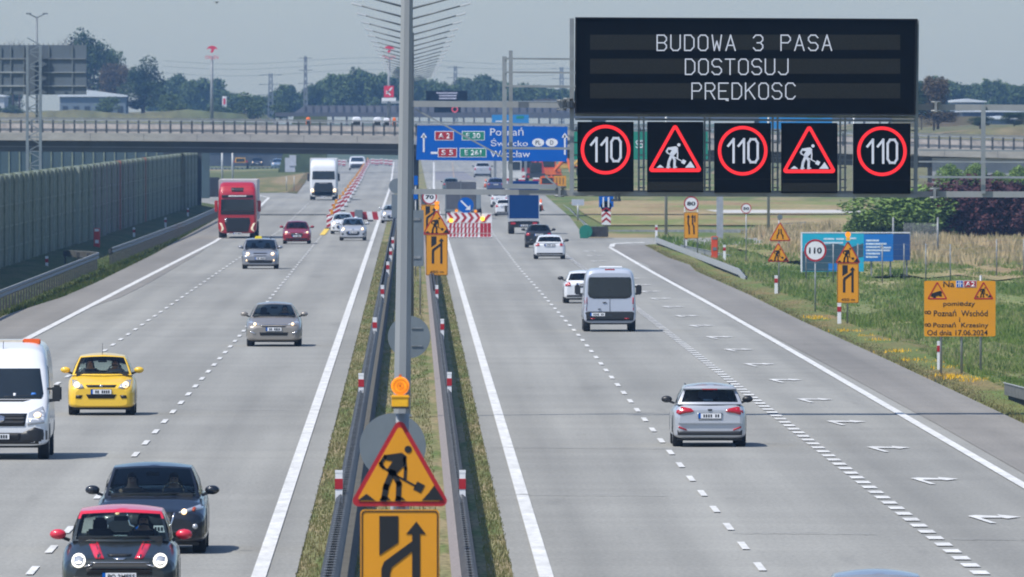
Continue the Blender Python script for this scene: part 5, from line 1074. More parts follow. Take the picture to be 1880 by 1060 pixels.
def hull(L, prof, n=4.6, tap=0.0, ns=44, m=None, name='body', parent=None, steps=40, wz=None):
    """prof: list of (y from nose, half width, z bottom, z top). Smooth closed shell."""
    ysn = [p[0] for p in prof]; ys = sorted(set([p[0] for p in prof] + [ysn[0]+(ysn[-1]-ysn[0])*((1-math.cos(math.pi*i/steps))/2) for i in range(steps+1)]))
    bm = bmesh.new(); rings = []
    def sm(k, y):   # smooth interpolation
        for a, b in zip(prof, prof[1:]):
            if y <= b[0]+1e-9:
                t = (y-a[0])/max(1e-6, b[0]-a[0]); return a[k]+(b[k]-a[k])*t
        return prof[-1][k]
    for y in ys:
        w2, zb, zt = sm(1,y), sm(2,y), sm(3,y); zm = (zb+zt)/2; hz = (zt-zb)/2; r = []
        for i in range(ns):
            a = 2*math.pi*(i+.5)/ns; c, s = math.cos(a), math.sin(a); nn = n if s > 0 else max(n, 9); x = w2*math.copysign(abs(c)**(2/nn), c); z = zm+hz*math.copysign(abs(s)**(2/nn), s)
            if tap: x *= 1-tap*max(0, (z-zb)/(prof[len(prof)//2][3]-zb+1e-6))**2
            r.append(bm.verts.new((x, y-L/2, z)))
        rings.append(r)
    for a, b in zip(rings, rings[1:]):
        for i in range(ns): bm.faces.new((a[i], a[(i+1)%ns], b[(i+1)%ns], b[i])).smooth = True
    bm.faces.new(rings[0][::-1]); bm.faces.new(rings[-1]); bmesh.ops.recalc_face_normals(bm, faces=bm.faces)
    bv = BVHTree.FromBMesh(bm); me = bpy.data.meshes.new(name); bm.to_mesh(me); bm.free(); me.materials.append(m)
    o = bpy.data.objects.new(name, me); COL.objects.link(o); o.parent = parent; return o, bv
def decal(bv, pts, m, parent, name, side='front', off=.012, mirror=False, g=.09, label=None):
    """a fitted panel: outline (x,z) pressed on the shell from the front, the back or a side"""
    outs = []
    for sg in ((1, -1) if mirror else (1,)):
        bm = bmesh.new(); P2 = [(x*sg, z) for x, z in pts]; bm.faces.new([bm.verts.new((x, 0, z)) for x, z in P2])
        xs = [p[0] for p in P2]; zs = [p[1] for p in P2]
        k = min(xs)+g
        while k < max(xs): bmesh.ops.bisect_plane(bm, geom=bm.verts[:]+bm.edges[:]+bm.faces[:], plane_co=(k,0,0), plane_no=(1,0,0)); k += g
        k = min(zs)+g
        while k < max(zs): bmesh.ops.bisect_plane(bm, geom=bm.verts[:]+bm.edges[:]+bm.faces[:], plane_co=(0,0,k), plane_no=(0,0,1)); k += g
        bmesh.ops.triangulate(bm, faces=bm.faces[:])
        dy = {'front':1,'rear':-1}.get(side, 0)
        for v in bm.verts:
            x, z = v.co.x, v.co.z
            if dy: o0 = Vector((x, -dy*20, z)); dr = Vector((0, dy, 0))
            else: o0 = Vector(((5 if side == 'right' else -5), x, z)); dr = Vector((-1 if side == 'right' else 1, 0, 0))
            h = bv.ray_cast(o0, dr)
            if h[0] is None:
                q = bv.find_nearest(Vector((x, -dy*2.0, z)) if dy else Vector((-dr.x*.9, x, z))); h = (q[0],)
            v.co = h[0]-dr*off
        ed = [e for e in bm.edges if e.is_boundary]; r = bmesh.ops.extrude_edge_only(bm, edges=ed)
        for v in r['geom']:
            if isinstance(v, bmesh.types.BMVert): v.co += (Vector((0,dy,0)) if dy else dr)*(off+.02)
        for f in bm.faces: f.smooth = True
        bmesh.ops.recalc_face_normals(bm, faces=bm.faces); me = bpy.data.meshes.new(name); bm.to_mesh(me); bm.free(); me.materials.append(m)
        o = bpy.data.objects.new(name, me); COL.objects.link(o); o.parent = parent; outs.append(o)
        if label: o['label'] = label
    return outs
WM = {}
def wheel(parent, x, y, r, wd, rimm=RIM, name='wheel'):
    key = (round(r,3), round(wd,3))
    if key not in WM:
        mb = MB(); n = 28; pr = [(-wd/2,r*.66),(-wd/2,r*.93),(-wd*.40,r),(wd*.40,r),(wd/2,r*.93),(wd/2,r*.66)]; prev = None
        for i in range(n+1):
            a = 2*math.pi*i/n
            ring = [mb.bm.verts.new((px, q*math.cos(a), r+q*math.sin(a))) for px, q in pr]
            if prev:
                for j in range(len(pr)-1): mb.bm.faces.new((prev[j], prev[j+1], ring[j+1], ring[j])).smooth = True
            prev = ring
        bmesh.ops.remove_doubles(mb.bm, verts=mb.bm.verts, dist=.001); o = mb.build('tyre', TYRE); me1 = o.data; bpy.data.objects.remove(o)
        mb = MB(); mb.tube((-wd*.42,0,r),(wd*.42,0,r),r*.20,n=12)
        for i in range(10): a = 2*math.pi*i/10; mb.bar((-wd*.40,0,r),(-wd*.40,r*.66*math.cos(a),r+r*.66*math.sin(a)),.05,.04); mb.bar((wd*.40,0,r),(wd*.40,r*.66*math.cos(a),r+r*.66*math.sin(a)),.05,.04)
        mb.tube((-wd*.1,0,r),(wd*.1,0,r),r*.68,n=20); o = mb.build('rim', rimm); me2 = o.data; bpy.data.objects.remove(o); WM[key] = (me1, me2)
    wv = bpy.data.objects.new(name, None); COL.objects.link(wv); wv.parent = parent; wv.location = (x, y, 0); wv.empty_display_size = .1
    for nm, me in zip(('tyre','rim'), WM[key]): o = bpy.data.objects.new(nm, me); COL.objects.link(o); o.parent = wv
def plate(parent, x, z, y, wd=.50, ht=.112, txt=None, facing=-1, m=SIGNW):
    mb = MB(); mb.b2(x-wd/2-.008,x+wd/2+.008,y,y+.012,z-ht/2-.008,z+ht/2+.008); o = mb.build('number_plate', TRIM, parent)
    mb = MB(); f = -.004 if facing < 0 else .016; mb.b2(x-wd/2,x+wd/2,y+f-.001,y+f+.003,z-ht/2,z+ht/2); mb.build('plate_face', m, o)
    xb = x-wd/2*(1 if facing < 0 else -1); mb = MB(); mb.b2(xb,xb+.045*(1 if facing<0 else -1),y+f-.004,y+f+.006,z-ht/2,z+ht/2); mb.build('blue_band', BLUES, o)
    if txt and facing < 0: text(txt, x+.03, z, wd*.80, ht*.66, y-.012, BLACK, o, bold=.01)
    else:
        mb = MB()
        for k in range(7):
            if k != 2: q = x+(.03 if facing<0 else -.03)+(k-3)*wd*.105; mb.b2(q-.017,q+.017,y+(f-.008 if facing<0 else f+.002),y+(f-.004 if facing<0 else f+.006),z-ht*.3,z+ht*.3)
        mb.build('worn_characters', DARKP, o)
def patch(bmp, bmg, fn, us, vs, glass):
    grid = [[None]*len(us) for _ in vs]; gg = {}
    V = {}
    def gv(bm, i, j):
        k = (id(bm), i, j)
        if k not in V: V[k] = bm.verts.new(fn(us[i], vs[j]))
        return V[k]
    for j in range(len(vs)-1):
        for i in range(len(us)-1):
            g = glass((us[i]+us[i+1])/2, (vs[j]+vs[j+1])/2); bm = bmg if g else bmp
            bm.faces.new((gv(bm,i,j), gv(bm,i+1,j), gv(bm,i+1,j+1), gv(bm,i,j+1))).smooth = True
def lin(a, b, n): return [a+(b-a)*i/n for i in range(n+1)]
def car(name, label, cat, px, py, W, H, L, paint, sp, rear=False, group=None, scalez=1.0, roofm=None, txt=None, yaw=0, mirm=None, people=0):
    loc = P(px, py); loc.y += L/2-.85; loc.x = (px-VX)/F*(loc.y-L/2+.85)
    t = thing(name, label, cat, loc, group, (math.pi if rear else 0)+yaw); k = W/2
    zn, zc, zt = sp.get('zn',.72), sp.get('zc',.98), sp.get('zt',1.02)
    yc, yrf, yrr, yrb = sp.get('yc',1.05), sp.get('yrf',1.75), sp.get('yrr',L-1.0), sp.get('yrb',L-.35)
    zbot = sp.get('zbot',.19)
    prof = [(0,k*.76,zbot+.05,zn-.13),(.03,k*.84,zbot+.02,zn-.07),(.09,k*.92,zbot+.01,zn-.02),(.20,k*.965,zbot,zn+.02),(.42,k*.985,zbot,zn+(zc-zn)*.33),(.75,k*.995,zbot,zn+(zc-zn)*.72),(yc+.1,k,zbot,zc),(L*.55,k,zbot,(zc+zt)/2+.01),
            (L-.75,k*.99,zbot,zt),(L-.30,k*.96,zbot,zt-.01),(L-.12,k*.94,zbot+.01,zt-.04),(L-.03,k*.88,zbot+.03,zt-.11),(L,k*.80,zbot+.06,zt-.18)]
    body, bv = hull(L, prof, sp.get('n',4.4), 0, 48, paint, 'body', t)
    # greenhouse
    wb, wr = k*sp.get('wb',.90), k*sp.get('wr',.66); Hr = H-.035; bmp = bmesh.new(); bmg = bmesh.new(); Y0 = -L/2; fb, ft, rb, rt = .26, .13, .10, .07
    def ws(u, v):
        w_ = wb+(wr-wb)*v; bow = (fb+(ft-fb)*v)*(1-u*u); return Vector((w_*u, Y0+yc+(yrf-yc)*v-bow, (zc-.05)+(Hr-zc+.05)*v+.035*(1-u*u)*v+.03*math.sin(math.pi*v)))
    def rw_(u, v):
        w_ = wb+(wr-wb)*v; bow = (rb+(rt-rb)*v)*(1-u*u); return Vector((-w_*u, Y0+yrb+(yrr-yrb)*v+bow, (zt-.05)+(Hr-zt+.05)*v+.035*(1-u*u)*v+.03*math.sin(math.pi*v)))
    def rf(u, t_):
        y = yrf-ft*(1-u*u)+(yrr+rt*(1-u*u)-yrf+ft*(1-u*u))*t_; return Vector((wr*u, Y0+y, Hr+.035*(1-u*u)+.05*math.sin(math.pi*t_)*(.5+.5*(1-u*u))))
    def sd(sg):
        def f(s_, v):
            yb = yc+(yrb-yc)*s_; yt = yrf+(yrr-yrf)*s_; w_ = wb+(wr-wb)*v+.035*math.sin(math.pi*v); z0 = zc+(zt-zc)*s_-.05; z1 = Hr+.05*math.sin(math.pi*s_)*.5
            w_ += .03*math.sin(math.pi*s_)*(1-v); return Vector((w_*sg, Y0+yb+(yt-yb)*v, z0+(z1-z0)*v))
        return f
    us = [-1,-.94]+lin(-.90,.90,10)+[.94,1]
    patch(bmp, bmg, ws, us, [0,.05,.09]+lin(.16,.88,4)+[.93,1], lambda u, v: abs(u) < .92 and .06 < v < (.86 if roofm else .91))
    rg = sp.get('rg', (.10,.86,.84)); patch(bmp, bmg, rw_, us, [0,rg[0]]+lin(rg[0]+.05,rg[1]-.04,4)+[rg[1],1], lambda u, v: abs(u) < rg[2] and rg[0] < v < rg[1])
    patch(bmp, bmg, rf, lin(-1,1,10), lin(0,1,8), lambda u, v: False)
    for sg in (-1,1):
        ss = [0,.05]+lin(.09,.42,3)+[.47]+lin(.50,.84,3)+[.90,1]
        patch(bmp, bmg, sd(sg), ss, [0,.08,.45,.84,1], lambda s_, v: .08 < v < .84 and (.05 < s_ < .44 or .485 < s_ < .87))
    bmesh.ops.remove_doubles(bmp, verts=bmp.verts, dist=.004); bmesh.ops.recalc_face_normals(bmp, faces=bmp.faces)
    for e in bmp.edges:
        if len(e.link_faces) == 2 and e.calc_face_angle(0) > .6: e.smooth = False
    me = bpy.data.meshes.new('cabin_frame'); bmp.to_mesh(me); me.materials.append(roofm or paint); 
    if roofm:
        me.materials.append(sp.get('pillar', TRIM))
        for f in me.polygons: f.material_index = 0 if f.center.z > Hr-.10 else 1
    o = bpy.data.objects.new('cabin_frame', me); COL.objects.link(o); o.parent = t; gb = BVHTree.FromBMesh(bmp); bmp.free()
    bmesh.ops.recalc_face_normals(bmg, faces=bmg.faces); me = bpy.data.meshes.new('windows'); bmg.to_mesh(me); bmg.free(); me.materials.append(DGL if sp.get('tint') else GL); o = bpy.data.objects.new('windows', me); COL.objects.link(o); o.parent = t
    mb = MB(); mb.b2(-wb*.86,wb*.86,Y0+yc-.12,Y0+yc+.42,zc-.1,zc+.015); mb.build('dashboard', DASH, t)
    mb = MB(); mb.b2(-wb*.93,wb*.93,Y0+yc+.3,Y0+yrb-.05,min(zc,zt)-.10,min(zc,zt)+.004); mb.build('cabin_floor', SEAT, t)
    ysf = yrf+.45
    for sx in (-.38,.38):
        mb = MB(); mb.b2(sx*k-.20,sx*k+.20,Y0+ysf,Y0+ysf+.14,zc-.2,zc+.10); mb.b2(sx*k-.10,sx*k+.10,Y0+ysf+.01,Y0+ysf+.10,zc+.13,zc+.27); mb.build('front_seat', SEAT, t, bevel=.03)
    mb = MB(); yb2 = min(ysf+.95, yrb-.35); mb.b2(-wb*.72,wb*.72,Y0+yb2,Y0+yb2+.14,zc-.2,zc+.03)
    for sx in (-.4,.4): mb.b2(sx*k-.11,sx*k+.11,Y0+yb2+.02,Y0+yb2+.10,zc+.0,zc+.17)
    mb.build('rear_seat', SEAT, t, bevel=.02)
    if not rear: mb = MB(); mb.bm; c = Vector((.38*k, Y0+yc+.50, zc+.02)); 
    if not rear:
        pts = [c+Vector((.18*math.cos(a), .05*math.sin(a), .17*math.sin(a))) for a in [2*math.pi*i/16 for i in range(17)]]
        for a, b in zip(pts, pts[1:]): mb.tube(a, b, .014, n=5)
        mb.build('steering_wheel', TRIM, t)
    mb = MB(); mb.box((0, Y0+yrf+.02, H-.14), (.22,.04,.07)); mb.build('inner_mirror', TRIM, t, bevel=.01)
    # wheels, arches, mirrors
    r = sp.get('r', .325); yf, yr_ = sp.get('yf', .85), L-sp.get('yre', .85)
    for y in (yf, yr_):
        for sx in (-1,1): wheel(t, sx*(k-.13), Y0+y, r, .225)
        for sd_ in ('left','right'): decal(bv, [(Y0+y+(r+.06)*math.cos(a), max(zbot+.03, r+(r+.06)*math.sin(a))) for a in [math.pi*i/12 for i in range(13)]], TRIM, t, 'wheel_arch', sd_, .004)
    mb = MB(); mb.b2(-k*.86,k*.86,Y0+.35,Y0+L-.35,.14,.24); mb.build('underbody', TRIM, t)
    zm = sp.get('zm', zc+.05)
    for sx in (-1,1):
        mb = MB(); mb.ball((sx*(k+.075), Y0+yc+.36, zm+.03), 1, 14, (.125,.085,.078)); mi = mb.build('mirror', mirm or sp.get('mirror', paint), t)
        mb = MB(); mb.bar((sx*(k-.10), Y0+yc+.38, zm-.06), (sx*(k+.03), Y0+yc+.37, zm-.01), .06, .05); mb.build('mirror_stalk', TRIM, mi)
    q = lambda pts: [(x*k, z) for x, z in pts]
    for nm, m, pts, mir, sd_ in sp.get('det', []):
        decal(bv, q(pts), m, t, nm, sd_, .012 if 'grille' in nm or 'intake' in nm else .018, mir)
    for nm, m, x, z, rr, mir, sd_ in sp.get('dots', []):
        for sx in ((1,-1) if mir else (1,)): decal(bv, [(sx*x*k+rr*math.cos(a), z+rr*math.sin(a)) for a in [2*math.pi*i/16 for i in range(16)]], m, t, nm, sd_, .026)
    for nm, m, pts, mir, sd_ in sp.get('cab', []): decal(gb, q(pts), m, t, nm, sd_, .01, mir)
    zp = sp.get('zp', .52)
    if rear: plate(t, 0, sp.get('zpr',.78), L/2+sp.get('pyr',.012), facing=1)
    else: plate(t, sp.get('xp',0), zp, -L/2-sp.get('py',.015)-.012, txt=txt)
    if sp.get('wiper', 1):
        mb = MB(); 
        for x0, x1 in ((-.55,-.05),(.05,.6)): a_ = ws(x0, .07)+Vector((0,-.015,.01)); b_ = ws(x1, .11)+Vector((0,-.02,.012)); mb.bar(a_, b_, .018)
        mb.build('wipers', TRIM, t)
    t['_k'] = k; del t['_k']
    t.scale = (1,1,scalez); SPEC[t.name] = (t, k, Y0, zc, ysf, H); return t
SPEC = {}
# people behind the wheel: one continuous skinned body each, hair as its child
SKIN = mat('skin', (.42,.26,.19), .6, 0, .05, 8); HAIR = mat('dark_hair', (.03,.02,.015), .8, 0, .2, 10)
PM = {}
def person(label, carobj, sx, cloth, col, driver=True):
    t, k, Y0, zc, ysf, H = SPEC[carobj.name]; key = (driver, 1)
    if key not in PM:
        bm = bmesh.new(); V = {}; lay = bm.verts.layers.skin.verify()
        def v(nm, co, r): V[nm] = bm.verts.new(co); V[nm][lay].radius = (r, r*.8)
        # seated figure facing -y, origin on the seat
        v('pel',(0,0,.10),.15); v('bel',(0,-.01,.26),.13); v('che',(0,0,.44),.16); v('nek',(0,-.01,.57),.06); v('hea',(0,-.03,.66),.085); v('top',(0,-.035,.765),.088); v('nos',(0,-.105,.69),.035)
        for s in (-1,1):
            hx = .15*s; v(f's{s}',(.19*s,0,.50),.065)
            if driver: v(f'e{s}',(.24*s,-.16,.32),.045); v(f'w{s}',(.16*s,-.38,.42),.032); v(f'h{s}',(.13*s,-.45,.44),.036)
            else: v(f'e{s}',(.23*s,-.05,.26),.045); v(f'w{s}',(.14*s,-.24,.18),.032); v(f'h{s}',(.10*s,-.32,.17),.036)
            v(f'k{s}',(.12*s,-.46,.14),.075); v(f'f{s}',(.12*s,-.62,-.22),.05); v(f't{s}',(.12*s,-.74,-.25),.04)
        E = [('pel','bel'),('bel','che'),('che','nek'),('nek','hea'),('hea','top'),('hea','nos')]
        for s in (-1,1): E += [('che',f's{s}'),(f's{s}',f'e{s}'),(f'e{s}',f'w{s}'),(f'w{s}',f'h{s}'),('pel',f'k{s}'),(f'k{s}',f'f{s}'),(f'f{s}',f't{s}')]
        for a, b in E: bm.edges.new((V[a], V[b]))
        me = bpy.data.meshes.new('body'); bm.to_mesh(me); bm.free(); ob = bpy.data.objects.new('tmp', me); COL.objects.link(ob)
        ob.modifiers.new('s','SKIN'); sub = ob.modifiers.new('u','SUBSURF'); sub.levels = 2; me.skin_vertices[0].data[0].use_root = True
        m2 = bpy.data.meshes.new_from_object(ob.evaluated_get(bpy.context.evaluated_depsgraph_get())); bpy.data.objects.remove(ob)
        for f in m2.polygons: f.use_smooth = True
        PM[key] = m2
    m2 = PM[key].copy(); m2.materials.clear(); m2.materials.append(SKIN); m2.materials.append(mat(cloth, col, .8, 0, .1, 6))
    for f in m2.polygons:
        c = f.center; f.material_index = 0 if (c.z > .555 or (c.y < -.40 and c.z > .38 and driver)) else 1
    rot = t.rotation_euler.z; q = Matrix.Rotation(rot, 3, 'Z') @ Vector((sx*k, Y0+ysf-.10, zc-.47))
    p = thing('person', label, 'person', t.location+q, None, rot); o = bpy.data.objects.new('body', m2); COL.objects.link(o); o.parent = p
    mb = MB(); mb.ball((0,.0,.735), 1, 14, (.088,.098,.085)); mb.build('hair', HAIR, p)
    mb = MB()
    for s in (-1,1): mb.ball((.033*s,-.112,.715), .012, 8)
    mb.build('eyes', BLACK, p); mb = MB(); mb.box((0,-.121,.645), (.045,.01,.01)); mb.build('mouth', mat('lips', (.3,.12,.1), .6, 0, 0), p)
    return p
# paints
pMini = carpaint('black_green_paint', (.020,.027,.028), .3); pRed = carpaint('red_car_paint', (.62,.018,.045), .0); pMaz = carpaint('dark_navy_paint', (.010,.013,.020), .3); pYel = carpaint('yellow_car_paint', (.80,.50,.03), .0)
pBei = carpaint('beige_grey_paint', (.27,.245,.215), .35); pGrey = carpaint('blue_grey_paint', (.25,.265,.30), .3); pSil = carpaint('silver_paint', (.44,.46,.50), .3, .30); pWhi = carpaint('white_car_paint', (.66,.68,.71), .0); pVan = carpaint('silver_white_paint', (.43,.47,.55), .15); pBlk = carpaint('black_suv_paint', (.015,.018,.024), .3)
f_ = 'front'; r_ = 'rear'
# 1 small dark hatchback with red roof and bonnet stripes
sp = dict(zn=.80, zc=1.05, zt=1.04, yc=.98, yrf=1.50, yrr=3.3, yrb=3.7, wb=.84, wr=.70, zp=.50, py=.0, r=.32, zm=1.06, n=4.0, pillar=pMini, det=[
 ('bonnet_stripe', pRed, [(.41,1.04),(.58,1.04),(.435,.80),(.405,.765),(.26,.765),(.28,.80)], True, f_), ('stripe_line', pMini, [(.44,1.03),(.455,1.03),(.325,.77),(.305,.77)], True, f_),
 ('bonnet_scoop', GRILL, [(-.22,.835),(.22,.835),(.19,.80),(-.19,.80)], False, f_), ('badge', CHROME, [(-.12,.775),(.12,.775),(.05,.745),(-.05,.745)], False, f_),
 ('grille', GRILL, [(-.50,.70),(.50,.70),(.56,.62),(.56,.53),(-.56,.53),(-.56,.62)], False, f_), ('grille_bar', pRed, [(-.55,.618),(.55,.618),(.55,.602),(-.55,.602)], False, f_), ('chrome_lip', CHROME, [(-.5,.715),(.5,.715),(.5,.705),(-.5,.705)], False, f_),
 ('lower_intake', GRILL, [(-.86,.44),(-.80,.50),(.80,.50),(.86,.44),(.80,.33),(-.80,.33)], False, f_), ('fog_lamp_bezel', CHROME, [(.60,.66),(.46,.69),(.48,.67),(.60,.64)], True, f_)],
 dots=[('headlight_ring', DRL, .70, .735, .105, True, f_), ('headlight', LAMPC, .70, .735, .072, True, f_)])
c1 = car('hatchback_car', 'small black hatchback with red roof, red mirrors and two red bonnet stripes', 'car', 221, 1118, 1.72, 1.46, 3.9, pMini, sp, roofm=pRed, txt='PO 2MF55', mirm=pRed)
# 2 dark saloon
sp = dict(zn=.72, zc=.96, zt=1.05, yc=1.35, yrf=2.05, yrr=3.6, yrb=4.3, wb=.86, wr=.70, zp=.42, r=.34, zm=1.0, det=[
 ('headlight', LAMPC, [(.52,.68),(.93,.74),(.96,.82),(.86,.81),(.60,.735),(.50,.70)], True, f_), ('grille', GRILL, [(-.42,.70),(.42,.70),(.38,.50),(.24,.44),(-.24,.44),(-.38,.50)], False, f_),
 ('chrome_wing', CHROME, [(-.44,.69),(-.38,.48),(-.24,.42),(.24,.42),(.38,.48),(.44,.69),(.41,.69),(.36,.50),(.23,.445),(-.23,.445),(-.36,.50),(-.41,.69)], False, f_),
 ('lower_intake', GRILL, [(-.85,.38),(.85,.38),(.78,.28),(-.78,.28)], False, f_)],
 dots=[('headlamp_bulb', LAMPL, .60, .705, .045, True, f_), ('fog_lamp', LAMPC, .80, .46, .045, True, f_), ('indicator', mat('orange_red_lens', (.35,.05,.01), .3, 0, 0), .78, .745, .035, True, f_)])
c2 = car('saloon_car', 'dark navy saloon just behind the small black and red hatchback', 'car', 278, 1015, 1.86, 1.43, 4.8, pMaz, sp)
# 3 yellow hatchback
sp = dict(zn=.80, zc=1.03, zt=1.02, yc=.92, yrf=1.52, yrr=3.1, yrb=3.55, wb=.88, wr=.66, zp=.585, r=.30, zm=1.07, yf=.75, n=4.0, det=[
 ('headlight', LAMPC, [(.50,.68),(.66,.66),(.84,.72),(.88,.88),(.74,.86),(.56,.76)], True, f_), ('grille', GRILL, [(-.46,.755),(.46,.755),(.40,.695),(-.40,.695)], False, f_), ('badge', CHROME, [(-.06,.755),(.06,.755),(.04,.70),(-.04,.70)], False, f_),
 ('lower_intake', GRILL, [(-.45,.52),(.45,.52),(.38,.42),(-.38,.42)], False, f_), ('fog_intake', GRILL, [(.55,.50),(.74,.50),(.76,.43),(.60,.42)], True, f_)], dots=[('headlamp_bulb', LAMPL, .72, .755, .075, True, f_)])
c3 = car('hatchback_car', 'small bright yellow hatchback with lit headlights on the left carriageway', 'car', 187, 762, 1.66, 1.46, 3.7, pYel, sp)
mb = MB(); mb.tube((0,-.35,1.42),(0,-.25,1.75),.006,n=5); mb.build('antenna', TRIM, c3)
# 4 beige grey saloon
sp = dict(zn=.74, zc=.97, zt=1.02, yc=1.25, yrf=2.0, yrr=3.4, yrb=4.3, wb=.86, wr=.62, zp=.56, r=.33, zm=1.0, det=[
 ('headlight', LAMPC, [(.50,.69),(.84,.68),(.92,.78),(.88,.86),(.70,.78),(.54,.74)], True, f_), ('grille', GRILL, [(-.46,.665),(.46,.665),(.40,.63),(-.40,.63)], False, f_), ('chrome_strip', CHROME, [(-.50,.71),(0,.735),(.50,.71),(.50,.69),(0,.71),(-.50,.69)], False, f_),
 ('lower_intake', GRILL, [(-.52,.46),(.52,.46),(.48,.36),(-.48,.36)], False, f_), ('fog_bezel', CHROME, [(.66,.44),(.84,.50),(.84,.46),(.66,.40)], True, f_)], dots=[('headlamp_bulb', LAMPL, .68, .725, .045, True, f_)])
c4 = car('saloon_car', 'beige grey saloon alone in the middle lane of the left carriageway', 'car', 503, 636, 1.78, 1.37, 4.7, pBei, sp)
# 5 grey taxi saloon
sp = dict(zn=.76, zc=1.0, zt=1.05, yc=1.0, yrf=1.65, yrr=3.2, yrb=4.0, wb=.93, wr=.80, zp=.52, r=.33, zm=1.04, det=[
 ('headlight', LAMPC, [(.46,.70),(.80,.68),(.90,.76),(.88,.84),(.52,.80)], True, f_), ('grille', GRILL, [(-.38,.80),(.38,.80),(.34,.66),(-.34,.66)], False, f_), ('lower_intake', GRILL, [(-.72,.44),(.72,.44),(.62,.30),(-.62,.30)], False, f_)],
 dots=[('headlamp_bulb', LAMPL, .68, .75, .075, True, f_), ('fog_lamp', LAMPL, .74, .43, .035, True, f_)])
c5 = car('taxi_car', 'blue grey saloon with a yellow taxi sign on its roof', 'car', 478, 494, 1.80, 1.47, 4.5, pGrey, sp)
mb = MB(); mb.box((-.10,-.35,1.54),(.38,.14,.13),taper=.8); mb.build('taxi_sign', mat('taxi_yellow', (.75,.60,.01), .4, 0, .05, 3), c5, bevel=.02)
mb = MB(); mb.tube((.5,-.3,1.47),(.5,-.25,1.6),.02,n=6); mb.build('antenna', TRIM, c5)
# 6 red hatchback
sp = dict(zn=.70, zc=.93, zt=1.0, yc=1.2, yrf=1.9, yrr=3.2, yrb=3.9, wb=.86, wr=.66, zp=.47, r=.32, det=[
 ('headlight', LAMPC, [(.48,.64),(.86,.66),(.92,.74),(.84,.74),(.52,.69)], True, f_), ('grille', GRILL, [(-.44,.66),(.44,.66),(.40,.48),(.2,.40),(-.2,.40),(-.40,.48)], False, f_), ('badge', CHROME, [(-.08,.62),(.08,.62),(.06,.56),(-.06,.56)], False, f_),
 ('lower_intake', GRILL, [(-.8,.34),(.8,.34),(.74,.24),(-.74,.24)], False, f_)], dots=[('headlamp_bulb', LAMPL, .74, .69, .055, True, f_)])
c6 = car('hatchback_car', 'dark red hatchback right of the grey taxi', 'car', 545, 448, 1.68, 1.33, 4.3, carpaint('dark_red_paint', (.26,.010,.022), .2), sp)
# 7..9 pale cars by the barrier
def spf(**k):
    d = dict(zn=.74, zc=.97, zt=1.02, yc=1.0, yrf=1.65, yrr=3.0, yrb=3.6, wb=.86, wr=.66, zp=.5, r=.31, det=[
     ('headlight', LAMPC, [(.46,.66),(.80,.68),(.90,.80),(.86,.86),(.60,.76)], True, f_), ('grille', GRILL, [(-.45,.56),(.45,.56),(.5,.44),(.36,.34),(-.36,.34),(-.5,.44)], False, f_), ('badge', CHROME, [(-.08,.72),(.08,.72),(.06,.67),(-.06,.67)], False, f_),
     ('fog_intake', GRILL, [(.66,.44),(.84,.46),(.82,.36),(.68,.36)], True, f_)], dots=[('headlamp_bulb', LAMPL, .70, .72, .07, True, f_)]); d.update(k); return d
c7 = car('hatchback_car', 'silver hatchback in front of a white car beside the near end of the guide boards', 'car', 648, 442, 1.66, 1.36, 4.0, pSil, spf())
c8 = car('saloon_car', 'white car half hidden behind the silver hatchback near the guide boards', 'car', 629, 430, 1.56, 1.33, 4.3, pWhi, spf(yrr=3.1, yrb=3.9))
c9 = car('saloon_car', 'silver car partly hidden behind the left edge of the big column', 'car', 722, 410, 1.75, 1.28, 4.4, pSil, spf(yrr=3.1, yrb=3.9))
# right carriageway, seen from behind
sp = dict(zn=.72, zc=.95, zt=1.0, yc=1.2, yrf=1.9, yrr=4.15, yrb=4.50, wb=.86, wr=.66, zpr=.695, pyr=.014, r=.32, zm=.98, mirror=TRIM, rg=(.10,.74,.86), n=4.0, det=[
 ('tail_lamp', TAIL, [(.42,.80),(.50,.86),(.74,.90),(.88,.87),(.90,.76),(.80,.72),(.66,.755),(.50,.77)], True, r_), ('tailgate_recess', mat('shaded_silver', (.30,.32,.35), .4, .5, .03, 2), [(-.34,.765),(.34,.765),(.30,.60),(-.30,.60)], False, r_),
 ('badge', TRIM, [(-.06,.845),(.06,.845),(.05,.81),(-.05,.81)], False, r_), ('reflector', TAIL, [(.62,.40),(.84,.47),(.84,.43),(.62,.365)], True, r_), ('lower_bumper', TRIM, [(-.80,.355),(.80,.355),(.87,.38),(.85,.18),(-.85,.18),(-.87,.38)], False, r_)])
c10 = car('estate_car', 'silver estate car seen from behind, nearest car on the right carriageway', 'car', 1302, 820, 1.66, 1.36, 4.65, pSil, sp, rear=True)
mb = MB()
mb.b2(-.60,.60,4.65/2-.62,4.65/2-.28,1.275,1.305); mb.build('roof_spoiler', pSil, c10, bevel=.012)
mb = MB(); mb.b2(-.17,.17,4.65/2-.29,4.65/2-.268,1.272,1.29); mb.build('high_brake_lamp', TAIL, c10)
mb = MB(); mb.b2(-.50,.50,4.65/2-1.6,4.65/2-.9,1.333,1.345); mb.build('roof_panel', mat('roof_glass_reflection_panel', (.10,.11,.14), .25, 0, .3, 3), c10)
mb = MB(); mb.b2(-.70,.70,4.65/2-.06,4.65/2+.045,.50,.585); mb.build('bumper_ledge', pSil, c10, bevel=.03)
for sx in (-1,1): mb = MB(); mb.tube((sx*.50,.8,1.345),(sx*.50,-.8,1.355),.016,n=6); mb.build('roof_rail', TRIM, c10)
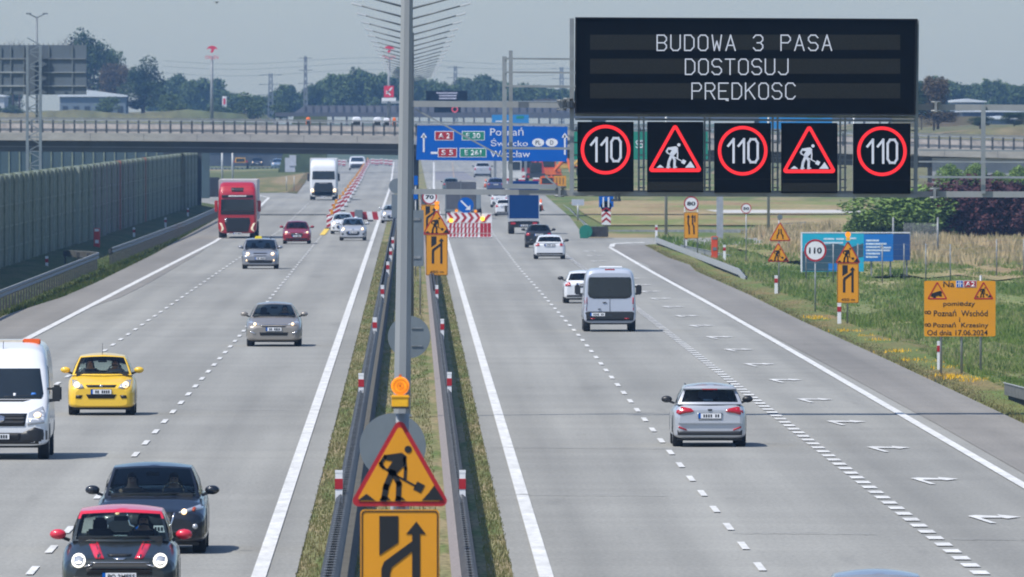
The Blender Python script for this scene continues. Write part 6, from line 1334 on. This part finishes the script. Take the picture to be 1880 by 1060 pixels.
spr = lambda **k: (lambda d: (d.update(k), d)[1])(dict(zn=.72, zc=.95, zt=.98, yc=1.1, yrf=1.8, yrr=3.5, yrb=4.1, wb=.86, wr=.66, zpr=.74, r=.31, mirror=TRIM, rg=(.10,.82,.84), det=[
 ('tail_lamp', TAIL, [(.62,.70),(.66,.84),(.90,.86),(.90,.68)], True, r_), ('lower_bumper', TRIM, [(-.82,.34),(.82,.34),(.80,.18),(-.80,.18)], False, r_), ('plate_recess', TRIM, [(-.36,.80),(.36,.80),(.34,.69),(-.34,.69)], False, r_)]))
c11 = car('hatchback_car', 'white car seen from behind, following the black car at the exit lane', 'car', 1009, 476, 1.68, 1.24, 4.2, pWhi, spr(zt=.92, zc=.9), rear=True)
c12 = car('suv_car', 'black car between the blue box truck and the white car', 'car', 989, 455, 1.60, 1.30, 4.4, pBlk, spr(), rear=True)
mb = MB(); mb.b2(-.45,.45,.2,1.5,1.31,1.33); mb.build('roof_rail', CHROME, c12)
c13 = car('hatchback_car', 'white car partly hidden behind the silver white minibus', 'car', 1071, 557, 1.62, 1.26, 4.3, pWhi, spr(zt=.92, zc=.9), rear=True)
c14 = car('saloon_car', 'pale silver car of which only the roof shows at the bottom edge', 'car', 1614, 1268, 1.62, 1.45, 4.5, pGrey, spf(), rear=True)
c15 = car('suv_car', 'silver car seen from behind under the blue direction sign', 'car', 886, 326, 2.35, 1.95, 4.6, pSil, spr(zt=1.45, zc=1.4, zpr=1.0, zn=1.0, det=[('tail_lamp', TAIL, [(.74,.95),(.76,1.3),(.93,1.3),(.93,.95)], True, r_), ('lower_bumper', TRIM, [(-.9,.5),(.9,.5),(.9,.18),(-.9,.18)], False, r_)]), rear=True)
c16 = car('hatchback_car', 'white car behind the beam, upper of two white cars left of the blue box truck', 'car', 917, 381, 1.55, 1.35, 4.2, pWhi, spr(), rear=True)
c17 = car('hatchback_car', 'white car, lower of two white cars left of the blue box truck', 'car', 926, 397, 1.50, 1.30, 4.2, pWhi, spr(), rear=True)
c18 = car('saloon_car', 'dull blue car just above the lower beam, right of the silver car', 'car', 910, 352, 1.9, 1.4, 4.3, carpaint('dull_blue_paint', (.05,.07,.16), .3), spr(), rear=True)
c19 = car('saloon_car', 'teal grey car roof seen above the lower beam near the column', 'car', 828, 352, 1.8, 1.4, 4.3, carpaint('teal_grey_paint', (.10,.15,.17), .3), spr(), rear=True)
c20 = car('saloon_car', 'light blue car on the ramp beneath the bridge', 'car', 510, 309, 2.1, 1.45, 4.3, carpaint('light_blue_paint', (.22,.30,.42), .3), spf())
c21 = car('saloon_car', 'dark grey car on the ramp beneath the bridge', 'car', 472, 306, 2.0, 1.40, 4.3, pBlk, spf())
c22 = car('saloon_car', 'dark red car on the ramp beneath the bridge, left of the yellow machine', 'car', 420, 305, 2.0, 1.4, 4.3, carpaint('dull_red_paint', (.2,.02,.02), .1), spf())
# ---------------------------------------------------------------- vans
def van(name, label, px, py, W, H, L, paint, rear, fn, zc=1.35, nose=.95, roofs=None, zlow=.30):
    loc = P(px, py); loc.y += L/2-.9; loc.x = (px-VX)/F*(loc.y-L/2+.9); t = thing(name, label, 'van', loc, None, math.pi if rear else 0); k = W/2
    prof = [(0,k*.72,zlow+.05,nose-.15),(.05,k*.84,zlow,nose-.06),(.14,k*.92,zlow,nose),(.35,k*.97,zlow,nose+.12),(.70,k*.99,zlow,zc-.12),(.95,k,zlow,zc+.02),(1.55,k,zlow,H-.42),(1.95,k,zlow,H-.16),(2.5,k,zlow,H-.03),(3.2,k,zlow,H),(L-.5,k,zlow,H),(L-.12,k*.985,zlow,H-.03),(L-.04,k*.96,zlow,H-.08),(L,k*.92,zlow+.02,H-.16)]
    b, bv = hull(L, prof, 7.0, .10, 56, paint, 'body', t, 60)
    for y in (-L/2+.95, L/2-1.15):
        for sx in (-1,1): wheel(t, sx*(k-.14), y, .345, .235)
        for sd_ in ('left','right'): decal(bv, [(y+.43*math.cos(a), max(zlow+.04,.345+.43*math.sin(a))) for a in [math.pi*i/12 for i in range(13)]], TRIM, t, 'wheel_arch', sd_, .004)
    mb = MB(); mb.b2(-k*.8,k*.8,-L/2+.5,L/2-.5,.25,.4); mb.build('underbody', TRIM, t)
    for sx in (-1,1):
        mb = MB(); mb.box((sx*(k+.14),-L/2+1.15,1.40),(.20,.10,.34)); mi = mb.build('mirror', TRIM, t, bevel=.035); mb = MB(); mb.bar((sx*(k-.06),-L/2+1.18,1.24),(sx*(k+.10),-L/2+1.16,1.26),.07); mb.bar((sx*(k-.06),-L/2+1.18,1.50),(sx*(k+.10),-L/2+1.16,1.50),.05); mb.build('mirror_arm', TRIM, mi)
    fn(t, bv, k, L); return t
def q_(k, pts): return [(x*k, z) for x, z in pts]
def crafter(t, bv, k, L):
    D = lambda nm, m, pts, mir=False, off=.014: decal(bv, q_(k, pts), m, t, nm, 'front', off, mir)
    D('windscreen', DGL, [(-.82,1.29),(.82,1.29),(.86,1.40),(.78,1.93),(-.78,1.93),(-.86,1.40)]); D('cowl_strip', TRIM, [(-.6,1.275),(.6,1.275),(.45,1.235),(-.45,1.235)])
    D('grille', GRILL, [(-.55,.99),(.55,.99),(.50,.72),(-.50,.72)])
    for z in (.78,.86,.93): D('grille_slat', TRIM, [(-.5,z),(.5,z),(.5,z+.025),(-.5,z+.025)], off=.03)
    D('badge', CHROME, [(-.10,.92),(-.03,.95),(.03,.95),(.10,.92),(.08,.83),(0,.79),(-.08,.83)], off=.035)
    D('headlight', LAMPC, [(.56,.74),(.58,1.0),(.86,1.14),(.92,1.0),(.90,.78)], True); D('bumper', TRIM, [(-.96,.34),(-.96,.62),(-.70,.70),(-.45,.58),(.45,.58),(.70,.70),(.96,.62),(.96,.34)])
    D('lower_intake', GRILL, [(-.42,.56),(.42,.56),(.40,.42),(-.40,.42)], off=.02)
    for sx in (-1,1): decal(bv, [(sx*.76*k+.075*math.cos(a), .96+.055*math.sin(a)) for a in [math.pi*i/8 for i in range(16)]], LAMPL, t, 'headlamp_bulb', 'front', .028)
    plate(t, -.05, .50, -L/2-.045); mb = MB(); mb.b2(-.80,.80,-L/2+2.6,-L/2+2.85,2.43,2.52); lb = mb.build('light_bar', mat('pale_bar', (.55,.50,.42), .4), t, bevel=.02)
    for sx in (-1,1): mb = MB(); mb.b2(sx*.42,sx*.80,-L/2+2.58,-L/2+2.87,2.42,2.545); mb.build('beacon_lens', mat('orange_red_beacon', (.75,.12,.015), .3, 0, .1, 4), lb, bevel=.02)
    mb = MB(); mb.tube((.02,-L/2+1.9,2.15),(.02,-L/2+2.0,2.5),.008,n=5); mb.ball((.02,-L/2+1.85,2.13),.035,8); mb.build('antenna', TRIM, t)
    mb = MB(); 
    for x0, x1 in ((-.75,-.1),(.1,.75)): pass
    for nm, m, pts in (('paper_on_dash', SIGNW, [(-.50,1.36),(-.28,1.37),(-.28,1.40),(-.5,1.40)]),('blue_card', mat('blue_card', (.02,.15,.5), .6), [(.60,1.36),(.72,1.37),(.70,1.42),(.62,1.42)]),('paper_on_dash', SIGNW, [(.25,1.34),(.30,1.34),(.30,1.41),(.25,1.41)])): D(nm, m, pts, off=.017)
    D('wipers', TRIM, [(-.7,1.33),(-.05,1.36),(-.05,1.375),(-.7,1.345)], off=.024); D('wipers', TRIM, [(.05,1.33),(.7,1.36),(.7,1.375),(.05,1.345)], off=.024)
    for sd_ in ('left','right'): decal(bv, [(-L/2+1.25,1.38),(-L/2+2.2,1.38),(-L/2+2.2,1.95),(-L/2+1.85,1.98)], DGL, t, 'side_window', sd_, .01)
v1 = van('panel_van', 'white panel van with orange roof light bar, cut by the photo edge', 2, 843, 2.10, 2.50, 6.0, pWhi, False, crafter)
def transit(t, bv, k, L):
    D = lambda nm, m, pts, mir=False, off=.014: decal(bv, q_(k, pts), m, t, nm, 'rear', off, mir)
    D('rear_window', DGL, [(-.76,1.88),(-.80,1.80),(-.82,1.30),(-.76,1.19),(-.60,1.145),(.60,1.145),(.76,1.19),(.82,1.30),(.80,1.80),(.76,1.88)], off=.010)
    D('tail_lamp', TAIL, [(.84,.96),(.85,1.18),(.975,1.2),(.99,.94)], True); D('reversing_lamp', LAMPC, [(.86,.84),(.85,.95),(.985,.95),(.99,.84)], True); D('tail_lamp', TAIL, [(.87,.73),(.86,.83),(.99,.83),(.99,.73)], True)
    D('bumper', TRIM, [(-.99,.30),(-.99,.62),(-.84,.70),(.84,.70),(.99,.62),(.99,.30)]); D('reflector', TAIL, [(.55,.44),(.72,.44),(.72,.475),(.55,.475)], True, .03)
    D('emblem', TRIM, [(.10,.99),(.17,1.03),(.28,1.02),(.24,.98)], off=.02); D('door_gap', TRIM, [(-.006,.70),(-.006,1.15),(.006,1.15),(.006,.70)], off=.012); D('door_handle', TRIM, [(.34,.80),(.44,.80),(.44,.775),(.34,.775)], off=.03)
    D('step', TRIM, [(-.9,.30),(.9,.30),(.9,.37),(-.9,.37)], off=.06)
    plate(t, .42*1.0, .60, L/2+.002, facing=1); mb = MB(); mb.b2(-.17,.17,L/2-.20,L/2-.06,2.115,2.165); mb.build('high_brake_lamp', TAIL, t, bevel=.012)
    mb = MB(); mb.b2(-.45,.35,L/2-2.4,L/2-.7,2.19,2.235); mb.build('roof_unit', WHITE, t, bevel=.02)
v2 = van('minibus', 'silver white minibus seen from behind with a big dark rear window', 1119, 609, 1.84, 2.18, 5.6, pVan, True, transit); v2['category'] = 'minibus'
def farvan(t, bv, k, L):
    decal(bv, q_(k, [(-.8,1.3),(.8,1.3),(.72,1.95),(-.72,1.95)]), DGL, t, 'windscreen', 'front', .014); decal(bv, q_(k, [(-.9,.35),(.9,.35),(.8,1.0),(-.8,1.0)]), TRIM, t, 'grille', 'front', .014); decal(bv, q_(k, [(.66,.8),(.9,.8),(.9,1.05),(.66,1.0)]), LAMPC, t, 'headlight', 'front', .02, True)
v3 = van('panel_van', 'distant white van under the bridge at the far end of the guide boards', 656, 313, 2.5, 2.1, 5.2, pWhi, False, farvan)
# ---------------------------------------------------------------- lorries
def lorry(label, px, py, W, H, paint, kind):
    loc = P(px, py); loc.y += 1.3; loc.x = (px-VX)/F*(loc.y-1.3); t = thing('lorry', label, 'lorry', loc); k = W/2
    # cab: front face at y=-1.4
    Hc = H-.10 if kind == 'red' else H-.05; L = 2.3
    prof = [(0,k*.86,.38,Hc-1.05),(.05,k*.93,.34,Hc-.72),(.12,k*.97,.32,Hc-.55),(.35,k,.32,Hc-.28),(.8,k,.32,Hc-.06),(1.3,k,.4,Hc),(L,k,.6,Hc)]
    b, bv = hull(L, prof, 9, .05, 56, paint, 'cab', t, 36); 
    D = lambda nm, m, pts, mir=False, off=.016: decal(bv, q_(k, pts), m, t, nm, 'front', off, mir, g=.15)
    z = lambda f: f*H
    if kind == 'red':
        D('windscreen', DGL, [(-.86,z(.455)),(.86,z(.455)),(.84,z(.67)),(-.84,z(.67))]); D('sun_visor', TRIM, [(-.80,z(.745)),(.80,z(.745)),(.80,z(.70)),(-.80,z(.70))], off=.05)
        D('visor_lettering', mat('pale_blurred_lettering', (.55,.55,.55), .6, 0, .6, 18), [(-.45,z(.735)),(.45,z(.735)),(.45,z(.712)),(-.45,z(.712))], off=.06)
        D('roof_hatch', GRILL, [(-.32,z(.87)),(.32,z(.87)),(.30,z(.80)),(-.30,z(.80))]); D('lower_screen_trim', TRIM, [(-.86,z(.452)),(.86,z(.452)),(.86,z(.41)),(-.86,z(.41))], off=.02)
        D('grille', GRILL, [(-.62,z(.355)),(.62,z(.355)),(.66,z(.27)),(.52,z(.10)),(-.52,z(.10)),(-.66,z(.27))]); [D('grille_slat', TRIM, [(-.6,z(q)),(.6,z(q)),(.6,z(q)+.03),(-.6,z(q)+.03)], off=.035) for q in (.13,.165,.20,.235,.27,.305)]; D('badge', CHROME, [(-.66,z(.34)),(-.54,z(.34)),(-.56,z(.27)),(-.66,z(.29))], off=.03)
        D('headlight', mat('cream_lamp', (.6,.55,.42), .3, 0, .2, 9, emit=(1,.85,.6), es=.25), [(.70,z(.15)),(.86,z(.11)),(.80,z(.18)),(.92,z(.27)),(.80,z(.255)),(.70,z(.18))], True, .03)
        D('bumper_step', TRIM, [(-.3,z(.055)),(.3,z(.055)),(.3,z(.08)),(-.3,z(.08))], off=.03)
    else:
        D('windscreen', DGL, [(-.82,z(.50)),(.82,z(.50)),(.80,z(.70)),(-.80,z(.70))]); D('grille', GRILL, [(-.60,z(.43)),(.60,z(.43)),(.72,z(.30)),(.60,z(.10)),(-.60,z(.10)),(-.72,z(.30))]); D('grille_lettering', mat('dull_chrome', (.2,.2,.21), .5, .5), [(-.3,z(.42)),(.3,z(.42)),(.3,z(.395)),(-.3,z(.395))], off=.03)
        D('bumper', TRIM, [(-.97,z(.09)),(.97,z(.09)),(.97,z(.20)),(-.97,z(.20))]); D('headlight', LAMPL, [(.70,z(.20)),(.90,z(.20)),(.90,z(.27)),(.72,z(.27))], True, .03)
    for sx in (-1,1):
        mb = MB(); mb.box((sx*(k+.13),.35,z(.55)),(.20,.14,.72)); mi = mb.build('mirror', paint if kind == 'red' else TRIM, t, bevel=.04); mb = MB(); mb.bar((sx*(k-.05),.4,z(.64)),(sx*(k+.1),.36,z(.62)),.05); mb.build('mirror_arm', TRIM, mi)
    for o in t.children:
        if o.type == 'MESH' and o.name.split('.')[0] != 'mirror': o.location.y = -.25
    for sx in (-1,1):
        wheel(t, sx*(k-.2), .2, .50, .31); wheel(t, sx*(k-.25), 3.6, .50, .5); 
        for y in (9.2, 10.5, 11.8): wheel(t, sx*(k-.2), y, .50, .36)
    mb = MB(); mb.b2(-k*.5,k*.5,-.9,13,.55,.95); mb.build('chassis', TRIM, t)
    mb = MB(); mb.b2(-k*1.0,k*1.0,1.75,14.8,1.1,H+.02); tr = mb.build('trailer', mat('trailer_canvas', (.6,.61,.62), .6, 0, .05, 1) if kind == 'white' else mat('grey_canvas', (.50,.46,.46), .6, 0, .1, 1), t, bevel=.03)
    plate(t, 0, z(.085), -1.47, txt=None); plate_ok = 1
    return t
lorry('big red articulated lorry facing the camera beside the noise barrier', 436, 438, 2.42, 3.62, carpaint('lorry_red_paint', (.38,.006,.014), .0), 'red')
lorry('white articulated lorry with a black grille just beyond the bridge shadow', 594, 368, 2.55, 3.85, carpaint('lorry_white_paint', (.68,.69,.71), 0), 'white')
# blue box truck from behind
s_ = S(430); t = thing('box_truck', 'blue box truck seen from behind on the right carriageway', 'truck', P(962,430)+Vector((0,4,0))); t.location.x = (962-VX)/s_; k = 57/s_/2; Y = -4
mb = MB(); mb.b2(-k,k,Y,Y+6.4,.98,3.4); mb.build('box_body', mat('blue_canvas', (.001,.035,.15), .8, 0, .06, 1, spec=.1), t, bevel=.03)
mb = MB(); mb.b2(-k-.01,k+.01,Y-.03,Y+6.4,.84,1.0); mb.b2(-k,-k+.05,Y-.02,Y,1.0,3.4); mb.b2(k-.05,k,Y-.02,Y,1.0,3.4); mb.build('frame', mat('alu_frame', (.5,.53,.56), .4, .5), t)
mb = MB(); mb.b2(-k*.9,k*.9,Y+.05,Y+.2,.42,.82); mb.b2(-k*.4,k*.4,Y+.1,Y+8,.6,.85); mb.build('underrun_bar', TRIM, t)
for sx in (-1,1): mb = MB(); mb.b2(sx*k*.55,sx*k*.85,Y,Y+.05,.62,.76); mb.build('tail_lamp', TAIL, t); wheel(t, sx*(k-.2), Y+1.3, .40, .38); wheel(t, sx*(k-.15), Y+7.2, .40, .25)
mb = MB(); mb.b2(-k*.95,k*.95,Y+6.6,Y+8.2,.6,2.5); mb.build('cab', pWhi, t, bevel=.1)
mb = MB(); mb.b2(k+.02,k+.2,Y+7.6,Y+7.7,1.4,1.8); mb.b2(-k-.2,-k-.02,Y+7.6,Y+7.7,1.4,1.8); mb.build('mirror', TRIM, t); plate(t, 0, .55, Y+.03)
# grey works truck behind the barrier group
s_ = S(402); t = thing('works_truck', 'dark grey works truck parked behind the chevron barrier', 'truck', P(846,402)); k = 1.15
mb = MB(); mb.b2(-k,k,0,5,.7,2.75); mb.build('box_body', mat('dark_grey_box', (.075,.08,.095), .6, 0, .2, 1), t, bevel=.04); mb = MB(); mb.b2(-k-.05,k+.05,-.08,5,.55,.72); mb.b2(-k,-k+.08,-.02,0,.7,2.7); mb.b2(-.03,.03,-.02,0,.7,2.7); mb.build('frame', BACK, t)
for sx in (-1,1): wheel(t, sx*(k-.2), 1.0, .45, .4); wheel(t, sx*(k-.2), 5.6, .45, .3)
mb = MB(); mb.b2(-k,k,5.1,6.8,.6,2.6); mb.build('cab', mat('grey_cab', (.2,.24,.27), .5), t, bevel=.08)
t = thing('works_trailer', 'low grey trailer box standing right of the dark works truck', 'trailer', P(872,396)); mb = MB(); mb.b2(-.55,.45,0,3,.5,1.9); mb.build('box_body', mat('light_grey_box', (.2,.24,.27), .5), t, bevel=.04)
for sx in (-.5,.4): wheel(t, sx, 1.5, .3, .2)
# construction machines and lorries on the right under the blue sign
def machine(label, px, py, w_, h_, m, kind='digger'):
    t = thing('works_machine' if kind != 'truck' else 'works_truck', label, 'construction vehicle', P(px, py)); k = w_/2
    mb = MB(); mb.b2(-k,k,0,3.5,.9,h_*.55); mb.build('chassis_body', m, t, bevel=.08); mb = MB(); mb.b2(-k*.62,k*.62,.5,2.4,h_*.55,h_); cb = mb.build('cab', m, t, bevel=.06)
    mb = MB(); mb.b2(-k*.5,k*.5,.46,.5,h_*.62,h_*.93); mb.build('cab_window', DGL, cb)
    if kind == 'digger':
        mb = MB(); mb.bar((k*.5,-.2,h_*.5),(k*1.4,-1.6,h_*1.05),.3); mb.bar((k*1.4,-1.6,h_*1.05),(k*1.7,-2.6,h_*.4),.22); mb.build('boom', m, t)
    for sx in (-1,1):
        for y in (.6,2.8): wheel(t, sx*(k-.15), y, .5, .35)
    mb = MB()
    for sx in (-1,1): mb.b2(sx*k*.65,sx*k*.9,-.03,0,1.0,1.25)
    mb.build('lamp', TAIL, t); return t
mO = mat('machine_orange', (.70,.14,.02), .5, 0, .15, 1); mW = mat('machine_white', (.6,.6,.58), .5, 0, .15, 1); mR = mat('machine_red', (.35,.03,.03), .5, 0, .2, 1); mY = mat('machine_yellow', (.65,.38,.05), .5, 0, .15, 1); mK = mat('machine_dark', (.03,.035,.04), .5, 0, .2, 1)
machine('white lorry with dark details beside the lattice upright below the blue sign', 944, 343, 2.7, 3.0, mW, 'truck')
machine('dark red machine between the white lorry and the orange machines', 966, 341, 2.3, 3.3, mR)
machine('dark works vehicle left of the orange machine', 984, 343, 2.2, 2.7, mK, 'truck')
machine('orange construction machine with raised arm below the blue sign', 1006, 336, 3.2, 3.0, mO)
machine('second lower orange machine just above the lower beam', 1005, 360, 2.2, 1.9, mO, 'truck')
machine('dark crane lorry with orange body farther left behind the orange machine', 990, 326, 3.0, 3.0, mR, 'truck')
machine('small orange roller beside the yellow orange panel', 1022, 346, 2.0, 1.6, mO, 'truck')
machine('white works lorry behind the dark red machine', 955, 322, 3.4, 3.2, mW, 'truck')
machine('pale yellow machine behind the right upright post', 1040, 322, 3.4, 2.6, mY)
machine('yellow machine with rounded top parked under the bridge at the left', 441, 310, 2.6, 1.7, mY, 'truck')
for k2, (x, y) in enumerate(((933,346),(958,349),(962,336),(984,348))):
    t = thing('beacon_board', f'red and white board among the machines below the blue sign, {word(k2)} from the left', 'guide board', P(x,y), 'red and white boards among the machines'); mb = MB(); mb.b2(-.35,.35,-.03,.03,.1,1.25); mb.build('board', SIGNW, t); mb = MB(); mb.b2(-.35,.35,-.045,-.031,.2,.5); mb.b2(-.35,.35,-.045,-.031,.8,1.1); mb.build('stripes', REDS, t); mb = MB(); mb.b2(-.35,.35,-.2,.2,0,.1); mb.build('base', DARKP, t)
# heap of sand
# traffic on the bridge deck
for x, w_, h_, m, lb in ((655,18,9,pWhi,'white vehicle roof on the bridge, left of three near the column'),(693,16,9,pWhi,'white vehicle roof on the bridge, middle of three near the column'),(710,13,7,pWhi,'white vehicle roof on the bridge nearest the column'),(724,7,8,mO,'orange vehicle corner on the bridge beside the column'),(566,9,6,mO,'small orange vehicle on the bridge above the white lorry')):
    d = DB+9.4; s2 = F/d; zd = HC-(interp(prof_b, x)-7-VY)/s2; t = thing('vehicle_on_bridge', lb, 'vehicle', (at(x,0,d).x, d, zd)); H_ = HC-(interp(prof_b, x)-43-h_*.6-VY)/s2-zd; k = w_/s2/2
    L_ = k*2; b, bv = hull(1.8, [(0,k*.9,.3,H_-.1),(.2,k,.3,H_),(1.6,k,.3,H_),(1.8,k*.9,.3,H_-.1)], 5, .05, 24, m, 'body', t, 8); decal(bv, [(-k*.8,H_*.6),(k*.8,H_*.6),(k*.7,H_*.85),(-k*.7,H_*.85)], DGL, t, 'window', 'front', .01)
    for sx in (-.6,.6): wheel(t, sx*k, -.4, .3, .2)
# people in the nearest cars
person('person in a dark jacket at the wheel of the small black and red hatchback', c1, .38, 'dark_jacket', (.03,.03,.035))
person('person in a grey top driving the dark navy saloon', c2, .38, 'grey_top', (.12,.12,.14))
person('person sitting as passenger in the dark navy saloon', c2, -.38, 'brown_top', (.10,.07,.05), False)
person('person in a white shirt driving the yellow hatchback', c3, .38, 'white_shirt', (.35,.35,.36))
person('person in dark clothes sitting beside the driver of the yellow hatchback', c3, -.38, 'dark_top', (.03,.03,.04), False)
person('person in a blue shirt driving the beige grey saloon', c4, .38, 'blue_shirt', (.06,.10,.2))
# a bird far up in the sky
t = thing('bird', 'tiny dark bird flying high in the sky left of the lamp arms', 'bird', at(398,5,600)); mb = MB(); mb.ball((0,0,0),.045,8,(1,2.2,.8)); b = mb.build('body', DARKP, t); mb = MB(); mb.prism([(-.13,.05),(-.02,.0),(.02,0),(.12,.06),(.02,.025),(-.02,.025)],-.02,.03); mb.build('wing', DARKP, t)
# ------------------------------------------------------------------ the air
def add_haze(dens):
    mb = MB(); mb.b2(-700, 900, -60, 4200, -1.4, 60); hz = mb.build('haze', bpy.data.materials.new('haze_air')); hz['kind'] = 'stuff'
    m = hz.data.materials[0]; m.use_nodes = True; n = m.node_tree; n.nodes.clear(); o = n.nodes.new('ShaderNodeOutputMaterial'); v = n.nodes.new('ShaderNodeVolumePrincipled')
    v.inputs['Color'].default_value = (.33,.60,1.0,1); v.inputs['Density'].default_value = dens; v.inputs['Anisotropy'].default_value = .2; n.links.new(v.outputs[0], o.inputs['Volume'])
add_haze(.00010)
